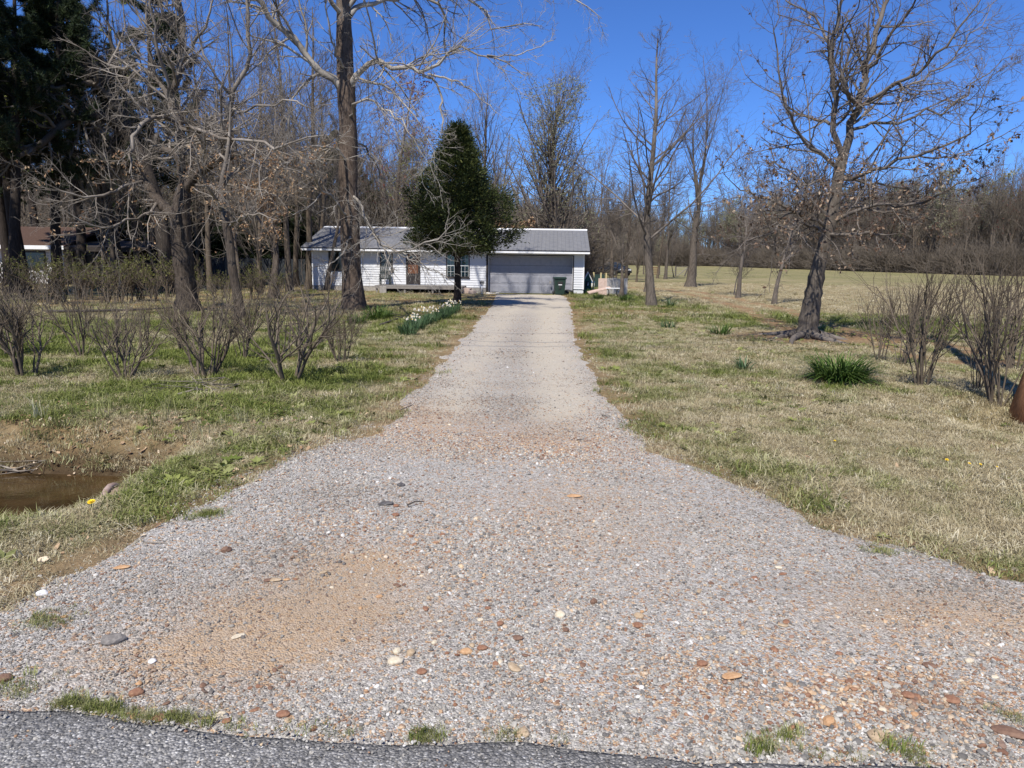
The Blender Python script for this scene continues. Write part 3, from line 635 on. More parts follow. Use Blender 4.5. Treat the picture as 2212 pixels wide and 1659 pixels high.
# windows
def window(r, panes, mat_pane, curtain=None, muntin=None, low_white=False):
    u0, u1, z0, z1 = r
    w = MB().box(u0, u0 + .06, -.04, .03, z0, z1).box(u1 - .06, u1, -.04, .03, z0, z1).box(u0 + .06, u1 - .06, -.04, .03, z1 - .06, z1).box(u0 + .06, u1 - .06, -.04, .03, z0, z0 + .06)
    wo_ = w.build("window", darkfr, house, bevel=.004)
    MB().box(u0 - .02, u1 + .02, -.07, .0, z0 - .05, z0 - .004).build("sill", darkfr, wo_)
    a, b = u0 + .06, u1 - .06; zm = .5 * (z0 + z1)
    for k in range(panes):
        x0 = a + (b - a) * k / panes; x1 = a + (b - a) * (k + 1) / panes
        MB().box(x0 + .02, x1 - .02, -.004, .004, z0 + .06, zm - .02).build("pane", mat_pane, wo_)
        MB().box(x0 + .02, x1 - .02, -.016, -.008, zm + .02, z1 - .06).build("pane", mat_pane, wo_)
        sash = MB().box(x0, x1, -.028, .0, zm - .02, zm + .02).box(x0, x0 + .02, -.026, .004, z0 + .06, z1 - .06).box(x1 - .02, x1, -.026, .004, z0 + .06, z1 - .06)
        sash.build("sash", muntin or darkfr, wo_)
        if muntin:
            gm = MB()
            for q in (1 / 3., 2 / 3.): gm.box(x0 + (x1 - x0) * q - .009, x0 + (x1 - x0) * q + .009, -.021, -.017, z0 + .06, z1 - .06)
            for zq in (.25, .75): gm.box(x0 + .02, x1 - .02, -.0225, -.0175, z0 + (z1 - z0) * zq - .009, z0 + (z1 - z0) * zq + .009)
            gm.build("muntin_grid", muntin, wo_)
    if curtain: MB().box(a, b, .012, .028, z0 + .06, z1 - .06).build("curtain", curtain, wo_)
    if low_white:
        f = MB().box(a + .03, b - .03, -.036, -.006, z0 + .06, z0 + .36 * (z1 - z0) * .55 + .06)
        f.build("vent_panel", trimw, wo_, bevel=.004)
        s = MB()
        for q in range(1): s.box(a + .06 + q * (b - a - .12) / 5, a + .07 + q * (b - a - .12) / 5, -.039, -.036, z0 + .07, z0 + .24)
        s.build("louvre", darkfr, wo_)
    return wo_
window(W1, 1, glassd); window(W2, 1, glassd, low_white=True)
muntw = simple("white_muntin", (.45, .47, .46), (.55, .57, .56), 8, .5)
window(W3, 2, glassc, blindm, muntw)
# front door
u0, u1, z0, z1 = DR
fr = MB().box(u0, u0 + .11, -.035, .03, z0, z1).box(u1 - .13, u1, -.035, .03, z0, z1).box(u0 + .11, u1 - .13, -.035, .03, z1 - .07, z1); dfo = fr.build("door", darkfr, house)
MB().box(u0 + .11, u1 - .13, -.012, .03, z0 + .03, z1 - .07).build("door_leaf", doorm, dfo)
pn = MB()
for zq0, zq1 in ((.10, .30), (.34, .52), (.56, .76)):
    for s_ in (0, 1):
        w_ = (u1 - u0 - .24); x0 = u0 + .11 + w_ * (.12 + .45 * s_); pn.box(x0, x0 + w_ * .32, -.026, -.012, z0 + (z1 - z0) * zq0, z0 + (z1 - z0) * zq1)
pn.build("door_moulding", doorm, dfo, bevel=.006)
fan = MB(); cx_ = .5 * (u0 + u1) - .01; zf = z0 + (z1 - z0) * .82; rr_ = (u1 - u0) * .27
fan.prism([(cx_ + rr_ * math.cos(PI * k / 10), zf + rr_ * .75 * math.sin(PI * k / 10)) for k in range(11)], 'y', -.018, -.012).build("fanlight", glassd, dfo)
MB().tube([(u0 + .2, -.02, z0 + .95), (u0 + .2, -.07, z0 + .95)], .03, 10).build("door_knob", conc, dfo, smooth=True)
shadowf = MB().box(u0 + .11, u1 - .13, -.034, -.028, z0 + .03, z0 + .62).build("door_shadow_panel", darkfr, dfo)  # dark panel stands in for the shadow on the lower door
# garage door: four sections of eight raised panels
gdo = MB(); gh = (gz1 - .03) / 4
for i in range(4): gdo.box(g0 + .01, g1 - .01, .275, .31, .02 + i * gh, .02 + i * gh + gh - .012)
gdo = gdo.build("garage_door", gardm, house)
pw = (g1 - g0 - .1) / 8
dp = MB().prism([(.06, .07), (pw - .06, .07), (pw - .06, gh - .1), (.06, gh - .1)], 'y', -.014, 0).mesh("door_panel", bevel=.008); dp.materials.append(gardm)
dpf = MB().box(.035, pw - .035, -.004, .0, .05, .058).box(.035, pw - .035, -.004, .0, gh - .09, gh - .082).box(.035, .043, -.004, 0, .058, gh - .09).box(pw - .043, pw - .035, -.004, 0, .058, gh - .09)
for i in range(4):
    for j in range(8): link("door_panel", dp, None, gdo, (g0 + .05 + j * pw, .275, .02 + i * gh))
MB().box(g0 - .0, g0 + .01, .03, .33, .0, gz1).box(g1 - .01, g1, .03, .33, 0, gz1).box(g0 + .01, g1 - .01, .03, .33, gz1 - .012, gz1).build("garage_jamb", trimw, house)
MB().box(g0 + .01, g1 - .01, .33, .35, 0, gz1).build("garage_lining", darkfr, house)
# roof: ribbed metal panels, ridge cap, fascia, soffit, gutter
roof = MB(); x0r, x1r = -.42, UW + .26
sl = math.atan(SL); rl = (DEP / 2 + OV) / math.cos(sl)
roof.prism([(-OV, ZE - .03), (DEP / 2, ZR - .03), (DEP / 2, ZR - .15), (-OV, ZE - .15)], 'x', x0r + .02, x1r - .02)
roof.prism([(DEP + OV, ZE - .03), (DEP / 2, ZR - .03), (DEP / 2, ZR - .15), (DEP + OV, ZE - .15)], 'x', x0r + .02, x1r - .02)
roofo = roof.build("roof", darkfr, house)
NP = 18; pwid = (x1r - x0r) / NP; prof = []
for k in range(4):
    c = pwid * k / 4
    prof += [(c, .014), (c + .016, .014), (c + .03, 0), (c + pwid / 4 - .014, 0)]
prof += [(pwid - .003, .004)]
rp = MB(); nP = len(prof)
rp.add([(p[0], 0, p[1]) for p in prof] + [(p[0], rl, p[1]) for p in prof], [(i, i + 1, nP + i + 1, nP + i) for i in range(nP - 1)])
rpm = rp.mesh("roof_panel"); rpm.materials.append(roofm)
for i in range(NP):
    link("roof_panel", rpm, None, roofo, (x0r + i * pwid, -OV - .05, ZE - .012 - .05 * SL), (sl, 0, 0))
    link("roof_panel", rpm, None, roofo, (x0r + (i + 1) * pwid, DEP + OV + .05, ZE - .012 - .05 * SL), (sl, 0, PI))
MB().prism([(DEP / 2 - .16, ZR - .045), (DEP / 2, ZR + .04), (DEP / 2 + .16, ZR - .045), (DEP / 2, ZR + .025)], 'x', x0r - .01, x1r + .01).build("ridge_cap", trimw, house)
MB().box(x0r, x1r, -OV - .012, -OV + .012, ZE - .19, ZE - .075).build("fascia", trimw, house)
MB().box(x0r, x1r, -OV - .03, -OV - .013, ZE - .07, ZE - .03).build("drip_edge", darkfr, house)
MB().box(x0r + .02, x1r - .02, -OV + .014, .02, ZE - .19, ZE - .165).build("soffit", trimw, house)
for xa, k in ((x0r - .012, 0), (x1r - .012, 1)):
    MB().prism([(-OV, ZE - .16), (DEP / 2, ZR - .16), (DEP + OV, ZE - .16), (DEP + OV, ZE - .03), (DEP / 2, ZR - .03), (-OV, ZE - .03)], 'x', xa, xa + .024).build("barge_board", darkfr, house)
MB().tube([(fu(893), 2.2, ZE + .6), (fu(893), 2.2, ZE + 1.35)], .045, 10).build("vent_pipe", trimw, house, smooth=True)
MB().box(fu(1187), fu(1187) + .1, -.02, .02, .6, .72).build("outlet_box", conc, house)
def hw(u, v, z=0.0):
    """a point given in house axes, in the world"""
    p = HORG + UAX * u + VAX * v; return np.array([p[0], p[1], HORG[2] + z])

# ------------------------------------------------------------------ deck with its chair and steps
d0, d1 = fu(826), fu(1001, 600, -1.5); DD = 1.9; dz = 0.40
deck = thing("porch_deck", "low grey weathered wooden deck below the front door", "deck", tuple(hw(d0, -.03)), -YAW)
dl = d1 - d0; nb = int(dl / .145)
bm_ = MB().box(0, .138, -DD, 0, dz - .03, dz).mesh("deck_board", bevel=.004); bm_.materials.append(wood_g)
for i in range(nb): link("deck_board", bm_, None, deck, (i * dl / nb, 0, random.Random(i).uniform(-.004, .004)))
MB().box(0, dl, -DD, -DD + .04, dz - .17, dz - .034).build("rim_joist", wood_g, deck); MB().box(0.0, .04, -DD + .045, -.02, dz - .17, dz - .034).build("rim_joist", wood_g, deck); MB().box(dl - .04, dl, -DD + .045, -.02, dz - .17, dz - .034).build("rim_joist", wood_g, deck)
jm = MB().box(-.02, .02, -DD + .045, -.02, dz - .16, dz - .036).mesh("joist"); jm.materials.append(wood_g)
for i in range(1, 11): link("joist", jm, None, deck, (dl * i / 11, 0, 0))
pm = MB().box(-.045, .045, -.045, .045, -.05, dz - .172).mesh("post"); pm.materials.append(wood_g)
for i in range(4): link("post", pm, None, deck, (.1 + (dl - .2) * i / 3, -DD + .1, 0))
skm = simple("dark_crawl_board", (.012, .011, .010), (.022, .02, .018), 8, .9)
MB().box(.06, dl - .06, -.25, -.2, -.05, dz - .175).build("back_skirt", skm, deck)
pinkc = simple("pinkish_concrete_block", (.34, .25, .20), (.52, .42, .35), 9, .9, .4)
for i, (uu, vv, w_, h_, lab) in enumerate(((d1 + .10, -1.1, .5, .30, "tall pinkish concrete step block against the right end of the deck"), (d1 + .42, -1.25, .45, .19, "low pinkish concrete step block at the foot of the deck steps"))):
    o = MB().box(-w_ / 2, w_ / 2, -.5, .5, -.05, h_).build("step_block", pinkc, None, bevel=.03); o.location = tuple(hw(uu, vv)); o.rotation_euler = (0, math.radians(4 + 3 * i), -YAW + .2 * i); tag(o, lab, "step")
# chair
cm = simple("dark_green_chair_paint", (.020, .028, .026), (.05, .06, .055), 12, .6)
ch = thing("porch_chair", "dark slatted porch chair with a tall back standing on the deck", "chair", tuple(hw(fu(840), -.95, dz)), -YAW + .35)
sb = MB().box(-.25, .25, -.03, .0, 0, .04).mesh("seat_slat", bevel=.004); sb.materials.append(cm)
for i in range(6): link("seat_slat", sb, None, ch, (0, -.28 + .09 * i, .36 - .012 * i), (-.1, 0, 0))
bs = MB().box(-.042, .042, -.012, .012, 0, .78).mesh("back_slat", bevel=.004); bs.materials.append(cm)
for i in range(5): link("back_slat", bs, None, ch, (-.2 + .1 * i, .22, .33), (-.32, 0, 0), (1, 1, 1 - .03 * abs(i - 2)))
MB().box(-.25, .25, .30, .33, .62, .70).build("back_rail", cm, ch)
for sx in (-1, 1):
    MB().box(sx * .27 - .03, sx * .27 + .03, -.3, -.25, 0, .56).build("leg", cm, ch); MB().box(sx * .27 - .03, sx * .27 + .03, .22, .27, 0, .56).build("leg", cm, ch)
    MB().box(sx * .29 - .06, sx * .29 + .06, -.34, .34, .565, .59).build("armrest", cm, ch, bevel=.006)
# a pale block and a crate under the deck's left end
o = MB().box(-.17, .17, -.2, .2, 0, .36).build("concrete_block", conc, None, bevel=.015); o.location = tuple(hw(fu(846), -2.35)); o.rotation_euler = (0, 0, .3); tag(o, "grey concrete block standing before the left end of the deck", "block")
# mailbox-like lamp post beside the garage
lp = thing("post_lamp", "small white post with a grey lamp box before the wall left of the garage door", "lamp", tuple(hw(fu(1043.5), -.7)), -YAW)
MB().tube([(0, 0, -.05), (0, 0, .5)], .025, 10).build("post", trimw, lp, smooth=True)
MB().tube([(-.03, 0, .33), (0, 0, .42), (.05, 0, .47)], .014, 6).build("brace", trimw, lp, smooth=True)
gm2 = simple("grey_lamp_metal", (.10, .10, .10), (.2, .2, .2), 12, .5); MB().box(-.11, .11, -.09, .09, .5, .62).build("lamp_box", gm2, lp, bevel=.012); MB().prism([(-.14, .625), (.14, .625), (.1, .68), (-.1, .68)], 'y', -.12, .12).build("lamp_roof", gm2, lp)
# scatter of pale stones at its foot
stw = simple("pale_bed_stone", (.42, .38, .32), (.66, .62, .54), 6, .85, .3)
spm = []
for i in range(5):
    me = pebble_mesh("bed_stone", 300 + i, 2, .55, .1, True); me.materials.append(stw); spm.append(me)
rr = random.Random(5)
for i in range(22):
    p = hw(fu(1043) + rr.uniform(-.75, 1.0), -1.15 + rr.uniform(-.35, .45)); s_ = rr.uniform(.10, .22)
    o = link("bed_stone", spm[i % 5], None, None, (p[0], p[1], ground(p[0], p[1]) + s_ * .12), (0, 0, rr.uniform(0, 6)), (s_, s_, s_)); tag(o, "pale rounded stone edging the bed below the lamp post", "stone", "pale stones round the lamp post")

# ------------------------------------------------------------------ wheeled bin
binm = simple("dark_green_bin_plastic", (.012, .030, .022), (.022, .045, .034), 4, .45)
blk = simple("black_rubber", (.012, .012, .012), (.03, .03, .03), 10, .7)
bp = at(1208, 637.2)
tb_ = thing("wheeled_bin", "dark green wheeled rubbish bin in front of the garage door", "bin", tuple(bp), -YAW + .12)
def taper(w0, d0_, w1, d1_, z0, z1, yo=0):
    m = MB(); m.add([(-w0 / 2, -d0_ / 2, z0), (w0 / 2, -d0_ / 2, z0), (w0 / 2, d0_ / 2, z0), (-w0 / 2, d0_ / 2, z0), (-w1 / 2, -d1_ / 2 + yo, z1), (w1 / 2, -d1_ / 2 + yo, z1), (w1 / 2, d1_ / 2 + yo, z1), (-w1 / 2, d1_ / 2 + yo, z1)],
                    [(0, 3, 2, 1), (4, 5, 6, 7), (0, 1, 5, 4), (1, 2, 6, 5), (2, 3, 7, 6), (3, 0, 4, 7)]); return m
taper(.50, .52, .62, .70, .03, .86).build("body", binm, tb_, bevel=.025)
taper(.68, .76, .68, .76, .862, .90).build("rim", binm, tb_, bevel=.015)
MB().prism([(-.40, .902), (.38, .902), (.36, .955), (.1, .985), (-.2, .975), (-.40, .93)], 'x', -.345, .345).build("lid", binm, tb_, bevel=.012)
MB().box(-.14, .14, -.352, -.325, .60, .74).build("front_recess", blk, tb_, bevel=.02)
MB().box(-.06, .06, -.325, -.30, .34, .50).build("front_recess", blk, tb_, bevel=.01)
MB().box(-.1, .1, -.337, -.331, .545, .59).build("white_sticker", trimw, tb_)
MB().tube([(-.26, .40, .86), (.26, .40, .86)], .018, 8).build("handle", binm, tb_, smooth=True)
for sx in (-1, 1):
    MB().tube([(sx * .27, .28, .11), (sx * .33, .28, .11)], .11, 16).build("wheel", blk, tb_)
o = link("rubbish_sack", pebble_mesh("rubbish_sack", 77, 3, .75, .06, True), blk, None, tuple(at(1226, 636) + np.array([0, 0, .14])), None, (.5, .45, .42)); tag(o, "small black sack lying beside the green bin", "sack")

# ------------------------------------------------------------------ things stored right of the house
def spot(px, py): return at(px, py)
grn = simple("green_playhouse_plastic", (.015, .075, .045), (.03, .11, .07), 5, .5)
q0 = spot(1270, 627); q = pt(1270, 612, q0[1] + 1.2)
qg = np.array([q[0], q0[1] + 1.2, float(ground(q[0], q0[1] + 1.2))]); sc = qg[1] / F
ph = thing("playhouse", "small green playhouse with white gable trim behind the right corner of the house", "playhouse", tuple(qg), -.05)
hz = CAMH - (587 - (566 + .0145 * (1270 - CX))) * sc; hw_ = 9 * sc; he = CAMH - (604.5 - (566 + .0145 * (1270 - CX))) * sc
MB().box(-hw_ * .8, hw_ * .8, 0, .9, 0, he).build("wall", grn, ph); MB().prism([(-hw_ * .85, he + .003), (hw_ * .85, he + .003), (0, hz - .06)], 'y', 0, .9).build("gable", grn, ph)
for s_ in (-1, 1):
    MB().prism([(0, hz), (s_ * hw_ * 1.1, he - .06), (s_ * hw_ * 1.1, he - .14), (0, hz - .09)], 'y', -.06, .95).build("roof_board", trimw, ph)
MB().box(-hw_ * .5, hw_ * .35, -.015, -.002, he * .35, he * .9).build("doorway", blk, ph); MB().box(-hw_ * .2, hw_ * .12, -.035, -.017, he * .42, he * .8).build("shutter", trimw, ph)
MB().tube([(-hw_ * .9, -.3, 0), (-hw_ * .3, -.25, he * .5), (-hw_ * .1, -.2, he * .85)], .05, 6).build("climbing_frame", blk, ph)
# blue rimmed paddling pool
bluem = simple("blue_plastic_rim", (.02, .12, .42), (.04, .2, .55), 4, .4)
q = spot(1290, 619.5); o = MB(); ring = [(.62 * math.cos(a * PI / 12), .45 * math.sin(a * PI / 12)) for a in range(24)]
pl = thing("paddling_pool", "pale paddling pool with a blue rim in front of the green playhouse", "pool", (q[0], q[1] - .3, q[2]))
w = MB(); w.add([(a, b, 0) for a, b in ring] + [(a * 1.06, b * 1.06, .34) for a, b in ring], [(i, (i + 1) % 24, 24 + (i + 1) % 24, 24 + i) for i in range(24)] + [tuple(range(24))[::-1]]); w.build("basin", trimw, pl)
MB().tube([(a * 1.07, b * 1.07, .35) for a, b in ring + ring[:1]], .03, 6, False).build("rim", bluem, pl, smooth=True)
# dark green board and grey plywood wall leaning behind the bench
dgm = simple("dark_green_tarp", (.010, .028, .022), (.02, .045, .036), 3, .7)
q = spot(1290, 622); q = np.array([q[0] + .0, q[1] + .9, q[2]]); k_ = q[1] / F
o = MB().box(-.36, .36, -.02, .02, 0, .95).build("storage_board", dgm, None, bevel=.006); o.location = tuple(q + np.array([.25, 0, 0])); tag(o, "dark green flat board standing between the playhouse and the grey plywood", "board")
plym = simple("grey_old_plywood", (.27, .25, .23), (.44, .42, .39), 5, .9, .15, (4, 4, 1))
q = spot(1326, 636.5); x0p = pt(1298, 630, q[1])[0]; x1p = pt(1355, 630, q[1])[0]; hp = (636.5 - 601.5) * q[1] / F
pw_ = thing("plywood_screen", "low screen of weathered grey plywood sheets right of the house", "screen", ((x0p + x1p) / 2, q[1], q[2]), -.04)
W_ = x1p - x0p
for i in range(5):
    MB().box(-W_ / 2 + W_ * i / 5 + .006, -W_ / 2 + W_ * (i + 1) / 5 - .006, -.012 + .006 * (i % 2), .012 + .006 * (i % 2), 0, hp * (1 + .02 * ((i * 7) % 3 - 1))).build("plywood_sheet", plym, pw_)
MB().box(-W_ / 2, W_ / 2, .02, .06, hp * .8, hp * .88).build("rail", wood_g, pw_)
# white plank bench on bent dark legs
q = spot(1321, 640); bh = (640 - 621.5) * q[1] / F; bw = (1335 - 1305) * q[1] / F
be = thing("plank_bench", "narrow bench with a white plank seat on bent black legs before the plywood screen", "bench", (q[0] - .0, q[1] - .45, q[2]), -.05)
MB().box(-bw / 2, bw / 2, -.14, .14, bh - .04, bh).build("seat", trimw, be, bevel=.008)
for s_ in (-1, 1):
    MB().tube([(s_ * bw * .36, -.1, 0), (s_ * bw * .27, -.1, bh * .35), (s_ * bw * .28, -.1, bh * .7), (s_ * bw * .4, -.1, bh - .045)], .022, 6).build("leg", blk, be, smooth=True)
    MB().tube([(s_ * bw * .36, .1, 0), (s_ * bw * .27, .1, bh * .35), (s_ * bw * .28, .1, bh * .7), (s_ * bw * .4, .1, bh - .045)], .022, 6).build("leg", blk, be, smooth=True)
# pink slab propped up, and a pale pink board
pkm = simple("pink_faded_board", (.40, .28, .22), (.58, .45, .37), 6, .8, .1)
q = spot(1296, 639)
o = MB().box(-.75, .5, -.3, .3, -.035, .035).build("propped_slab", pkm, None, bevel=.01); o.location = (q[0] + .05, q[1] - .1, q[2] + .34); o.rotation_euler = (.1, -.24, .05); tag(o, "long faded pink slab propped at a slant left of the bench", "slab")
o = MB().box(-.24, .24, -.015, .015, 0, .93).build("pink_board", pkm, None, bevel=.005); o.location = (q[0] + .22, q[1] + .75, q[2]); o.rotation_euler = (-.06, 0, .04); tag(o, "pale pink upright board beside the dark green board", "board")
# three yellow stakes behind
stk = simple("yellow_new_timber", (.42, .34, .16), (.58, .48, .26), 8, .7)
for i, (px, ya, yb, lab) in enumerate(((1282, 588, 599, "left"), (1297.6, 589, 602, "middle"), (1309, 589.5, 603, "right"))):
    Y = HB[1] + 6.0; b_ = pt(px, yb + 6, Y); gz_ = float(ground(b_[0], Y)); t_ = pt(px, ya, Y)
    o = MB().box(-.045, .045, -.045, .045, 0, t_[2] - gz_).build("timber_stake", stk, None, bevel=.004); o.location = (b_[0], Y, gz_); tag(o, "short yellow timber stake, %s of the three behind the plywood screen" % lab, "stake")

# ------------------------------------------------------------------ cars on the grass behind
def car(name, label, loc, rz, paint, scale=1.0):
    root = thing(name, label, "car", loc, rz)
    root.scale = (scale,) * 3
    st = [(-2.35, .40, .62, .70), (-2.25, .30, .74, .80), (-1.6, .26, .90, .86), (-.95, .24, .98, .88), (.0, .22, 1.0, .89), (.9, .22, 1.0, .89), (1.7, .26, .98, .86), (2.3, .32, .92, .80), (2.42, .45, .80, .70)]
    V = []; Fc = []
    for y, z0, z1, w in st:
        zz = z0 + .5 * (z1 - z0)
        V += [(-w * .86, y, z0), (-w, y, z0 + .1), (-w * 1.02, y, zz), (-w * .96, y, z1 - .06), (-w * .80, y, z1), (w * .80, y, z1), (w * .96, y, z1 - .06), (w * 1.02, y, zz), (w, y, z0 + .1), (w * .86, y, z0)]
    for i in range(len(st) - 1):
        for j in range(10): Fc.append((i * 10 + j, i * 10 + (j + 1) % 10, (i + 1) * 10 + (j + 1) % 10, (i + 1) * 10 + j))
    Fc += [tuple(range(10)), tuple(range((len(st) - 1) * 10, len(st) * 10))[::-1]]
    b = MB().add(V, Fc).build("body", paint, root, smooth=True)
    cb = MB(); st2 = [(-1.05, .97, .975, .74), (-.30, .98, 1.40, .60), (.55, .99, 1.44, .60), (1.25, .98, 1.32, .60), (2.0, .97, .98, .70)]
    V = []; Fc = []
    for y, z0, z1, w in st2: V += [(-.80, y, z0), (-w, y, z1 - .02), (-w * .85, y, z1), (w * .85, y, z1), (w, y, z1 - .02), (.80, y, z0)]
    for i in range(4):
        for j in range(6): Fc.append((i * 6 + j, i * 6 + (j + 1) % 6, (i + 1) * 6 + (j + 1) % 6, (i + 1) * 6 + j))
    Fc += [tuple(range(6)), tuple(range(24, 30))[::-1]]
    cb.add(V, Fc).build("cabin", paint, root, smooth=True)
    MB().add([(-.66, -1.0, 1.015), (.66, -1.0, 1.015), (.54, -.34, 1.385), (-.54, -.34, 1.385)], [(0, 1, 2, 3)]).build("windscreen", glassd, root)
    for s_ in (-1, 1):
        MB().add([(s_ * .80, -.75, 1.04), (s_ * .80, 1.6, 1.04), (s_ * .64, 1.15, 1.30), (s_ * .64, -.22, 1.36)], [(0, 1, 2, 3)]).build("side_window", glassd, root)
        MB().tube([(s_ * .58, -2.26, .66), (s_ * .58, -2.37, .66)], .095, 14).build("headlight", trimw, root); MB().tube([(s_ * .36, -2.28, .64), (s_ * .36, -2.38, .64)], .075, 14).build("headlight", trimw, root)
        MB().box(s_ * .92 - .1, s_ * .92 + .1, -.72, -.6, .98, 1.1).build("mirror", paint, root, bevel=.02)
        for yy in (-1.45, 1.5):
            wh = MB().tube([(s_ * .66, yy, .33), (s_ * .90, yy, .33)], .33, 18).build("wheel", blk, root); MB().tube([(s_ * .90, yy, .33), (s_ * .915, yy, .33)], .2, 12).build("rim", gm2, wh)
    MB().box(-.24, .24, -2.40, -2.33, .5, .72).build("grille", blk, root, bevel=.02); MB().box(-.75, .75, -2.40, -2.3, .33, .44).build("bumper_intake", blk, root, bevel=.02); MB().box(-.2, .2, -2.425, -2.41, .44, .52).build("number_plate", trimw, root)
    return root
cblue = simple("dark_blue_car_paint", (.012, .016, .026), (.018, .024, .036), 2, .42, spec=.3); cblack = simple("black_car_paint", (.006, .006, .008), (.014, .014, .016), 2, .25, spec=.6)
cp = at(1327, 595); car("parked_car", "dark blue saloon car parked on the grass behind the plywood screen", tuple(cp), .42, cblue, cp[1] / 100 * 1.18)
cp2 = at(1268, 594.5); car("parked_car", "black car half hidden behind the right corner of the white house", (cp2[0] - .5, cp2[1], cp2[2]), -1.1, cblack, 1.0)
rustm = simple("rusty_steel", (.10, .028, .014), (.22, .075, .035), 7, .8, .2)
bq = at(1358, 594.2); rb = thing("burn_barrel", "rusty brown steel drum standing on the grass right of the dark blue car", "barrel", tuple(bq))
hb_ = 10.5 * bq[1] / F; MB().tube([(0, 0, 0), (0, 0, hb_ * .33), (0, 0, hb_ * .34), (0, 0, hb_ * .36), (0, 0, hb_ * .37), (0, 0, hb_ * .66), (0, 0, hb_ * .67), (0, 0, hb_ * .69), (0, 0, hb_ * .7), (0, 0, hb_)], [hb_ * .3 * k for k in (1, 1, 1.06, 1.06, 1, 1, 1.06, 1.06, 1, 1)], 18).build("drum", rustm, rb, smooth=False)
MB().tube([(0, 0, hb_), (0, 0, hb_ + .03)], hb_ * .31, 18).build("rim", rustm, rb)

# ------------------------------------------------------------------ wire fence with a braced end post at the field
fy = at(1470, 597)[1]; wood_d = simple("dark_old_post_wood", (.06, .05, .042), (.15, .13, .11), 9, .9, .3)
fe = thing("wire_fence", "old wire fence with leaning wooden posts along the far field edge", "fence", tuple(at(1460, 597)))
fo = np.array(fe.location)
def fpt(px, py, Y=None): return pt(px, py, Y or fy) - fo
for (xa, ya, xb, yb, r_) in ((1460, 574.5, 1459, 597, .09), (1487, 576, 1478.5, 597, .09), (1437, 571, 1436, 595, .07), (1425, 573, 1425, 594, .06), (1504, 575, 1504, 598, .07), (1409, 573, 1409, 594, .06)):
    MB().tube([tuple(fpt(xb, yb)), tuple(fpt(xa, ya))], r_, 7).build("post", wood_d, fe)
MB().tube([tuple(fpt(1459.5, 575.3)), tuple(fpt(1487, 576.5))], .05, 6).build("top_rail", wood_d, fe)
MB().tube([tuple(fpt(1463, 596)), tuple(fpt(1483, 580))], .05, 6).build("brace", wood_g, fe)
wirem = simple("galvanised_wire", (.2, .2, .2), (.32, .31, .3), 20, .6)
for ya in (579, 584, 589, 593):
    MB().tube([tuple(fpt(1409, ya - 1)), tuple(fpt(1425, ya - .8)), tuple(fpt(1437, ya - .5)), tuple(fpt(1460, ya)), tuple(fpt(1483, ya + .3)), tuple(fpt(1504, ya + .5))], .012, 4).build("wire", wirem, fe)
ga = thing("field_gate", "small rusty barred gate in the wire fence at the field", "gate", tuple(at(1419, 595))); go_ = np.array(ga.location)
for ya in (578, 583, 588, 592): MB().tube([tuple(pt(1411, ya, fy - .2) - go_), tuple(pt(1423, ya, fy - .2) - go_)], .03, 5).build("bar", rustm, ga)
for xa in (1411, 1415, 1419, 1423): MB().tube([tuple(pt(xa, 576, fy - .25) - go_), tuple(pt(xa, 594, fy - .25) - go_)], .028, 5).build("upright", rustm, ga)

# ------------------------------------------------------------------ neighbour's house, carport, dark board fence
NY = 47.0
def nx(px): return pt(px, 560, NY)[0]
def nz(py, px=60): return pt(px, py, NY)[2]
brw = simple("white_painted_brick", (.56, .53, .50), (.72, .69, .66), 5, .85, .1); shg = simple("brown_shingle", (.055, .030, .019), (.11, .062, .040), 9, .9, .3)
x1n = nx(138); x0n = x1n - 15
nh = thing("neighbour_house", "white brick house with brown shingle roof behind the trees at far left", "house", (x1n, NY, 0))
zE = nz(526.5); zR = nz(486) + .05; zB = 0
MB().box(-15, 0, 0, 8, zB, zE - .2).build("wall", simple("mortar", (.4, .38, .36), (.5, .48, .46), 8, .9), nh)
bk = MB().box(0, .39, -.02, .0, 0, .075).mesh("brick"); bk.materials.append(brw)
wl_ = [c for c in bpy.data.objects if c.parent == nh][0]
rows = int((zE - .25) / .088); nb_ = 0
xb0 = -(x1n - nx(-6)) - .2
for i in range(rows):
    for j in range(int(-xb0 / .405) + 1):
        x_ = xb0 + (j + .5 * (i % 2)) * .405
        if x_ + .39 < 0 and nb_ < 298 and not (-2.7 < x_ < -1.2 and .8 < i * .088 < 2.0): link("brick", bk, None, wl_, (x_, -.001, .02 + i * .088)); nb_ += 1
MB().box(-2.6, -1.1, -.05, -.005, .85, 2.0).build("window", darkfr, nh); MB().box(-2.5, -1.2, -.056, -.051, .95, 1.9).build("pane", glassd, nh)
nrf = MB().prism([(-.6, zE - .12), (4, zR), (8.6, zE - .12), (8.6, zE - .26), (4, zR - .18), (-.6, zE - .26)], 'x', -15.4, .4).build("roof", shg, nh)
sh = MB().box(0, .95, 0, .3, 0, .02).mesh("shingle"); sh.materials.append(shg); ang = math.atan((zR - zE + .12) / 4.6); nrl = 4.6 / math.cos(ang)
cnt = 0
for i in range(int(nrl / .27)):
    for j in range(9):
        if cnt >= 290: break
        link("shingle", sh, None, nrf, (-8.7 + j * .96 + .16 * (i % 3), -.6 + i * .27 * math.cos(ang), zE - .105 + i * .27 * math.sin(ang)), (ang - .05, 0, 0)); cnt += 1
MB().box(-15.4, .4, -.63, -.605, zE - .33, zE - .10).build("fascia", trimw, nh)
cpx = thing("carport", "dark open carport attached to the right end of the white brick house", "carport", (x1n + .5, NY, 0))
wd = nx(318) - x1n - .5; dkw = simple("dark_stained_timber", (.018, .014, .012), (.04, .03, .025), 6, .85)
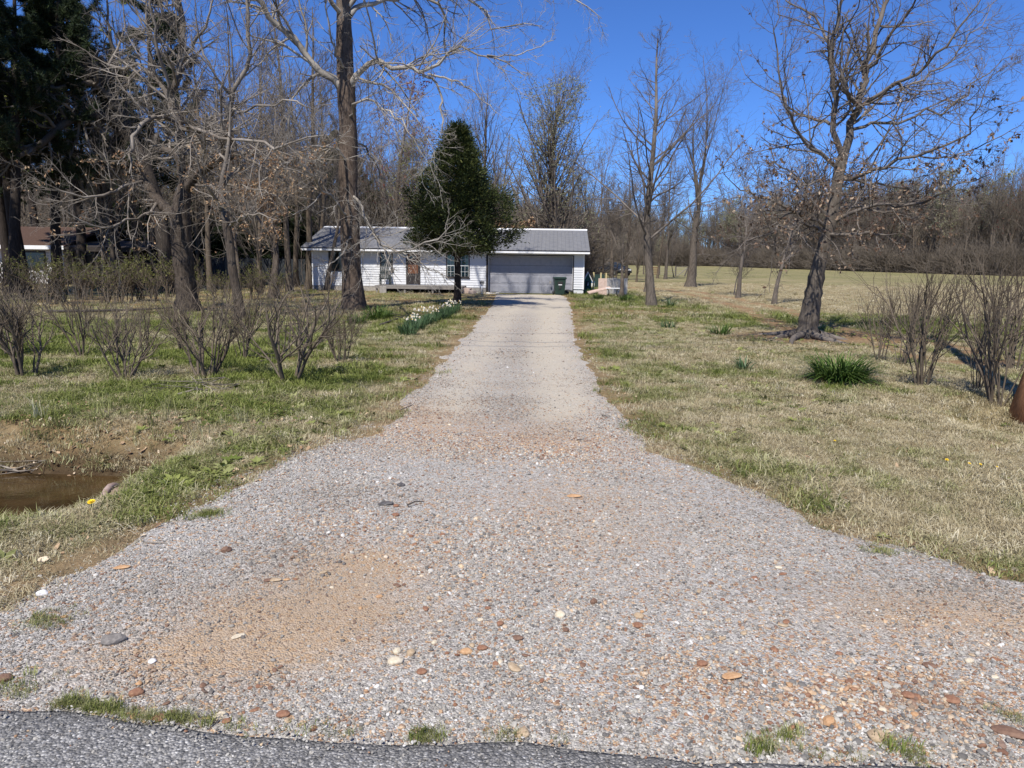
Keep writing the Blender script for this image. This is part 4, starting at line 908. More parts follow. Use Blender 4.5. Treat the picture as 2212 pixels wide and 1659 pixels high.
MB().prism([(-.7, zE - .15), (4, zE + .35), (8.6, zE - .15), (8.6, zE - .3), (4, zE + .15), (-.7, zE - .3)], 'x', 0, wd + .3).build("roof", dkw, cpx)
for k in range(4): MB().box(.1 + (wd - .3) * k / 3, .22 + (wd - .3) * k / 3, -.2, -.08, 0, zE - .28).build("post", dkw, cpx)
MB().box(0, wd, 6.0, 6.1, 0, zE - .25).build("back_wall", dkw, cpx); MB().box(wd, wd + .1, 0, 6, 0, zE - .25).build("side_wall", dkw, cpx)
MB().box(.3, wd, -.72, -.702, zE - .42, zE - .18).build("eave_board", dkw, cpx)
# privacy fence
fbm_ = simple("dark_blue_grey_fence_board", (.020, .024, .028), (.05, .056, .062), 7, .9, .2, (6, 6, 1))
FY = 50.5
pf = thing("board_fence", "dark weathered board fence between the two houses", "fence", (pt(300, 580, FY)[0], FY, 0)); fx = pf.location.x; x1f = pt(664, 590, FY)[0]
bd = MB().box(0, .145, -.011, .011, .05, 1.75).mesh("fence_board"); bd.materials.append(fbm_); nbd = int((x1f - fx) / .152)
for i in range(min(nbd, 290)): link("fence_board", bd, None, pf, (i * .152, .006 * (i % 2), random.Random(i + 9).uniform(-.03, .03)))
for z_ in (.4, 1.4): MB().box(0, x1f - fx, .02, .06, z_, z_ + .09).build("rail", fbm_, pf)
pm2 = MB().box(-.05, .05, .065, .165, 0, 1.85).mesh("post"); pm2.materials.append(fbm_)
for i in range(int((x1f - fx) / 2.4) + 1): link("post", pm2, None, pf, (i * 2.4, 0, 0))

# ------------------------------------------------------------------ pole with wires at the right edge
pq = at(2226, 905); polem = simple("rust_brown_pole_wood", (.17, .075, .032), (.36, .18, .085), 6, .85, .35, (9, 9, .7))
up = thing("utility_pole", "rust brown wooden utility pole leaning at the right edge of the yard", "pole", (pq[0], pq[1], pq[2]))
MB().tube([(-.04, 0, -.1), (.07, 0, .75), (.26, 0, 7), (.45, 0, 13.6)], [.25, .17, .14, .115], 18).build("shaft", polem, up, smooth=True)
MB().box(-.7, 1.5, -.06, .06, 12.6, 12.75).build("crossarm", polem, up); MB().tube([(.45, 0, 13.6), (.45, 0, 13.8)], .05, 8).build("insulator", gm2, up)
for k, (dx_, dy_, hz_) in enumerate(((-.5, -.0, 12.85), (1.3, .0, 12.84), (.38, -.2, 10.4), (.33, -.2, 9.1))):
    pth = [(x_, pq[1] + dy_, pq[2] + hz_ - 0.9 + .9 * ((x_ - pq[0]) / 24) ** 2 if False else pq[2] + hz_ - .7 * (1 - abs(2 * (((x_ - pq[0]) / 36) % 1) - 1) ** 2)) for x_ in np.linspace(pq[0] - 36, pq[0] + 36, 33)]
    o = MB().tube([(x_ - pth[0][0], 0, z_ - pth[0][2]) for x_, y_, z_ in pth], .016 if k < 2 else .022, 5).build("power_line", blk, None); o.location = pth[0]; tag(o, ("thin black power line, highest over the front yard", "thin black power line on the outer arm end over the front yard", "thicker black cable below the power lines over the front yard", "lowest black cable strung over the front yard")[k], "cable")

# ------------------------------------------------------------------ culvert mouth
cu = at(300, 1046); cvm = simple("pinkish_clay_pipe", (.20, .12, .085), (.42, .33, .28), 7, .75, .3)
cv = thing("culvert_pipe", "pinkish rounded end of a culvert pipe at the right end of the ditch", "pipe", (cu[0] - .10, cu[1] - .12, -.26), .12)
nseg = 20; V = []
for xx, r0_, in ((-.05, .24), (.40, .24), (.40, .20), (-.05, .20)):
    V += [(xx, r0_ * math.cos(2 * PI * j / nseg), r0_ * math.sin(2 * PI * j / nseg)) for j in range(nseg)]
Fc = []
for i in range(4):
    for j in range(nseg): Fc.append((i * nseg + j, i * nseg + (j + 1) % nseg, ((i + 1) % 4) * nseg + (j + 1) % nseg, ((i + 1) % 4) * nseg + j))
MB().add(V, Fc).build("pipe_barrel", cvm, cv, smooth=True); MB().tube([(-.06, .25 * math.cos(2 * PI * j / nseg), .25 * math.sin(2 * PI * j / nseg)) for j in range(nseg + 1)], .028, 6, False).build("pipe_collar", cvm, cv, smooth=True)
# ================================================================== trees
def unit(v): return v / np.maximum(np.linalg.norm(v, axis=-1, keepdims=True), 1e-9)
def tubes(pts, rad, k):
    """pts (n, s, 3), rad (n, s) -> vertices, quads, radius per vertex"""
    n, s, _ = pts.shape
    t = unit(np.gradient(pts, axis=1)); t0 = unit(pts[:, -1] - pts[:, 0])
    a = np.where(np.abs(t0[:, 2:3]) < .8, np.array([[0, 0, 1.]]), np.array([[1., 0.15, 0]]))
    u = unit(np.cross(t, a[:, None, :])); w = np.cross(t, u)
    ang = 2 * PI * np.arange(k) / k
    V = pts[:, :, None, :] + rad[:, :, None, None] * (u[:, :, None, :] * np.cos(ang)[None, None, :, None] + w[:, :, None, :] * np.sin(ang)[None, None, :, None])
    i = np.arange(n * s * k).reshape(n, s, k); j = np.roll(i, -1, axis=2)
    Q = np.stack([i[:, :-1], j[:, :-1], j[:, 1:], i[:, 1:]], -1).reshape(-1, 4)
    return V.reshape(-1, 3), Q, np.repeat(rad.reshape(-1), k)
def grow(P0, D, L, R, S, wander, trop, r, endr=.35):
    n = len(P0); p = P0.copy(); d = unit(D); pts = [p.copy()]
    for i in range(S):
        d = unit(d + wander * r.normal(size=(n, 3)) + np.array([0, 0, 1.0]) * trop); p = p + d * (L / S)[:, None]; pts.append(p.copy())
    return np.stack(pts, 1), R[:, None] * (1 - (1 - endr) * np.linspace(0, 1, S + 1))[None, :]
def spawn(pts, rad, k, t0, t1, ang, sd, lf, rf, r, Lsrc=None, taper=.5, up=0.0):
    n, s1, _ = pts.shape; S = s1 - 1
    if Lsrc is None: Lsrc = np.linalg.norm(np.diff(pts, axis=1), axis=-1).sum(1)
    t = t0 + (t1 - t0) * (np.arange(k)[None, :] + r.random((n, k))) / k
    q = np.clip(t * S, 0, S - 1e-4); i0 = q.astype(int); f = (q - i0)[..., None]; rows = np.arange(n)[:, None]
    a = pts[rows, i0]; b = pts[rows, i0 + 1]; pos = a * (1 - f) + b * f; d = unit(b - a)
    rr = rad[rows, i0] * (1 - f[..., 0]) + rad[rows, i0 + 1] * f[..., 0]
    perp = unit(np.cross(d, r.normal(size=d.shape)) + np.array([0, 0, up])); an = np.radians(ang + sd * r.normal(size=t.shape))[..., None]
    nd = unit(np.cos(an) * d + np.sin(an) * perp)
    L = Lsrc[:, None] * lf * (1 - taper * (t - t0) / max(t1 - t0, 1e-3)) * (.65 + .7 * r.random(t.shape))
    return pos.reshape(-1, 3), nd.reshape(-1, 3), L.reshape(-1), np.minimum(rr * rf, rr).reshape(-1)
def smooth_path(P, n):
    P = np.asarray(P, float); c = np.concatenate([[0], np.cumsum(np.linalg.norm(np.diff(P[:, :3], axis=0), axis=1))])
    u = np.linspace(0, c[-1], n); out = np.empty((n, P.shape[1])); m = len(P)
    g = np.gradient(P, axis=0) if m > 2 else np.repeat(P[1:] - P[:-1], 2, 0)
    dc = np.gradient(c) if m > 2 else np.array([c[-1]] * 2)
    T = g / dc[:, None]
    for a, x in enumerate(u):
        i = min(np.searchsorted(c, x, side='right') - 1, m - 2); h = c[i + 1] - c[i]; s = (x - c[i]) / h
        h00, h10, h01, h11 = 2 * s**3 - 3 * s**2 + 1, s**3 - 2 * s**2 + s, -2 * s**3 + 3 * s**2, s**3 - s**2
        out[a] = h00 * P[i] + h10 * h * T[i] + h01 * P[i + 1] + h11 * h * T[i + 1]
    return out
class Acc:
    def __init__(s): s.V = []; s.Q = []; s.T = []; s.A = []; s.n = 0
    def tubes(s, pts, rad, k):
        V, Q, A = tubes(pts, rad, k); s.V.append(V); s.Q.append(Q + s.n); s.A.append(A); s.n += len(V)
    def tris(s, V, T, a=0.0):
        s.V.append(V); s.T.append(T + s.n); s.A.append(np.full(len(V), a)); s.n += len(V)
    def mesh(s, name, org=(0, 0, 0), smooth=True):
        V = np.concatenate(s.V) - np.asarray(org); Q = np.concatenate(s.Q) if s.Q else None; T = np.concatenate(s.T) if s.T else None
        return np_mesh(name, V, Q, T, {'thick': np.concatenate(s.A)}, smooth)
def leaf_tris(P, size, r, droop=0.3, aspect=.5):
    """one bent leaf (4 triangles) at each point"""
    n = len(P); d = unit(r.normal(size=(n, 3)) + np.array([0, 0, -droop])); u = unit(np.cross(d, r.normal(size=(n, 3)))); w = np.cross(d, u); s = (size * (.6 + .8 * r.random(n)))[:, None]
    pts = np.stack([P, P + d * s * .5 + u * s * aspect * .5 + w * s * .12, P + d * s, P + d * s * .5 - u * s * aspect * .5 + w * s * .12, P + d * s * .5 - w * s * .02], 1)
    b = np.arange(n)[:, None] * 5
    T = np.concatenate([b + np.array([0, 1, 4]), b + np.array([1, 2, 4]), b + np.array([2, 3, 4]), b + np.array([3, 0, 4])])
    return pts.reshape(-1, 3), T
def along(pts, n, r, t0=.2, t1=1.0):
    m, s1, _ = pts.shape; i = r.integers(0, m, n); t = (t0 + (t1 - t0) * r.random(n)) * (s1 - 1) * .9999; k = t.astype(int); f = (t - k)[:, None]
    return pts[i, k] * (1 - f) + pts[i, k + 1] * f

def bark_mat(name, thick0, thick1, thin0, thin1, rlo=.03, rhi=.09, bs=1.0, grain=(7, 7, 1.1), bdist=.03):
    """furrowed bark on the stem, smoother and paler skin on thin twigs"""
    m, nt, N, L, B = new_mat(name); P = ocoord(N)
    f = noise(N, L, P, 3.2, 6, .7, grain); f2 = noise(N, L, P, 1.1, 3, .6)
    a = ramp(N, [(.33, thick0), (.68, thick1)]); L.new(f, a.inputs[0]); b = ramp(N, [(.35, thin0), (.65, thin1)]); L.new(f2, b.inputs[0])
    t = attr(N, 'thick'); mr = N.new('ShaderNodeMapRange'); mr.inputs['From Min'].default_value = rlo; mr.inputs['From Max'].default_value = rhi; L.new(t, mr.inputs[0])
    c = mixc(N, L, mr.outputs[0], b.outputs[0], a.outputs[0]); L.new(c, B.inputs['Base Color']); B.inputs['Roughness'].default_value = .88; B.inputs['Specular IOR Level'].default_value = .2
    h = math_(N, L, 'MULTIPLY', f, mr.outputs[0]); bump(N, L, h, B, .9 * bs, bdist); return m
def leaf_mat(name, stops, trans=.3, rough=.6):
    m, nt, N, L, B = new_mat(name); g = N.new('ShaderNodeNewGeometry'); r = ramp(N, stops); L.new(g.outputs['Random Per Island'], r.inputs[0]); L.new(r.outputs[0], B.inputs['Base Color'])
    B.inputs['Roughness'].default_value = rough; B.inputs['Specular IOR Level'].default_value = .25
    tr = N.new('ShaderNodeBsdfTranslucent'); L.new(r.outputs[0], tr.inputs['Color']); mx = N.new('ShaderNodeMixShader'); mx.inputs[0].default_value = trans
    L.new(B.outputs[0], mx.inputs[1]); L.new(tr.outputs[0], mx.inputs[2]); L.new(mx.outputs[0], [n for n in N if n.type == 'OUTPUT_MATERIAL'][0].inputs['Surface']); return m
bark_grey = bark_mat("grey_brown_bark", (.045, .035, .027), (.165, .132, .102), (.10, .082, .066), (.20, .168, .138))
bark_oak = bark_mat("oak_bark", (.050, .041, .032), (.165, .138, .112), (.085, .070, .058), (.20, .172, .146), .05, .13)
bark_syc = bark_mat("sycamore_bark", (.045, .033, .025), (.165, .122, .092), (.16, .138, .112), (.40, .365, .315), .13, .26, 1.0, (5, 5, 1.6))
bark_dark = bark_mat("dark_pine_bark", (.016, .013, .011), (.055, .042, .034), (.05, .04, .034), (.10, .085, .07))
bark_fork = bark_mat("mottled_bark", (.024, .018, .014), (.110, .086, .066), (.12, .10, .080), (.30, .262, .22), .035, .13)
bark_lean = bark_mat('dark_leaning_bark', (.020, .016, .013), (.075, .060, .048), (.10, .085, .068), (.22, .19, .158), .05, .2)
bark_wood = bark_mat("far_wood_bark", (.075, .057, .040), (.145, .115, .085), (.105, .086, .066), (.195, .165, .132), .02, .1, .4)
bark_shrub = bark_mat("shrub_bark", (.06, .046, .033), (.15, .12, .090), (.085, .065, .046), (.215, .175, .13), .006, .022, .6, (20, 20, 3))
oakleaf = leaf_mat("dry_oak_leaf", [(0, (.09, .052, .032)), (.5, (.20, .125, .080)), (.85, (.36, .26, .175)), (1, (.56, .45, .33))], .25)
tanleaf = leaf_mat("tan_beech_leaf", [(0, (.20, .105, .052)), (.5, (.36, .22, .12)), (.85, (.52, .36, .21)), (1, (.66, .52, .34))], .3)
limeleaf = leaf_mat("new_lime_leaf", [(0, (.16, .19, .03)), (.6, (.30, .32, .06)), (1, (.42, .44, .14))], .4)
redbud = leaf_mat("red_maple_bud", [(0, (.13, .035, .03)), (.6, (.24, .075, .055)), (1, (.34, .15, .11))], .3)
pearbud = leaf_mat("pale_pear_bud", [(0, (.20, .20, .09)), (.5, (.36, .36, .20)), (1, (.52, .52, .36))], .4)
cedarl = leaf_mat("cedar_spray", [(0, (.010, .018, .007)), (.45, (.024, .038, .011)), (.8, (.055, .070, .017)), (1, (.12, .125, .034))], .12)
pinel = leaf_mat("pine_needle", [(0, (.012, .020, .009)), (.5, (.024, .038, .014)), (1, (.050, .070, .024))], .12)
olivel = leaf_mat("olive_evergreen", [(0, (.022, .034, .010)), (.5, (.045, .060, .018)), (1, (.085, .10, .035))], .15)
budgreen = leaf_mat("forsythia_leaf", [(0, (.07, .085, .018)), (.6, (.16, .17, .04)), (1, (.32, .31, .11))], .35)

def limb_path(pix, Y0, org, jit, r):
    """pix: (px, py, dY, width in px) -> world path with radius"""
    P = []
    for px, py, dY, w in pix:
        p = pt(px, py, Y0 + dY); P.append([*p, .5 * w * (Y0 + dY) / F])
    return np.array(P)
def hero(name, label, cat, base, Y0, trunk, limbs, bark, levels, seed, group=None, leaves=None, tk=16, flare=1.6, extra=None):
    """trunk and limbs are traced as pixels with a depth offset; twigs grow from the limbs level by level.
       levels: list of (children per metre of limb / per branch, t0, t1, angle, sd, length factor, radius factor, wander, tropism, S)"""
    r = np.random.default_rng(seed); org = np.array([base[0], base[1], base[2]])
    root = thing(name, label, cat, tuple(org), 0, group)
    tp = limb_path(trunk, Y0, org, 0, r); tp = smooth_path(tp, 40)
    hgt = tp[:, 2] - org[2]; rad = tp[:, 3] * (1 + (flare - 1) * np.exp(-np.maximum(hgt, 0) / .35)) * (1 + .05 * r.normal(size=len(tp)))
    ac = Acc(); ac.tubes(tp[None, :, :3], rad[None, :], tk)
    V = ac.V[0]; h = V[:, 2] - org[2]; ctr = np.repeat(tp[:, :3], tk, 0); an = np.arctan2(V[:, 1] - ctr[:, 1], V[:, 0] - ctr[:, 0])
    lump = 1 + .05 * np.sin(3 * an + h * 1.3) + .035 * np.sin(7 * an - h * 2.1) + np.exp(-np.maximum(h, 0) / .3) * .22 * np.maximum(0, np.sin(2.5 * an + seed)) ; V[:] = ctr + (V - ctr) * lump[:, None]
    me = ac.mesh("trunk", org); me.materials.append(bark); link("trunk", me, None, root)
    LP = []
    for lb in limbs:
        p = smooth_path(limb_path(lb, Y0, org, 0, r), 14); seglen = np.linalg.norm(p[-1, :3] - p[0, :3])
        p[1:-1, :3] += r.normal(0, .012 * seglen, (12, 3)); p[:, 3] = np.maximum(p[:, 3], .006)
        LP.append(p); ac = Acc(); ac.tubes(p[None, :, :3], p[None, :, 3], 9); me = ac.mesh("limb", org); me.materials.append(bark); link("limb", me, None, root)
    cr = Acc()
    pts = np.stack([p[:, :3] for p in LP]); rd = np.stack([p[:, 3] for p in LP]); last = None; allp = []
    for li, (k, t0, t1, ang, sd, lf, rf, wan, trop, S, rmin, lmax) in enumerate(levels):
        PS = []
        if li == 0:
            for a in range(len(pts)):
                Ls = np.linalg.norm(np.diff(pts[a], axis=0), axis=-1).sum(); n = max(2, int(k * Ls))
                PS.append(spawn(pts[a:a + 1], rd[a:a + 1], n, t0, t1, ang, sd, lf, rf, r, np.array([min(Ls, lmax / max(lf, .01))]), .45))
            if extra: PS.append(extra(tp, r))
            P0, D, L, R = [np.concatenate(q) for q in zip(*PS)]
        else:
            P0, D, L, R = spawn(last[0], last[1], k, t0, t1, ang, sd, lf, rf, r)
        L = np.minimum(L, lmax); R = np.clip(np.maximum(R, rmin), 0, .02 + L * .03)
        last = grow(P0, D, L, R, S, wan, trop, r, .45); cr.tubes(last[0], last[1], 5 if li == 0 else (4 if li == 1 else 3)); allp.append(last)
    me = cr.mesh("crown", org); me.materials.append(bark); link("crown", me, None, root)
    if leaves:
        for (m_, n, size, lv, nm) in leaves:
            P = along(allp[lv][0], n, r); la = Acc(); V, T = leaf_tris(P, size, r); la.tris(V, T); me = la.mesh(nm, org, False); me.materials.append(m_); link(nm, me, None, root)
    return root, allp

# --- the tall sycamore before the house
b = at(764, 669); YS = b[1]
syc_tr = [(764, 676, 0, 46), (762, 640, 0, 42), (758, 560, 0, 41), (756, 470, 0, 40), (752, 380, .05, 38), (751, 290, .1, 36), (749, 200, .15, 36), (744, 100, .2, 33), (742, 0, .25, 30), (741, -130, .3, 27), (746, -280, .3, 22), (752, -440, .3, 15), (756, -600, .3, 6)]
syc = [
 [(741, 196, .1, 17), (703, 158, -.1, 15), (667, 122, -.3, 13), (620, 72, -.6, 12), (584, 32, -.9, 11), (556, 0, -1.1, 10), (500, -70, -1.5, 6), (440, -110, -1.8, 2)],
 [(756, 190, .1, 15), (770, 176, -.1, 13), (783, 155, -.3, 12), (822, 138, -.7, 10), (865, 144, -1.1, 9), (912, 162, -1.4, 8), (948, 126, -1.8, 5), (994, 101, -2.2, 4), (1052, 119, -2.5, 3.5), (1088, 126, -2.7, 3), (1131, 162, -2.9, 1.6)],
 [(912, 162, -1.4, 6), (942, 178, -1.5, 5), (953, 208, -1.6, 4.5), (955, 250, -1.7, 4), (957, 283, -1.8, 2.5), (972, 310, -1.8, 1)],
 [(925, 160, -1.5, 4.5), (962, 168, -1.9, 4), (1000, 182, -2.3, 3), (1040, 215, -2.8, 2.2), (1068, 240, -3, 1)],
 [(1052, 119, -2.5, 3), (1090, 122, -2.5, 2.6), (1130, 112, -2.3, 2.2), (1170, 100, -2, 1.6), (1200, 84, -1.8, .8)],
 [(755, 34, .2, 13), (779, 11, .6, 10), (830, 3, 1.2, 8), (872, -4, 1.8, 7), (926, -2, 2.2, 6), (954, 20, 2.4, 5), (958, 78, 2.5, 4), (963, 122, 2.5, 1.6)],
 [(752, 15, .2, 12), (800, -40, .8, 9), (870, -60, 1.2, 7), (960, -30, 1.6, 6), (1040, 18, 1.8, 4.5), (1055, 60, 1.8, 3.6), (1110, 52, 1.8, 2.6), (1172, 57, 1.9, 1.4)],
 [(748, -40, .2, 12), (860, -120, .4, 8), (1000, -130, .5, 6), (1120, -70, .5, 4.5), (1200, -10, .5, 3), (1260, 20, .5, 2), (1300, 40, .5, 1)],
 [(742, -120, .3, 16), (690, -220, .8, 13), (620, -330, 1.2, 9), (560, -420, 1.5, 4)],
 [(744, -180, .3, 16), (800, -270, -.6, 13), (880, -350, -1.2, 10), (960, -400, -1.6, 4)],
 [(746, -260, .3, 14), (740, -360, 1.6, 12), (720, -480, 2.6, 8), (700, -560, 3.2, 3)],
 [(746, -290, .3, 13), (790, -380, 1.5, 11), (850, -470, 2.4, 8), (900, -560, 3, 3)],
 [(750, -380, .3, 12), (700, -460, -1.0, 9), (660, -560, -1.8, 6), (640, -640, -2.2, 2)],
 [(742, -60, .3, 15), (790, -130, 1.8, 12), (870, -200, 3.0, 9), (960, -260, 4.0, 6), (1040, -280, 4.6, 2)],
 [(742, -40, .3, 14), (680, -110, -1.6, 11), (600, -180, -3, 8), (520, -230, -4, 3)],
 [(742, 30, .2, 11), (728, 18, .0, 10), (708, -5, -.3, 9), (660, -90, -.6, 6), (600, -200, -.8, 2)],
 [(744, 150, .1, 6), (728, 120, -.5, 5), (716, 85, -.8, 4), (702, 0, -1.2, 3), (690, -60, -1.5, 1)],
 [(750, 255, .0, 5), (792, 220, -1.2, 4), (830, 232, -2.2, 3.4), (872, 262, -3.0, 2.8), (905, 320, -3.5, 2), (925, 352, -3.8, .9)],
 [(762, 175, 0, 6), (800, 180, -.8, 5), (845, 205, -1.6, 4), (890, 240, -2.2, 3), (925, 300, -2.8, 2), (940, 390, -3, .9)],
 [(758, 420, 0, 6), (790, 480, -1.5, 5), (815, 515, -2.8, 4.5), (850, 539, -4.0, 4), (880, 541, -4.6, 3.6), (921, 524, -5.0, 3), (956, 513, -5.2, 2.4), (984, 476, -5.2, 1)],
 [(815, 515, -2.8, 3), (836, 548, -3.4, 2.6), (848, 585, -3.6, 1.8), (868, 610, -3.7, .9)],
 [(850, 539, -4, 3), (892, 560, -4.6, 2.4), (950, 590, -5.2, 1.8), (985, 612, -5.4, 1)],
 [(753, 350, 0, 6), (700, 320, -1.6, 5), (650, 330, -2.8, 4), (590, 372, -3.6, 2.8), (540, 402, -4, 1.2)],
 [(751, 300, .1, 5), (790, 320, .9, 4), (820, 370, 1.6, 3), (850, 430, 2.0, 1.5)],
 [(757, 465, 0, 6), (724, 440, -1.0, 6), (690, 395, -1.8, 5), (655, 355, -2.4, 4.5), (630, 280, -2.8, 3.4), (618, 190, -3.0, 2), (610, 120, -3.1, 1)],
 [(757, 500, 0, 4), (742, 540, -1.2, 3.2), (715, 575, -1.8, 2), (690, 600, -2.2, .9)],
]
LV_S = [(3.2, .15, .98, 48, 16, .36, .45, .16, .02, 6, .007, 2.2), (7, .15, 1.0, 46, 16, .44, .55, .2, .0, 4, .0045, 1.0), (4, .2, 1, 42, 16, .55, .65, .24, -.03, 3, .0032, .5)]
hero("sycamore_tree", "tall sycamore with brown trunk and pale limbs in front of the white house", "tree", b, YS, syc_tr, syc, bark_syc, LV_S, 11, flare=1.35)

# --- the forked tree on the left lawn
b = at(404, 672); YF = b[1]
fork_tr = [(404, 680, 0, 50), (402, 640, 0, 44), (398, 590, 0, 41), (393, 520, 0, 41), (391, 460, 0, 40), (396, 415, 0, 30), (398, 400, 0, 22)]
fork = [
 [(399, 412, 0, 18), (394, 380, 0, 18), (387, 350, .1, 17), (376, 330, .2, 16), (362, 324, .3, 15), (345, 325, .4, 14), (339, 308, .4, 13), (338, 290, .4, 8)],
 [(392, 380, .0, 17), (390, 350, .1, 17), (386, 300, .2, 16), (382, 250, .3, 16), (380, 218, .4, 15), (392, 145, .5, 13), (394, 73, .6, 12), (402, 0, .7, 10), (410, -90, .8, 7), (412, -170, .9, 2)],
 [(386, 262, .3, 12), (372, 235, .4, 11), (356, 211, .5, 10), (340, 175, .6, 9), (330, 158, .7, 9), (305, 150, .9, 7), (270, 150, 1.2, 6), (236, 146, 1.5, 6), (240, 122, 1.7, 5), (262, 88, 1.9, 4), (272, 40, 2, 3), (270, -20, 2.1, 1)],
 [(402, 408, 0, 22), (420, 396, -.1, 19), (445, 368, -.3, 18), (466, 349, -.5, 17), (484, 338, -.7, 16), (496, 327, -.8, 15), (486, 300, -.9, 12), (487, 258, -1.0, 11), (509, 211, -1.2, 9), (522, 165, -1.3, 9), (531, 120, -1.4, 8), (536, 60, -1.5, 8), (543, 0, -1.6, 7), (550, -80, -1.7, 3)],
 [(475, 343, -.6, 10), (509, 334, -1.1, 8), (540, 330, -1.5, 7), (562, 330, -1.8, 4), (590, 322, -2.1, 2)],
 [(384, 270, .3, 9), (362, 255, -.3, 9), (338, 251, -.9, 9), (309, 266, -1.5, 8), (290, 290, -1.8, 8), (281, 327, -2, 7), (280, 375, -2.2, 3)],
 [(386, 275, .3, 8), (412, 280, -.8, 7), (450, 288, -1.8, 7), (500, 295, -2.6, 6), (560, 312, -3.2, 6), (600, 318, -3.6, 6), (640, 300, -4.0, 4), (700, 292, -4.2, 2)],
 [(495, 290, -.9, 8), (492, 240, -.9, 7), (466, 190, -.7, 6), (470, 330, -.8, 7)][:3],
 [(335, 170, .7, 7), (325, 100, .5, 6), (318, 40, .3, 5), (310, -40, .1, 3)],
 [(380, 220, .4, 8), (350, 150, -.2, 7), (338, 90, -.5, 6), (330, 20, -.8, 5), (325, -60, -1, 2)],
 [(393, 130, .5, 7), (430, 80, .2, 6), (455, 20, 0, 4), (470, -60, 0, 2)],
 [(394, 73, .6, 7), (362, 40, .2, 6), (340, -10, 0, 4), (330, -70, 0, 2)],
 [(388, 470, 0, 24), (362, 455, .3, 22), (335, 425, .6, 20), (315, 398, .8, 18), (302, 380, .9, 15)],
 [(310, 392, .8, 8), (278, 400, .2, 7), (240, 412, -.4, 6), (200, 424, -1, 5), (150, 418, -1.6, 4), (110, 398, -2, 2.5), (60, 380, -2.4, 1)],
 [(312, 395, .8, 7), (300, 360, 1.2, 6), (316, 335, 1.5, 5), (338, 330, 1.7, 3), (360, 300, 1.9, 1.5)],
 [(340, 430, .6, 7), (320, 460, -.6, 5.5), (280, 475, -1.6, 4.5), (230, 490, -2.4, 4), (190, 480, -3, 3), (140, 455, -3.4, 1.5)],
 [(487, 255, -1, 6), (520, 235, -1.8, 5), (580, 230, -2.6, 4), (640, 226, -3.2, 3), (690, 240, -3.6, 1.4)],
 [(509, 211, -1.2, 5), (470, 170, -1.6, 4.5), (440, 110, -1.8, 4), (425, 50, -2, 3), (420, -20, -2, 1.5)],
 [(420, 398, 0, 7), (446, 400, -.8, 5.5), (480, 405, -1.6, 4.5), (530, 400, -2.4, 3.6), (580, 420, -3, 2.5), (620, 450, -3.4, 1.2)],
]
LV_F = [(3.2, .1, .98, 50, 18, .44, .42, .17, .03, 6, .007, 2.4), (8, .15, 1.0, 48, 18, .46, .5, .2, .02, 4, .0045, 1.0), (4, .2, 1, 45, 16, .55, .65, .22, .02, 3, .0032, .5)]
frot, fall = hero("forked_tree", "thick forked bare tree with crooked limbs on the left lawn behind the shrub row", "tree", b, YF, fork_tr, fork, bark_fork, LV_F, 12, flare=1.15)

r_ = np.random.default_rng(31); P = along(fall[2][0], 30000, r_); zr = P[:, 2] - b[2]; P = P[(zr > 1.9) & (zr < 4.9) & ((P[:, 0] < b[0] - .4) | (P[:, 0] > b[0] + 1.2)) & (vnoise(P[:, 0] * 1.3, P[:, 2] * 1.6 + P[:, 1], 9) > .45)][:1100]
la = Acc(); V, T = leaf_tris(P, .085, r_, 1.0, .55); la.tris(V, T); me = la.mesh("leaves", b, False); me.materials.append(tanleaf); link("leaves", me, None, frot)
# --- the dark leaning tree behind it
b = at(362, 632); YL = b[1]
lean_tr = [(366, 636, 0, 28), (362, 600, 0, 27), (356, 540, 0, 26), (346, 470, .1, 27), (322, 390, .3, 29), (292, 320, .6, 33), (262, 268, .9, 34), (225, 200, 1.2, 30), (190, 150, 1.5, 26), (150, 100, 1.8, 22), (110, 40, 2.2, 19), (80, -30, 2.5, 14), (60, -120, 2.8, 6)]
leanl = [
 [(262, 268, .9, 20), (230, 254, .2, 19), (196, 250, -.5, 18), (164, 256, -1.2, 17), (124, 280, -1.9, 15), (100, 300, -2.3, 14), (73, 318, -2.6, 12), (45, 340, -3, 8), (20, 368, -3.3, 4), (-10, 390, -3.5, 2)],
 [(205, 170, 1.3, 14), (170, 140, .4, 13), (150, 120, 0, 12), (120, 60, -.4, 10), (100, 10, -.8, 9), (85, -50, -1, 5)],
 [(262, 262, .9, 14), (240, 215, .2, 13), (200, 180, -.6, 12), (150, 185, -1.4, 9), (100, 190, -2, 6), (40, 180, -2.6, 3), (-10, 172, -3, 1.5)],
 [(150, 100, 1.8, 12), (90, 90, 1.4, 9), (40, 105, 1, 6), (-20, 110, .6, 3)],
 [(225, 200, 1.2, 10), (250, 130, .6, 8), (235, 60, .2, 6), (230, -10, 0, 3)],
 [(110, 40, 2.2, 10), (150, -10, 1.8, 7), (190, -80, 1.5, 3)],
 [(124, 280, -1.9, 8), (95, 250, -2.6, 6), (50, 230, -3.2, 4.5), (5, 232, -3.8, 2)],
 [(164, 256, -1.2, 7), (140, 225, -2, 5), (100, 205, -2.6, 4), (60, 150, -3, 3), (40, 90, -3.2, 1.2)],
]
hero("leaning_tree", "dark tree leaning left with long curving limbs and a few fresh lime green leaves", "tree", b, YL, lean_tr, leanl, bark_lean, [(2.6, .15, .98, 50, 18, .36, .5, .17, .02, 6, .011, 2.2), (6, .15, 1, 48, 18, .42, .6, .2, .02, 4, .007, 1.0), (3, .2, 1, 45, 16, .5, .7, .22, .02, 3, .0055, .45)], 13,
     leaves=[(limeleaf, 520, .13, 2, "leaves")], flare=1.3)

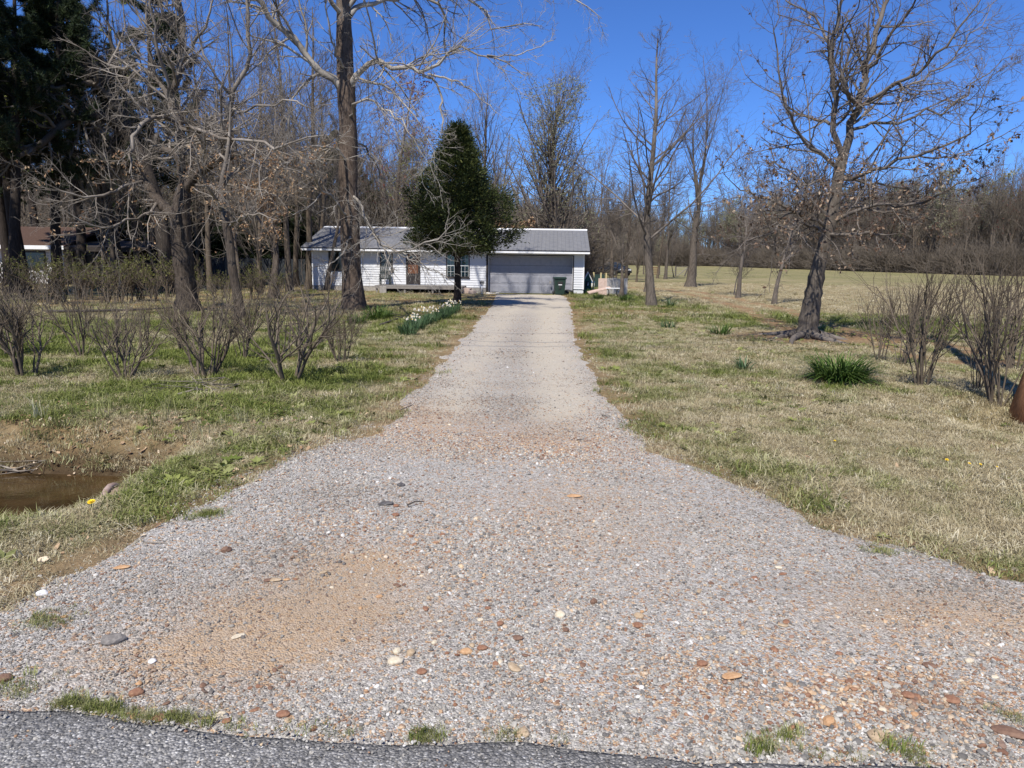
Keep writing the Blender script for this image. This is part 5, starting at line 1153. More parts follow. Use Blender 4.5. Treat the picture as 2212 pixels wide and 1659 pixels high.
# --- the big oak on the right
b = at(1744, 730); YO = b[1]
oak_tr = [(1743, 738, 0, 46), (1746, 705, 0, 38), (1751, 670, 0, 36), (1760, 615, 0, 31), (1771, 560, 0, 27), (1784, 515, 0, 25), (1796, 472, 0, 23), (1803, 430, .05, 24), (1809, 395, .1, 23), (1815, 360, .1, 24), (1822, 335, .15, 20), (1826, 318, .15, 16)]
oakl = [
 [(1820, 338, .1, 13), (1814, 315, 0, 12), (1807, 293, 0, 12), (1801, 243, 0, 11), (1799, 180, 0, 11), (1798, 121, -.1, 9), (1806, 81, -.1, 8), (1813, 35, -.1, 7), (1818, -5, -.2, 6), (1822, -90, -.2, 2)],
 [(1823, 335, .1, 17), (1829, 300, .1, 16), (1840, 272, .2, 15), (1855, 231, .3, 13), (1867, 162, .4, 11), (1883, 105, .5, 10), (1902, 32, .6, 9), (1916, -5, .7, 8), (1935, -90, .8, 3)],
 [(1850, 238, .2, 10), (1871, 223, -.2, 9), (1923, 190, -.7, 7), (1984, 154, -1.2, 6), (2045, 97, -1.6, 5), (2093, 28, -1.9, 3.5), (2125, -20, -2, 1.5)],
 [(1812, 385, .1, 10), (1850, 376, -.4, 8), (1903, 368, -.9, 7), (1984, 336, -1.5, 6), (2057, 312, -2, 4.5), (2085, 283, -2.2, 4), (2110, 240, -2.4, 3), (2126, 205, -2.5, 2), (2150, 150, -2.6, 1)],
 [(1808, 362, .1, 9), (1775, 335, -.3, 8), (1745, 312, -.6, 7), (1720, 285, -.8, 6), (1701, 259, -1, 5.5), (1693, 210, -1.1, 4.5), (1681, 142, -1.2, 3.5), (1673, 40, -1.3, 2), (1676, -10, -1.3, 1)],
 [(1801, 268, 0, 7), (1772, 262, .6, 6), (1741, 251, 1.1, 5), (1705, 230, 1.6, 4), (1690, 200, 1.9, 3), (1684, 170, 2, 1.5)],
 [(1790, 492, 0, 9), (1758, 478, -.4, 7.5), (1701, 449, -1, 6), (1660, 433, -1.4, 5), (1630, 424, -1.7, 4), (1596, 410, -2, 2.6), (1560, 372, -2.2, 1)],
 [(1799, 480, 0, 10), (1840, 462, -.4, 8), (1883, 445, -.8, 7), (1960, 441, -1.5, 5.5), (2017, 429, -2, 5), (2065, 397, -2.4, 3.5), (2105, 385, -2.7, 2.6), (2138, 376, -2.9, 1.5)],
 [(1786, 500, 0, 8), (1750, 484, -1, 6), (1701, 490, -1.7, 5), (1660, 500, -2.2, 4), (1632, 510, -2.5, 3), (1610, 522, -2.7, 2), (1592, 542, -2.9, 1)],
 [(1790, 508, 0, 8), (1830, 507, -.6, 7), (1883, 506, -1, 6), (1912, 508, -1.2, 4), (1936, 505, -1.4, 1.6)],
 [(1814, 380, .1, 7), (1850, 385, .9, 6), (1890, 395, 1.6, 5), (1960, 415, 2.4, 4), (2020, 432, 3, 2.4), (2090, 440, 3.4, 1.2)],
 [(1855, 231, .3, 8), (1843, 215, -.2, 7), (1832, 205, -.4, 6), (1822, 190, -.6, 6), (1820, 110, -.8, 4), (1822, 60, -.9, 2)],
 [(1799, 110, -.1, 7), (1788, 95, .3, 6), (1778, 60, .6, 5), (1750, 30, .9, 4), (1715, 10, 1.2, 3), (1680, -10, 1.5, 1.5)],
 [(1869, 160, .4, 7), (1900, 110, .0, 6), (1945, 50, -.4, 5), (1990, -20, -.8, 3), (2020, -60, -1, 1)],
 [(1923, 190, -.7, 5), (1990, 170, 0, 4), (2050, 130, .6, 3), (2110, 60, 1.1, 2), (2140, 10, 1.4, 1)],
 [(1840, 280, .2, 7), (1900, 262, .9, 6), (1980, 250, 1.6, 5), (2060, 220, 2.2, 4), (2130, 170, 2.8, 2.5), (2190, 120, 3.2, 1)],
 [(1984, 336, -1.5, 4), (2040, 340, -1.8, 3.4), (2110, 320, -2.2, 2.6), (2170, 290, -2.5, 1.8), (2220, 255, -2.8, .9)],
 [(1803, 440, 0, 6), (1770, 425, 1, 5), (1730, 400, 1.9, 4), (1690, 360, 2.7, 3), (1650, 310, 3.3, 1.5)],
 [(1800, 455, 0, 6), (1850, 440, 1.1, 5), (1900, 455, 1.9, 4), (1970, 470, 2.7, 2.6), (2040, 480, 3.3, 1.2)],
 [(1801, 420, 0, 5), (1780, 400, -1.2, 4.4), (1745, 395, -2.2, 3.6), (1705, 400, -3, 2.6), (1670, 415, -3.6, 1.2)],
]
LV_O = [(5, .12, .98, 50, 16, .36, .45, .15, .05, 6, .006, 1.7), (7, .15, 1.0, 48, 16, .44, .55, .18, .04, 4, .0042, .8), (4, .25, 1, 45, 16, .55, .65, .2, .03, 3, .003, .36)]
orot, oall = hero("oak_tree", "large bare oak with withered brown leaves on its lower limbs on the right lawn", "tree", b, YO, oak_tr, oakl, bark_oak, LV_O, 14, flare=1.35)
r_ = np.random.default_rng(3); P = along(oall[1][0], 16000, r_); zr = P[:, 2] - b[2]
keep = (r_.random(len(P)) < np.exp(-np.maximum(zr - 3.6, 0) / 1.1) * .9) & (vnoise(P[:, 0] * 1.5, P[:, 2] * 1.5 + P[:, 1], 5) > .33); P = P[keep][:3400]
la = Acc(); V, T = leaf_tris(P, .078, r_, 1.0, .6); la.tris(V, T); me = la.mesh("leaves", b, False); me.materials.append(oakleaf); link("leaves", me, None, orot)
# exposed roots
rt = Acc()
for k in range(7):
    a = k * .9 + .3; n = 8; rr0 = np.linspace(.30, 1.0 + .5 * ((k * 5) % 3), n); px_ = b[0] + rr0 * np.cos(a + .3 * np.linspace(0, 1, n)); py_ = b[1] + rr0 * np.sin(a + .3 * np.linspace(0, 1, n))
    pz_ = ground(px_, py_) + np.linspace(.10, -.05, n); rt.tubes(np.stack([px_, py_, pz_], -1)[None], np.linspace(.10, .03, n)[None], 8)
me = rt.mesh("roots", b); me.materials.append(bark_oak); link("roots", me, None, orot)

# ------------------------------------------------------------------ generic bare trees
def gen_tree(seed, H, r0, form, leaf=None):
    """meshes (trunk, crown, leaves) of one tree at the origin"""
    r = np.random.default_rng(seed); Z = lambda *q: np.array([q], float)
    if form == 'excurrent': frac, k1, a1, lf, trop, wan, t0 = .97, 34, 52, .36, .06, .09, .24
    elif form == 'fan': frac, k1, a1, lf, trop, wan, t0 = .55, 20, 42, .95, .09, .10, .30
    elif form == 'pear': frac, k1, a1, lf, trop, wan, t0 = .97, 78, 30, .46, .11, .07, .06
    elif form == 'oval': frac, k1, a1, lf, trop, wan, t0 = .95, 46, 34, .46, .10, .08, .10
    else: frac, k1, a1, lf, trop, wan, t0 = .92, 26, 44, .28, .09, .11, .34
    P, R = grow(Z(0, 0, -.15), Z(r.normal(0, .05), r.normal(0, .05), 1), np.array([H * frac]), np.array([r0]), 14, .045, .02, r, .12)
    h = np.maximum(P[0, :, 2], 0); R = R * (.82 + .40 * np.exp(-h / .25))[None]
    tr = Acc(); tr.tubes(P, R, 10)
    if form == 'fan':                                                  # the stem opens into several leaders
        s = spawn(P, R, 5, .62, .98, 28, 8, .85, .7, r, None, .1); A = grow(*s[:2], s[2], s[3], 10, .06, .06, r, .2); tr.tubes(A[0], A[1], 7)
        P1 = np.concatenate([P[:, ::1][:, np.linspace(0, 14, 11).astype(int)], A[0]]); R1 = np.concatenate([R[:, np.linspace(0, 14, 11).astype(int)], A[1]])
        s1 = spawn(P1, R1, 14, .25, .98, 44, 12, .42, .5, r, None, .5)
        s1 = [q[s1[0][:, 2] > H * .2] for q in s1]
    else:
        s1 = spawn(P, R, k1, t0, .98, a1, 9, lf, .42, r, None, .72 if form not in ('oval', 'pear') else .55)
    cr = Acc(); A = grow(s1[0], s1[1], s1[2], np.clip(s1[3] * .85, .010, .014 + s1[2] * .016), 7, wan, trop, r, .3); cr.tubes(A[0], A[1], 5)
    s2 = spawn(A[0], A[1], 10, .12, 1, 42, 14, .42, .5, r); B_ = grow(s2[0], s2[1], s2[2], np.maximum(s2[3], .006), 4, .14, .05, r, .4); cr.tubes(B_[0], B_[1], 4)
    s3 = spawn(B_[0], B_[1], 5 if form != 'wood' else 4, .2, 1, 42, 14, .55, .7, r); C_ = grow(s3[0], s3[1], s3[2], np.maximum(s3[3] * .7, .0045), 2, .18, .04, r, .5); cr.tubes(C_[0], C_[1], 3)
    out = [("trunk", tr.mesh("trunk")), ("crown", cr.mesh("crown"))]
    if leaf:
        m_, n, size, lo, hi = leaf; Pl = along(C_[0], n, r); z = Pl[:, 2] / H; Pl = Pl[(z > lo) & (z < hi)]; la = Acc(); V, T = leaf_tris(Pl, size, r, .5); la.tris(V, T); me = la.mesh("leaves", (0, 0, 0), False); me.materials.append(m_); out.append(("leaves", me))
    return out
def plant(parts, bark, name, label, loc, rz, scl=1.0, group=None, cat="tree", lean=None):
    o = thing(name, label, cat, tuple(loc), rz, group); o.scale = scl if hasattr(scl, '__len__') else (scl,) * 3
    if lean: o.rotation_euler = (lean[0], lean[1], rz)
    for nm, me in parts:
        if len(me.materials) == 0: me.materials.append(bark)
        link(nm, me, None, o)
    return o
def hgt(base, ytop, px): return CAMH - base[2] + ((566 + .0145 * (px - CX)) - ytop) * base[1] / F
# right-hand trees
b = at(1408, 661); plant(gen_tree(21, hgt(b, 62, 1440), .24, 'excurrent'), bark_oak, "young_oak", "slender upright bare tree with a straight stem right of the driveway's end", b, .4, 1, lean=(0, .045))
b = at(1491, 619.5); plant(gen_tree(22, hgt(b, 165, 1560), .46, 'fan'), bark_oak, "field_tree", "bare tree leaning right with a fan of branches standing at the track", b, 1.2, 1, lean=(0, .10))
b = at(1594, 643.5); plant(gen_tree(23, hgt(b, 285, 1610), .16, 'fan', (oakleaf, 700, .085, .15, .45)), bark_oak, "small_oak", "thin bare tree with a tuft of dry leaves left of the large oak", b, 2.2, 1, lean=(0, .03))
b = at(1586, 638); plant(gen_tree(27, hgt(b, 500, 1586), .05, 'excurrent'), bark_oak, "sapling", "very thin sapling close behind the thin tree with the leaf tuft", b, 1.2, 1)
b = at(1672, 657); plant(gen_tree(24, hgt(b, 300, 1710), .14, 'fan'), bark_oak, "slim_tree", "slim pale bare tree just left of the large oak", b, .2, 1, lean=(0, .07))
b = at(1341, 643.5); plant(gen_tree(25, hgt(b, 395, 1341), .15, 'fan'), bark_grey, "yard_tree", "small bare tree with upswept branches before the plywood screen", b, .9, 1)
b = at(1396, 632); plant(gen_tree(26, hgt(b, 380, 1396), .20, 'fan'), bark_oak, "yard_tree", "short stemmed bare tree with a dark scar left of the slender upright tree", b, 2.9, 1)
b = at(1437, 603); plant(gen_tree(28, hgt(b, 330, 1437), .2, 'excurrent'), bark_oak, "field_edge_tree", "thin bare tree near the wire fence behind the slender upright tree", b, 1.9, 1)
b = at(1321, 600); plant(gen_tree(29, hgt(b, 330, 1321), .28, 'fan'), bark_grey, "field_edge_tree", "bare tree standing in front of the dark blue car", b, 3.9, 1)
b = at(1352, 605); plant(gen_tree(30, hgt(b, 350, 1352), .22, 'excurrent'), bark_grey, "field_edge_tree", "bare tree beside the rusty drum", b, 4.6, 1)
b = at(1280, 608); plant(gen_tree(31, hgt(b, 300, 1280), .30, 'fan'), bark_grey, "multi_stem_tree", "bare tree dividing low into several stems at the right end of the white house", b, 5.2, 1)
b = at(1291, 604); plant(gen_tree(42, hgt(b, 330, 1291), .18, 'wood'), bark_grey, "multi_stem_tree", "thinner bare tree right beside the low dividing one at the end of the house", b, 2.2, 1)
# left-hand trees
b = at(519, 688); YT = b[1]
hero("thin_tree", "thin crooked tree between the forked tree and the sycamore, behind the shrubs", "tree", b, YT,
     [(520, 694, 0, 22), (516, 660, 0, 20), (509, 620, 0, 19), (502, 580, 0, 18), (498, 540, 0, 18), (490, 490, 0, 17), (482, 440, .1, 15), (480, 395, .2, 12), (490, 340, .3, 9), (496, 280, .4, 5), (498, 220, .4, 2)],
     [[(484, 455, .1, 8), (460, 420, -.5, 6), (440, 390, -.9, 4), (425, 340, -1.2, 1.5)], [(481, 405, .2, 8), (510, 370, .6, 6), (540, 340, 1, 4), (570, 290, 1.3, 1.5)], [(490, 490, 0, 7), (520, 470, -.8, 5), (560, 462, -1.5, 3), (600, 475, -2, 1)], [(488, 350, .3, 6), (465, 310, .8, 4), (455, 250, 1, 1.5)]],
     bark_fork, [(4, .1, .98, 50, 18, .42, .5, .17, .02, 6, .006, 1.4), (6, .15, 1, 48, 18, .45, .6, .2, .02, 4, .0045, .7), (3, .2, 1, 45, 16, .5, .7, .22, .02, 3, .0032, .4)], 15, leaves=[(tanleaf, 260, .085, 2, "leaves")], flare=1.2, tk=12)
b = at(590, 645); plant(gen_tree(33, hgt(b, 270, 590), .27, 'fan', (tanleaf, 4200, .12, .10, .66)), bark_grey, "tan_leaf_oak", "dark stemmed young tree still full of tan leaves left of the white house", b, 1.0, 1)
b = at(842, 633); b = np.array([pt(842, 560, 58)[0], 58, 0]); plant(gen_tree(34, hgt(b, 150, 842), .30, 'excurrent', (redbud, 2300, .17, .25, .98)), bark_grey, "red_budded_maple", "tall tree hazed with red buds behind the house, right of the sycamore trunk", b, .3, (.85, .85, 1))
b = np.array([pt(1205, 560, 56)[0], 56, 0]); plant(gen_tree(35, hgt(b, 188, 1205), .34, 'pear', (pearbud, 12000, .10, .15, 1)), bark_grey, "pear_tree", "tall oval pear tree breaking into pale bud behind the garage", b, .3, (1.25, 1.25, 1))
b = np.array([pt(1040, 560, 66)[0], 66, 0]); plant(gen_tree(36, hgt(b, 205, 1040), .34, 'oval'), bark_grey, "bare_tree", "bare grey tree whose top shows above the cedar behind the house", b, 1.3, (.9, .9, 1))
b = np.array([pt(1120, 560, 50.5)[0], 50.5, 0]); plant(gen_tree(37, hgt(b, 455, 1120), .12, 'fan', (tanleaf, 2600, .14, .2, 1)), bark_grey, "tan_leaf_oak", "low tree full of tan leaves just above the roof right of the cedar", b, 3.3, (1.3, 1.3, 1))
b = np.array([pt(932, 560, 53)[0], 53, 0]); plant(gen_tree(38, hgt(b, 318, 932), .12, 'oval', (limeleaf, 1700, .10, .3, 1)), bark_grey, "budding_tree", "small tree in yellow green leaf behind the roof left of the cedar", b, 3.3, 1)

# ------------------------------------------------------------------ the cedar by the driveway
b = at(987, 661); hc = hgt(b, 283, 1000) - .12; pxm = F / b[1]
def cedar():
    r = np.random.default_rng(5); root = thing("cedar_tree", "dense dark green cedar with a bare lower trunk beside the driveway", "tree", tuple(b))
    tr = Acc(); n = 14; z = np.linspace(-.1, hc * .93, n); tr.tubes(np.stack([.02 * np.sin(z * 2) + .012 * z, .02 * np.cos(z * 1.7), z], -1)[None], (np.linspace(.155, .02, n) * (1 + .3 * np.exp(-np.maximum(z, 0) / .2)))[None], 12)
    me = tr.mesh("trunk"); me.materials.append(bark_dark); link("trunk", me, None, root)
    zz = np.array([2.3, 2.55, 2.9, 3.4, 4.0, 4.7, 5.3, 5.9, 6.3, hc]); zz[-1] = max(hc, 6.4); rr0 = np.array([1.1, 1.60, 1.90, 1.92, 1.72, 1.38, 1.0, .62, .36, .06])
    nc = 620; zc = 2.35 + (hc - 2.4) * r.random(nc) ** 1.15; an = r.random(nc) * 2 * PI
    lob = .98 + .20 * np.sin(3 * an + zc * 2.1) + .16 * np.sin(5 * an - zc * 3.7) + .12 * r.normal(size=nc); rc = np.interp(zc, zz, rr0) * lob * (.28 + .74 * r.random(nc) ** .5)
    asym = .10 * (zc - 2) / 5
    C = np.stack([rc * np.cos(an) + asym * .3, rc * np.sin(an), zc - .12 * rc], -1)
    out = unit(np.stack([np.cos(an), np.sin(an), np.full(nc, .55)], -1))
    cl = Acc(); base_ = np.stack([0 * rc, 0 * rc, zc - .35 * rc], -1); tt = np.linspace(0, 1, 4)[None, :, None]
    cl.tubes(base_[:, None] * (1 - tt) + C[:, None] * tt, np.repeat(np.linspace(.022, .008, 4)[None], nc, 0), 3); me = cl.mesh("branches"); me.materials.append(bark_dark); link("branches", me, None, root)
    m = 130; cs = (.10 + .11 * r.random(nc))[:, None, None]; off = r.normal(size=(nc, m, 3)) * cs * np.array([1, 1, .8]); P = (C[:, None] + off).reshape(-1, 3); D = unit((out[:, None] * 1.1 + .55 * r.normal(size=(nc, m, 3)) + off / cs * .35).reshape(-1, 3))
    N_ = len(P); u = unit(np.cross(D, r.normal(size=(N_, 3)))); L = (.065 + .085 * r.random(N_))[:, None]; w = L * .13
    V = np.stack([P - u * w * .4, P + u * w * .4, P + D * L * .55 + u * w, P + D * L, P + D * L * .55 - u * w], 1).reshape(-1, 3); i = np.arange(N_)[:, None] * 5
    la = Acc(); la.tris(V, np.concatenate([i + np.array([0, 1, 2]), i + np.array([0, 2, 4]), i + np.array([4, 2, 3])])); me = la.mesh("foliage", (0, 0, 0), False); me.materials.append(cedarl); link("foliage", me, None, root)
cedar()

# ------------------------------------------------------------------ pines and dark evergreens
def gen_pine(seed, H, r0, low=.35, wid=2.6, mat=None, dens=1.0):
    r = np.random.default_rng(seed); P, R = grow(np.array([[0, 0, -.2]]), np.array([[0.0, 0, 1]]), np.array([H]), np.array([r0]), 14, .02, .02, r, .12); tr = Acc(); tr.tubes(P, R, 9)
    n1 = int(50 * dens); s = spawn(P, R, n1, low, .99, 76, 10, 1, .4, r, np.array([wid]), .72); A = grow(s[0], s[1], s[2], np.maximum(s[3] * .5, .02), 5, .10, .05, r, .3); cr = Acc(); cr.tubes(A[0], A[1], 4)
    s2 = spawn(A[0], A[1], 7, .25, 1, 42, 12, .38, .6, r); B_ = grow(s2[0], s2[1], s2[2], np.maximum(s2[3], .01), 2, .1, .08, r, .5); cr.tubes(B_[0], B_[1], 3)
    C = np.concatenate([along(B_[0], int(3000 * dens), r, .1), along(A[0], int(500 * dens), r, .3)]); m = 15; P2 = np.repeat(C, m, 0); N_ = len(P2); D = unit(r.normal(size=(N_, 3)) + np.array([0, 0, .35])); u = unit(np.cross(D, r.normal(size=(N_, 3)))); L = (.16 + .16 * r.random(N_))[:, None]
    V = np.stack([P2 - u * .016, P2 + u * .016, P2 + D * L + u * .008], 1).reshape(-1, 3); la = Acc(); la.tris(V, np.arange(N_ * 3).reshape(-1, 3)); me = la.mesh("needles", (0, 0, 0), False); me.materials.append(mat or pinel)
    return [("trunk", tr.mesh("trunk")), ("branches", cr.mesh("branches")), ("needles", me)]
pa = gen_pine(61, 17, .30, .30, 3.4); pb = gen_pine(62, 15, .26, .34, 3.0, None, 1.1); pe = gen_pine(63, 10, .18, .08, 2.6, olivel, 1.5)
for i, (px, Y, mshs, sc_, le, lab) in enumerate(((52, 36, pa, 1.0, -.03, "leftmost tall dark pine with a bare stem at the left edge"), (125, 37, pb, 1.05, -.05, "tall dark pine with a bare leaning stem before the carport"), (178, 43, pa, 1.0, 0, "dark pine behind the carport roof, right of the leaning stems"), (-70, 34, pb, 1.1, .02, "dark pine whose boughs reach in from beyond the left edge"), (20, 44, pb, 1.15, .02, "dark pine behind the brick house at the far left"), (255, 54, pa, .95, 0, "distant dark pine behind the board fence, left of the forked tree"), (85, 56, pa, 1.1, .0, "tall pine behind the brick house roof"), (262, 40, pb, 1.12, -.06, "dark pine before the board fence whose high crown leans left"), (-25, 39, pa, .9, .0, "shorter dark pine at the very left edge beside the brick house"), (335, 51, pa, 1.15, 0, "tall dark pine whose crown fills the gap left of the forked tree"), (440, 54, pb, 1.2, .02, "tall dark pine behind the forked tree's right limb"), (-190, 27, pa, 1.0, 0, "nearest dark pine beyond the left edge, shading the lawn"), (-150, 31, pb, 1.1, 0, "dark pine beyond the left edge before the brick house"), (30, 34, pb, 1.05, -.02, "dark pine before the brick house, nearest to the hedge"))):
    b_ = np.array([pt(px, 600, Y)[0], Y, 0]); plant(mshs, bark_dark, "pine_tree", lab, b_, i * 1.7, sc_, "dark pines at the left", lean=(0, le))
for i, (px, Y, sc_, lab) in enumerate(((700, 64, (1.1, 1.1, 1.25), "tall olive evergreen behind the house, seen left of the sycamore trunk"), (790, 70, (1.1, 1.1, 1.15), "olive evergreen behind the house, right of the sycamore trunk"), (470, 58, (1.3, 1.3, .55), "low dark evergreen over the board fence between forked tree and thin tree"), (620, 57, (1.2, 1.2, .6), "low dark evergreen at the left end of the white house"), (330, 60, (1.3, 1.3, .65), "low evergreen above the fence left of the forked tree"), (545, 60, (1.3, 1.3, .62), "low dark evergreen behind the fence at the young tree"), (395, 58, (1.4, 1.4, .5), "low evergreen hidden behind the forked trunk"))):
    b_ = np.array([pt(px, 600, Y)[0], Y, 0]); plant(pe, bark_dark, "evergreen_tree", lab, b_, i * 2.1, sc_, "dark evergreens behind the houses")

ph_ = gen_pine(64, 6.5, .14, .03, 2.3, None, 1.3)
for i, (px, Y) in enumerate(((205, 55.5), (250, 56), (300, 55), (350, 54), (400, 53.5), (445, 54.5), (495, 53.5), (545, 54.5), (600, 54), (645, 55.5))):
    b_ = np.array([pt(px, 600, Y)[0], Y, 0]); plant(ph_, bark_dark, "evergreen_shrub", "dark low evergreen in the shaded screen behind the " + ("carport" if px < 320 else "board fence"), b_, i * 1.3, (1.15, 1.15, .62 + .12 * (i % 3)), "dark evergreen screen behind the " + ("carport" if px < 320 else "board fence"))
# ------------------------------------------------------------------ the bare trees of the near wood, left and behind the house
wd_types = [gen_tree(71, 13, .19, 'wood'), gen_tree(72, 14.5, .21, 'wood'), gen_tree(73, 12, .16, 'fan'), gen_tree(74, 11.5, .15, 'oval')]
wd_bark = [bark_grey, bark_wood, bark_grey, bark_wood]
rr = random.Random(17); wtrees = []
spots = [(225, 46), (300, 52), (345, 46), (430, 50), (452, 57), (490, 47), (535, 55), (560, 49), (610, 58), (640, 49), (668, 56), (690, 52), (730, 54), (770, 60), (800, 55), (865, 62), (890, 57), (985, 60), (1090, 58), (1150, 63), (1260, 60), (1300, 66), (1330, 75), (1375, 70), (1240, 72), (1420, 84), (1455, 90), (640, 66), (580, 68), (500, 66), (420, 70), (260, 66), (150, 62), (60, 66), (1350, 95), (1310, 100), (1390, 105), (455, 39), (515, 42), (560, 38), (625, 41), (665, 44), (705, 43), (250, 38), (300, 41), (690, 47), (600, 45)]
for i, (px, Y) in enumerate(spots):
    k = i % 4; p = pt(px, 600, Y); b_ = np.array([p[0], Y, float(ground(p[0], Y))]); s_ = rr.uniform(.8, 1.1)
    if px > 1080: s_ *= rr.uniform(.55, .8)
    elif Y < 46: s_ *= 1.15
    side = "left of the white house" if px < 660 else ("behind the house roof" if px < 1270 else "behind the yard right of the house")
    o = plant(wd_types[k], wd_bark[k], "wood_tree", "bare grey tree of the thin wood standing %s" % side, b_, rr.uniform(0, 6.28), (s_, s_, s_ * rr.uniform(.92, 1.12)), "bare trees of the near wood " + side)

# ------------------------------------------------------------------ the far wood: one mass along the field
far = [gen_tree(81, 17, .22, 'wood'), gen_tree(82, 19, .24, 'wood'), gen_tree(83, 15, .18, 'fan'), gen_tree(84, 17, .2, 'wood', (pearbud, 1500, .22, .4, 1)), gen_tree(85, 15, .2, 'oval', (redbud, 500, .22, .4, 1))]
fm = []
for i, parts in enumerate(far):
    bm = bmesh.new()
    for k, (nm, me) in enumerate(parts):
        n0 = len(bm.faces); bm.from_mesh(me); bm.faces.ensure_lookup_table()
        if nm == 'leaves':
            for f in bm.faces[n0:]: f.material_index = 1
    me = bpy.data.meshes.new("far_tree"); bm.to_mesh(me); bm.free(); me.materials.append(bark_wood)
    for nm, old in parts:
        if len(old.materials) == 0: bpy.data.meshes.remove(old)
    if len(parts) > 2: me.materials.append(parts[2][1].materials[0])
    fm.append(me)
r = np.random.default_rng(99)
A_ = WOOD
P = []
for (x0, y0), (x1, y1) in zip(A_[:-1], A_[1:]):
    L = math.hypot(x1 - x0, y1 - y0); nx0, ny0 = (y1 - y0) / L, -(x1 - x0) / L
    for i in range(int(L * 6.5)):
        t = r.random(); dpt = r.random() ** 1.3 * 70; x = x0 + (x1 - x0) * t + nx0 * dpt; y = y0 + (y1 - y0) * t + ny0 * dpt; P.append((x, y))
P = np.array(P); P = P[(P[:, 1] > 55)]
Z = ground(P[:, 0], P[:, 1]); kk = r.choice(5, len(P), p=[.34, .3, .16, .14, .06])
scatter("far_wood", np.stack([P[:, 0], P[:, 1], Z], -1), np.stack([0 * Z, 0 * Z, r.random(len(P)) * 6.28], -1), .95 + .42 * r.random(len(P)), kk, fm, {}, "far bare wood forming one brown mass along the edge of the field", "wood")
# brush under the far wood
bsh = Acc(); r = np.random.default_rng(41); n = 90; A = grow(r.normal(0, .25, (n, 3)) * np.array([1, 1, 0]), r.normal(0, .6, (n, 3)) + np.array([0, 0, 1.2]), 1.2 + 2.0 * r.random(n), np.full(n, .018), 4, .16, .03, r, .4); bsh.tubes(A[0], A[1], 3)
s2 = spawn(A[0], A[1], 7, .2, 1, 40, 14, .45, .7, r); B2 = grow(s2[0], s2[1], s2[2], np.full(len(s2[0]), .012), 2, .15, .03, r, .5); bsh.tubes(B2[0], B2[1], 3); bme = bsh.mesh("brush"); bme.materials.append(bark_wood)
P = []
for (x0, y0), (x1, y1) in zip(A_[:-1], A_[1:]):
    L = math.hypot(x1 - x0, y1 - y0); nx0, ny0 = (y1 - y0) / L, -(x1 - x0) / L
    for i in range(int(L * 7.0)): t = r.random(); dpt = r.random() ** 1.6 * 45 - 1; P.append((x0 + (x1 - x0) * t + nx0 * dpt, y0 + (y1 - y0) * t + ny0 * dpt))
for px0, px1, Y0, Y1, n in ((1090, 1250, 62, 150, 170), (1250, 1500, 225, 300, 300), (660, 1080, 58, 80, 110), (-250, 60, 60, 75, 30)):
    for i in range(n): Y = r.uniform(Y0, Y1); P.append((pt(r.uniform(px0, px1), 600, Y)[0], Y))
P = np.array(P); Z = ground(P[:, 0], P[:, 1])
scatter("brush", np.stack([P[:, 0], P[:, 1], Z], -1), np.stack([0 * Z, 0 * Z, r.random(len(P)) * 6.28], -1), .8 + 1.5 * r.random(len(P)), 0 * Z, [bme], {}, "tangled bare brush under the wood and behind the houses", "brush")
# second near wood belt behind the houses
P = []
for px0, px1, Y0, Y1, n in ((-250, 660, 62, 100, 190), (660, 1090, 68, 110, 80), (1090, 1260, 90, 230, 110), (1260, 1510, 225, 300, 320)):
    for i in range(n): Y = r.uniform(Y0, Y1); P.append((pt(r.uniform(px0, px1), 600, Y)[0], Y))
P = np.array(P); Z = ground(P[:, 0], P[:, 1])
scatter("wood_behind", np.stack([P[:, 0], P[:, 1], Z], -1), np.stack([0 * Z, 0 * Z, r.random(len(P)) * 6.28], -1), np.where(P[:, 0] > 2, .5 + .3 * r.random(len(P)), .6 + .35 * r.random(len(P))), r.choice(5, len(P), p=[.34, .3, .2, .1, .06]), fm, {}, "bare wood closing the view behind the two houses", "wood")
# ================================================================== shrubs, flowers, stones, small things
def gen_shrub(seed, H, spread, nst, low=.0, twig=5, leafy=None, r0=.018):
    r = np.random.default_rng(seed); cr = Acc(); st = Acc(); a = r.random(nst) * 2 * PI; bb = .05 + .03 * r.random(nst)
    P0 = np.stack([bb * np.cos(a), bb * np.sin(a), np.full(nst, -.05)], -1); D = np.stack([np.cos(a) * spread * (.35 + .9 * r.random(nst)), np.sin(a) * spread * (.35 + .9 * r.random(nst)), np.ones(nst)], -1)
    A = grow(P0, D, H * (.55 + .25 * r.random(nst)), r0 * (.6 + .8 * r.random(nst)), 8, .10, .06, r, .5); st.tubes(A[0], A[1], 6)
    s = spawn(A[0], A[1], 6, .30, 1.0, 32, 12, .62, .72, r, None, .3); B_ = grow(s[0], s[1], s[2], np.maximum(s[3], .004), 5, .13, .12, r, .45); cr.tubes(B_[0], B_[1], 4)
    s = spawn(B_[0], B_[1], twig, .2, 1.0, 34, 12, .55, .7, r, None, .3); C_ = grow(s[0], s[1], s[2], np.maximum(s[3] * .7, .0024), 3, .16, .16, r, .5); cr.tubes(C_[0], C_[1], 3)
    out = [("stems", st.mesh("stems")), ("twigs", cr.mesh("twigs"))]
    if leafy:
        la = Acc(); V, T = leaf_tris(along(C_[0], leafy[1], r), leafy[2], r, -.3); la.tris(V, T); me = la.mesh("leaves", (0, 0, 0), False); me.materials.append(leafy[0]); out.append(("leaves", me))
    return out
def put_shrub(parts, label, px, py, H, H0, w=1.0, rz=0, group=None, name="bare_shrub", cat="shrub"):
    b_ = at(px, py); s_ = 1.17 * H / H0; return plant(parts, bark_shrub, name, label, b_, rz, (s_ * w, s_ * w, s_), group, cat)
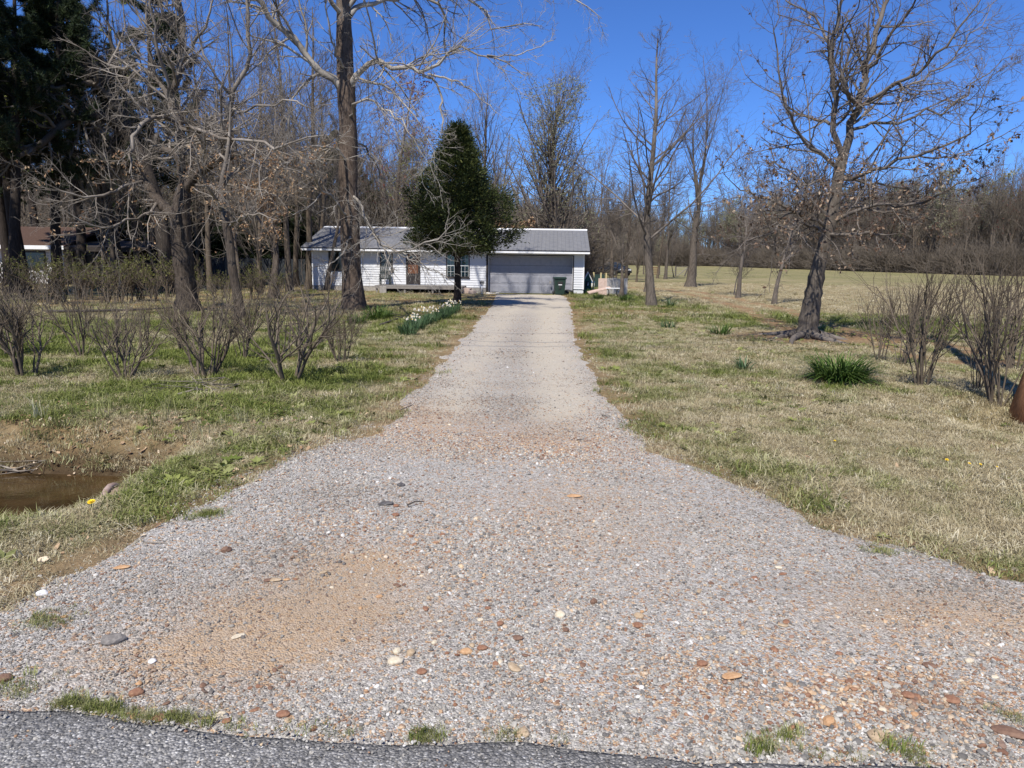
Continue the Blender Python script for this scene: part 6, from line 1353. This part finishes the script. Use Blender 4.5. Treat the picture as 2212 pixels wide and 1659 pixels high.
sh_ = [gen_shrub(201 + i, 1.25, (.38, .46, .32, .42)[i], (8, 9, 7, 10)[i], twig=9, r0=.015) for i in range(4)]
GR = "bare shrubs of the front row"
for k, px, py, H, w, rz, lab in ((0, 60, 812, 1.30, 1.25, .3, "leftmost bare shrub of the front row, cut by the left edge"), (3, 272, 820, 1.10, 1.0, 1.9, "bare shrub with an arm reaching left, second in the front row"), (1, 442, 814, 1.38, 1.15, 4.0, "tall dense bare shrub in the front row before the forked tree"), (2, 626, 824, 1.42, 1.3, 5.2, "rightmost tall bare shrub of the front row before the sycamore"), (1, 737, 783, 1.05, .85, 1.0, "bare shrub in the second row before the sycamore trunk"), (0, 524, 778, 1.20, .8, 2.4, "slim bare shrub in the second row under the thin tree"), (2, 178, 770, 1.35, .7, 3.3, "slim single stemmed bare shrub behind the second shrub of the front row"), (3, 10, 770, 1.3, 1.0, 4.4, "bare shrub behind the leftmost one at the left edge"), (0, 395, 762, 1.0, .7, 5.5, "small bare shrub behind the tall dense one")):
    put_shrub(sh_[k], lab, px, py, H, 1.25, w, rz, GR)
tall = [gen_shrub(231, 1.7, .34, 9, twig=4, r0=.014), gen_shrub(232, 1.9, .28, 11, twig=4, r0=.014)]
for k, px, py, H, w, rz, lab in ((0, 1900, 782, 1.35, .85, .4, "thin bare shrub left of the vase shaped one on the right lawn"), (1, 1990, 833, 1.75, .95, 2.0, "vase shaped bare shrub with long upright twigs on the right lawn"), (0, 2110, 842, 1.3, .6, 3.0, "slender bare shrub with a single pale stem left of the pole"), (1, 2155, 872, 1.95, .9, 1.0, "tall dark bare shrub in the hollow beside the pole"), (0, 2195, 800, 1.9, 1.0, 5.0, "bare shrub behind the pole at the right edge"), (1, 1945, 790, 1.5, .8, 4.0, "dense bare shrub just behind the vase shaped one")):
    put_shrub(tall[k], lab, px, py, H, 1.8, w, rz, "bare shrubs on the right lawn")
# budding upright shrubs further back on the left
bud = [gen_shrub(251 + i, 1.6, .11, 11, twig=1, leafy=(budgreen, 520, .045), r0=.012) for i in range(3)]
rr = random.Random(4)
for i in range(22):
    px = -10 + i * 29 + rr.uniform(-8, 8); py = 652 + (-6 if i > 12 else 0) + rr.uniform(-6, 8) - .02 * max(px - 300, 0)
    b_ = at(px, py); s_ = rr.uniform(.85, 1.25) * (1.0 if px < 400 else .8)
    plant(bud[i % 3], bark_shrub, "budding_shrub", "upright shrub with green tipped shoots in the hedge before the %s" % ("brick house" if px < 140 else "carport" if px < 310 else "board fence"), b_, rr.uniform(0, 6), (1.4 * s_, 1.4 * s_, s_), "budding hedge shrubs before the " + ("brick house" if px < 140 else "carport" if px < 310 else "board fence"), "shrub")

# strap leaved clumps
def strap_mesh(name, seed, nb, L0, L1, w, spread, arch, erect=.5):
    r = np.random.default_rng(seed); V = []; T = []
    for i in range(nb):
        a = r.random() * 2 * PI; rad = spread * math.sqrt(r.random()); bx, by = rad * math.cos(a), rad * math.sin(a); d = a + r.normal(0, .6); L = r.uniform(L0, L1); el = r.uniform(erect, 1.45); dx, dy = math.cos(d), math.sin(d); px, py = -dy, dx; ww = w * r.uniform(.7, 1.2)
        x = y = 0.0; hx, hz = 0.0, -.02; n = len(V); S = 5; e = el
        for s in range(S + 1):
            k = ww * (1 - (s / S) ** 2.2) + .001; fold = .25 * ww
            V += [(bx + dx * hx - px * k, by + dy * hx - py * k, hz), (bx + dx * hx + px * k, by + dy * hx + py * k, hz)]
            hx += L / S * math.cos(e); hz += L / S * math.sin(e); e -= arch * r.uniform(.6, 1.4) / S
        for s in range(S): T += [(n + 2 * s, n + 2 * s + 1, n + 2 * s + 3), (n + 2 * s, n + 2 * s + 3, n + 2 * s + 2)]
    return np_mesh(name, np.array(V), None, np.array(T), smooth=True)
strapm = leaf_mat("daylily_leaf", [(0, (.034, .070, .012)), (.5, (.075, .130, .025)), (1, (.17, .235, .065))], .3, .42)
bluegr = leaf_mat("daffodil_leaf", [(0, (.030, .065, .026)), (.5, (.062, .115, .045)), (1, (.11, .165, .075))], .3, .5)
whitep = simple("white_petal", (.70, .69, .62), (.84, .83, .78), 20, .6); yelp = simple("yellow_corona", (.62, .42, .04), (.75, .55, .08), 20, .6)
def clump(name, label, px, py, me, m, s, rz=0, group=None, cat="plant"):
    b_ = at(px, py); o = thing(name, label, cat, tuple(b_), rz, group); o.scale = (s,) * 3
    if len(me.materials) == 0: me.materials.append(m)
    link("leaves", me, None, o); return o
clump("daylily_clump", "large rounded clump of long strappy green leaves on the right lawn", 1812, 824, strap_mesh("leaves", 1, 640, .42, .70, .0105, .32, 1.35, .62), strapm, 1.0)
clump("daylily_clump", "small open tuft of strappy leaves left of the large green clump", 1607, 800, strap_mesh("leaves", 2, 46, .22, .36, .0105, .09, .9, .6), bluegr, 1.0)
clump("iris_clump", "low dark green tuft in the grass left of the oak's foot", 1556, 722, strap_mesh("leaves", 3, 90, .25, .42, .012, .22, .8, .6), strapm, 1.0)
clump("iris_clump", "low green tuft in the grass right of the driveway, nearest to it", 1443, 708, strap_mesh("leaves", 4, 60, .2, .36, .011, .2, .8, .6), bluegr, 1.0)
clump("iris_clump", "small green tuft beside the slender upright tree", 1448, 661, strap_mesh("leaves", 5, 50, .25, .4, .013, .16, .7, .8), bluegr, 1.2)
bs_ = strap_mesh("leaves", 6, 260, .4, .75, .013, .35, .8, .6)
clump("grassy_clump", "rounded dark green clump at the right corner of the white house", 1272, 636, bs_, strapm, .62); clump("grassy_clump", "taller spiky green clump before the propped pink slab", 1292, 647, bs_, bluegr, .62, 1.0); clump("grassy_clump", "flat green clump at the foot of the small upswept tree", 1352, 651, bs_, strapm, .7, 2.0)
clump("grassy_clump", "tufted green clump at the right foot of the sycamore", 812, 690, bs_, bluegr, .8, 3.0); clump("grassy_clump", "loose green tuft right of the sycamore's foot, nearer the daffodils", 835, 686, bs_, bluegr, .55, 4.0)
clump("grassy_clump", "loose leafy tuft between the sycamore's foot and the shrub before it", 772, 700, bs_, bluegr, .6, 4.6)
# daffodil row
def daff(seed, nf):
    r = np.random.default_rng(seed); lv = strap_mesh("leaves", seed, 85, .24, .40, .008, .17, .45, .95); lv.materials.append(bluegr); Vw = MB(); Vy = MB()
    for i in range(nf):
        a = r.random() * 6.28; q = .24 * math.sqrt(r.random()); x, y, z = q * math.cos(a), q * math.sin(a), r.uniform(.30, .43); fa = r.uniform(-.9, .9) - PI / 2; f = Vector((math.cos(fa), math.sin(fa), .25)).normalized(); u = f.cross(Vector((0, 0, 1))).normalized(); w = u.cross(f); c = Vector((x, y, z))
        for k in range(6):
            g = k * PI / 3; dd = u * math.cos(g) + w * math.sin(g); ee = u * math.cos(g + 1.57) + w * math.sin(g + 1.57)
            Vw.add([c, c + dd * .015 + ee * .009, c + dd * .030, c + dd * .015 - ee * .009], [(0, 1, 2, 3)])
        Vy.tube([c, c + f * .018], [.009, .013], 6, False)
    a_ = Vw.mesh("petals"); a_.materials.append(whitep); b_ = Vy.mesh("coronas"); b_.materials.append(yelp)
    return lv, a_, b_
dfs = [daff(301 + i, n) for i, n in enumerate((2, 2, 6))]
rr = random.Random(8); n = 19; A0 = at(872, 724)[:2]; B0 = at(985, 672)[:2]
for i in range(n):
    t = (i + rr.uniform(-.25, .25)) / (n - 1); x = A0[0] + (B0[0] - A0[0]) * t + rr.uniform(-.12, .12); y = A0[1] + (B0[1] - A0[1]) * t
    lab = "white daffodil clump in the row beside the driveway" if 0 < i < n - 1 else ("white daffodil clump nearest the road in the row, full of flowers" if i == 0 else "daffodil clump at the cedar's foot, last of the row")
    o = thing("daffodil_clump", lab, "flowers", (x, y, float(ground(x, y))), rr.uniform(-.6, .6), "daffodils in a row beside the driveway"); s_ = rr.uniform(.85, 1.2); o.scale = (s_,) * 3
    d_ = dfs[2 if i == 0 else i % 3]; link("leaves", d_[0], None, o)
    a_ = link("petals", d_[1], None, o); tag(a_, kind='stuff'); b_ = link("coronas", d_[2], None, o); tag(b_, kind='stuff')
# dandelions
stemm = simple("flower_stem_green", (.05, .09, .02), (.09, .14, .04), 20, .6); dany = simple("dandelion_yellow", (.70, .46, .01), (.82, .60, .03), 60, .7)
hd = MB()
for ring, (rad, z, nn) in enumerate(((.019, .0, 14), (.014, .005, 11), (.008, .008, 7))):
    for k in range(nn):
        g = 2 * PI * k / nn + ring; c, s = math.cos(g), math.sin(g); hd.add([(0, 0, z - .002), (c * rad - s * .004, s * rad + c * .004, z + .004), (c * rad * 1.12, s * rad * 1.12, z + .005), (c * rad + s * .004, s * rad - c * .004, z + .004)], [(0, 1, 2, 3)])
hdm = hd.mesh("flower_head"); hdm.materials.append(dany); stx = MB().tube([(0, 0, -.02), (.004, 0, .03), (.006, 0, .062)], .0025, 5).mesh("stem"); stx.materials.append(stemm)
for px, py, s_, lab in ((197, 1108, 1.25, "yellow dandelion blooming in the grass between ditch and gravel"), (2043, 1005, .8, "leftmost of the yellow dandelions on the right verge"), (2092, 1010, .6, "middle yellow dandelion on the right verge"), (2116, 1012, .6, "yellow dandelion on the right verge, just right of the middle one"), (2152, 1016, .5, "rightmost yellow dandelion on the right verge"), (1802, 1290 - 330, .6, "small lone dandelion on the right lawn")):
    b_ = at(px, py); o = thing("dandelion", lab, "flower", tuple(b_)); o.scale = (s_,) * 3; link("stem", stx, None, o); link("flower_head", hdm, None, o, (.006, 0, .062), (.35, 0, 0))

# ------------------------------------------------------------------ single stones lying on the gravel
def stone_mat(name, c0, c1): return simple(name, c0, c1, 3.2, .8, .35, bdist=.02)
s_red = stone_mat("rust_red_stone", (.17, .075, .042), (.33, .18, .105)); s_tan = stone_mat("tan_stone", (.30, .21, .125), (.50, .39, .26)); s_pale = stone_mat("cream_stone", (.46, .38, .26), (.68, .60, .46)); s_dark = stone_mat("dark_grey_stone", (.05, .047, .045), (.13, .12, .115)); s_brown = stone_mat("brown_stone", (.12, .065, .042), (.24, .145, .095)); s_white = stone_mat("white_stone", (.52, .50, .48), (.74, .72, .70)); s_gbr = stone_mat('grey_brown_stone', (.11, .10, .09), (.26, .235, .21)); s_or = stone_mat("orange_stone", (.36, .19, .085), (.55, .36, .20))
rocks = [pebble_mesh("stone", 400 + i, 3, (.5, .62, .42, .7)[i % 4], .045, True) for i in range(8)]
chunks = [pebble_mesh("stone", 420 + i, 2, .7, .2, False) for i in range(3)]
def lump(me, seed, amp=.12):
    for v in me.vertices:
        c = v.co; n_ = math.sin(c.x * 5 + seed) * math.cos(c.y * 6 - seed) + .6 * math.sin(c.z * 9 + c.x * 4 + seed * 2); v.co = c * (1 + amp * n_)
for i, me in enumerate(rocks): lump(me, i)
def stone(px, py, wpx, m, label, me, rz=0, flat=1.0, group=None, tilt=0.0):
    b_ = at(px, py); size = wpx * np.linalg.norm(b_ - CAM) / F
    k = me.copy(); k.materials.clear(); k.materials.append(m)
    o = link("stone", k, None, None, (b_[0], b_[1], float(drive_z(b_[0], b_[1])) + size * .10), (tilt, 0, rz), (size, size, size * flat)); return tag(o, label, "stone", group)
big = [(866, 1054, 20, s_dark, "jagged dark chunk of asphalt high on the gravel, left of centre", chunks[0], .3, .8), (834, 1096, 26, s_dark, "flat dark grey stone below the jagged asphalt chunk", rocks[2], .2, .7), (245, 1396, 38, s_gbr, "large grey angular rock with a dark broken side on the left gravel", chunks[1], .5, .62),
       (852, 1440, 34, s_pale, "cream coloured broad stone in the middle gravel, lower of a pair", rocks[0], .3, .8), (858, 1418, 20, s_pale, "cream small stone touching the broad cream one", rocks[1], .9, .9), (888, 1422, 22, s_tan, "tan rounded stone right of the cream pair", rocks[3], 1.2, .8), (911, 1461, 26, s_red, "rust red stone below right of the cream pair", rocks[4], .2, .8),
       (1893, 1606, 38, s_tan, "large flat tan stone near the bottom right", rocks[1], .4, .7), (1282, 1310, 18, s_brown, "dark brown rounded stone standing proud in the right middle gravel", rocks[7], .6, 1.1), (1210, 1337, 26, s_pale, "cream and grey striped stone right of the middle", rocks[5], .2, .8), (1110, 1452, 30, s_tan, "tan oblong stone in the middle gravel", rocks[2], 2.2, .7), (1116, 1391, 24, s_brown, "brown flat stone above the tan oblong one", rocks[6], .1, .8), (1079, 1360, 17, s_red, "small rust stone left of the brown flat one", rocks[3], .4, .9),
       (1222, 1370, 18, s_brown, "round brown stone below the striped stone", rocks[4], .9, .9), (1040, 1412, 24, s_red, "split rust red stone in the middle gravel", rocks[0], .2, .7), (1007, 1420, 26, s_or, "orange stone beside the split rust one", rocks[7], .1, .7), (1130, 1600, 32, s_tan, "tan striped stone just above the asphalt edge", rocks[5], .0, .7), (595, 1264, 22, s_tan, "flat tan disc of stone in the orange dirt", rocks[2], .2, .5), (578, 1265, 18, s_brown, "brown stone touching the flat tan disc", rocks[6], .5, .6), (490, 1198, 22, s_brown, "brown knobbly stone on the left gravel", chunks[2], .7, .9),
       (265, 1234, 24, s_or, "flat orange stone on the left gravel by the grass", rocks[2], .3, .5), (92, 1288, 20, s_white, "white stone at the left gravel edge", rocks[7], .2, .9), (140, 1342, 12, s_or, "small orange stone near the left edge", rocks[0], .2, .8), (855, 1120, 20, s_red, "rust red stone below the dark flat one", rocks[4], .8, .9), (855, 1100, 14, s_red, "smaller rust stone just above the rust red one", rocks[3], .3, .8), (1240, 1078, 26, s_or, "flat orange stone in the upper right gravel", rocks[2], .1, .5), (478, 1558, 26, s_pale, "cream stone at the bottom left above the asphalt", rocks[1], .5, .8), (490, 1568, 20, s_red, "rust stone touching the bottom left cream one", rocks[4], .2, .8), (610, 1557, 28, s_red, "rust red rounded stone above the asphalt left of centre", rocks[0], .1, .7), (340, 1566, 30, s_red, "rust stone beside the mossy asphalt edge", rocks[6], .2, .7), (295, 1510, 26, s_red, "red brown stone above the mossy edge", rocks[7], .5, .8), (10, 1480, 26, s_brown, "brown stone at the left border", rocks[3], .5, .8), (515, 1384, 22, s_pale, "thin cream shard in the dirt patch", rocks[2], .8, .4), (330, 1440, 18, s_white, "white bone shaped stone left of the dirt patch", rocks[5], .4, .5),
       (1790, 1575, 34, s_or, "orange broken stone in the red patch at lower right", chunks[2], .9, .6), (1700, 1385, 0, s_red, "", rocks[0], 0, 1), (1580, 1475, 34, s_or, "long flat orange stone at right", rocks[2], .3, .4), (1378, 1360, 26, s_red, "rust red stone right of the striped one", rocks[4], .3, .7), (1380, 1340, 22, s_tan, "tan stone just above the right rust red one", rocks[5], .9, .7), (1515, 1445, 24, s_red, "round rust stone at right middle", rocks[0], .3, .8), (2180, 1598, 44, s_brown, "long brown stone at the bottom right border", rocks[2], -.5, .6), (2005, 1450, 24, s_brown, "brown oval stone at the right", rocks[6], -.3, .7), (2055, 1525, 32, s_red, "broad rust stone at the lower right border", rocks[4], -.5, .6), (1960, 1515, 28, s_red, "rust oblong stone left of the broad rust one", rocks[0], -.4, .6)]
k_ = 0
for px, py, w, m, lab, me, rz, fl in big:
    if w: stone(px, py, w, m, lab, me, rz, fl)
rr = random.Random(23); mats_ = [s_red, s_red, s_brown, s_or, s_tan, s_tan, s_pale]; cname = {s_red.name: 'rust red', s_brown.name: 'dark brown', s_or.name: 'orange', s_tan.name: 'tan', s_pale.name: 'cream'}
zones = ((1700, 2200, 1420, 1600, 44, "lower right"), (1350, 1700, 1230, 1420, 30, "right"), (880, 1300, 1280, 1500, 26, "middle"), (560, 900, 1150, 1330, 20, "left of the middle"), (840, 1300, 900, 1000, 26, "upper"), (200, 700, 1480, 1580, 20, "lower left"))
for x0, x1, y0, y1, n, wh in zones:
    for i in range(n):
        px, py = rr.uniform(x0, x1), rr.uniform(y0, y1); mm = rr.choice(mats_); stone(px, py, rr.uniform(7, 17) * (.6 if wh == "upper" else 1), mm, "small %s stone lying loose on the %s gravel" % (cname[mm.name], wh), rr.choice(rocks), rr.uniform(0, 6), rr.uniform(.5, .8), "loose %s stones on the %s gravel" % (cname[mm.name], wh))
# sticks
stickm = simple("dry_stick_wood", (.13, .105, .08), (.30, .26, .21), 14, .85, .3); stickd = simple("dark_stick_wood", (.03, .025, .022), (.08, .066, .055), 14, .85, .3)
def stick(pix, r_, m, label, name="fallen_stick", lift=.012, side=0):
    P = [at(*q) for q in pix]; o0 = P[0]; mb = MB(); path = []
    for i, p in enumerate(P): path.append((p[0] - o0[0], p[1] - o0[1], float(ground(p[0], p[1])) - o0[2] + lift + r_ + .012 * math.sin(i * 2.1)))
    if side:
        mb.tube(path, [r_ * (1 - .6 * i / (len(path) - 1)) for i in range(len(path))], 6); rr = random.Random(side)
        V = [Vector(p) for p in path]
        for k in range(5):
            t = rr.uniform(.2, .9) * (len(V) - 1); a = V[int(t)].lerp(V[min(int(t) + 1, len(V) - 1)], t - int(t)); mb.tube([a, a + Vector((rr.uniform(-.3, .3), rr.uniform(-.2, .2), rr.uniform(.0, .08))), a + Vector((rr.uniform(-.5, .5), rr.uniform(-.3, .3), rr.uniform(-.01, .1)))], [r_ * .5, r_ * .4, r_ * .2], 5)
    else: mb.tube(path, [r_ * (1 - .5 * i / (len(path) - 1)) for i in range(len(path))], 6)
    o = mb.build(name, m, None, smooth=True); o.location = tuple(o0); return tag(o, label, "stick")
stick([(880, 1101), (898, 1096), (916, 1091)], .006, stickd, "short dark stick lying on the gravel beside the dark flat stone", lift=.03)
stick([(380, 858), (420, 848), (470, 846), (520, 842)], .016, stickm, "pale fallen branch lying in the grass before the front shrubs", "fallen_branch", side=3)
stick([(400, 838), (440, 832), (490, 836)], .014, stickm, "short pale branch behind the longer fallen one", "fallen_branch", side=5)
stick([(330, 852), (372, 838), (415, 828)], .010, stickd, "thin dark stick in the grass left of the pale branches", side=2)
stick([(555, 786), (600, 778), (650, 768), (690, 760)], .018, stickd, "dark fallen limb between the second row shrubs", "fallen_branch", side=7)
stick([(612, 708), (650, 700), (690, 700)], .02, stickd, "dark stick behind the second row shrubs")
stick([(100, 655 + 22), (220, 676), (330, 671), (395, 667)], .05, stickd, "long dark fallen limb lying across the lawn before the budding hedge", "fallen_branch")
stick([(862, 1180 - 290), (880, 884), (900, 872)], .006, stickd, "thin twig at the left edge of the driveway")
stick([(0, 1010), (40, 1025), (70, 1018)], .012, stickm, "pale broken reed stalk above the ditch water", side=4)
stick([(310, 1178), (345, 1181), (380, 1180)], .005, stickm, "pale straw stalk lying in the grass by the left gravel edge")
stick([(1300, 905), (1320, 908)], .007, stickd, "tiny dark twig in the middle of the driveway", lift=.03)
stick([(1245, 958), (1262, 958)], .006, stickd, "tiny dark twig lying right of the driveway's middle", lift=.03)
stick([(820, 705), (870, 688), (905, 680)], .03, stickd, "dark fallen limb lying left of the daffodils", "fallen_branch", side=9)
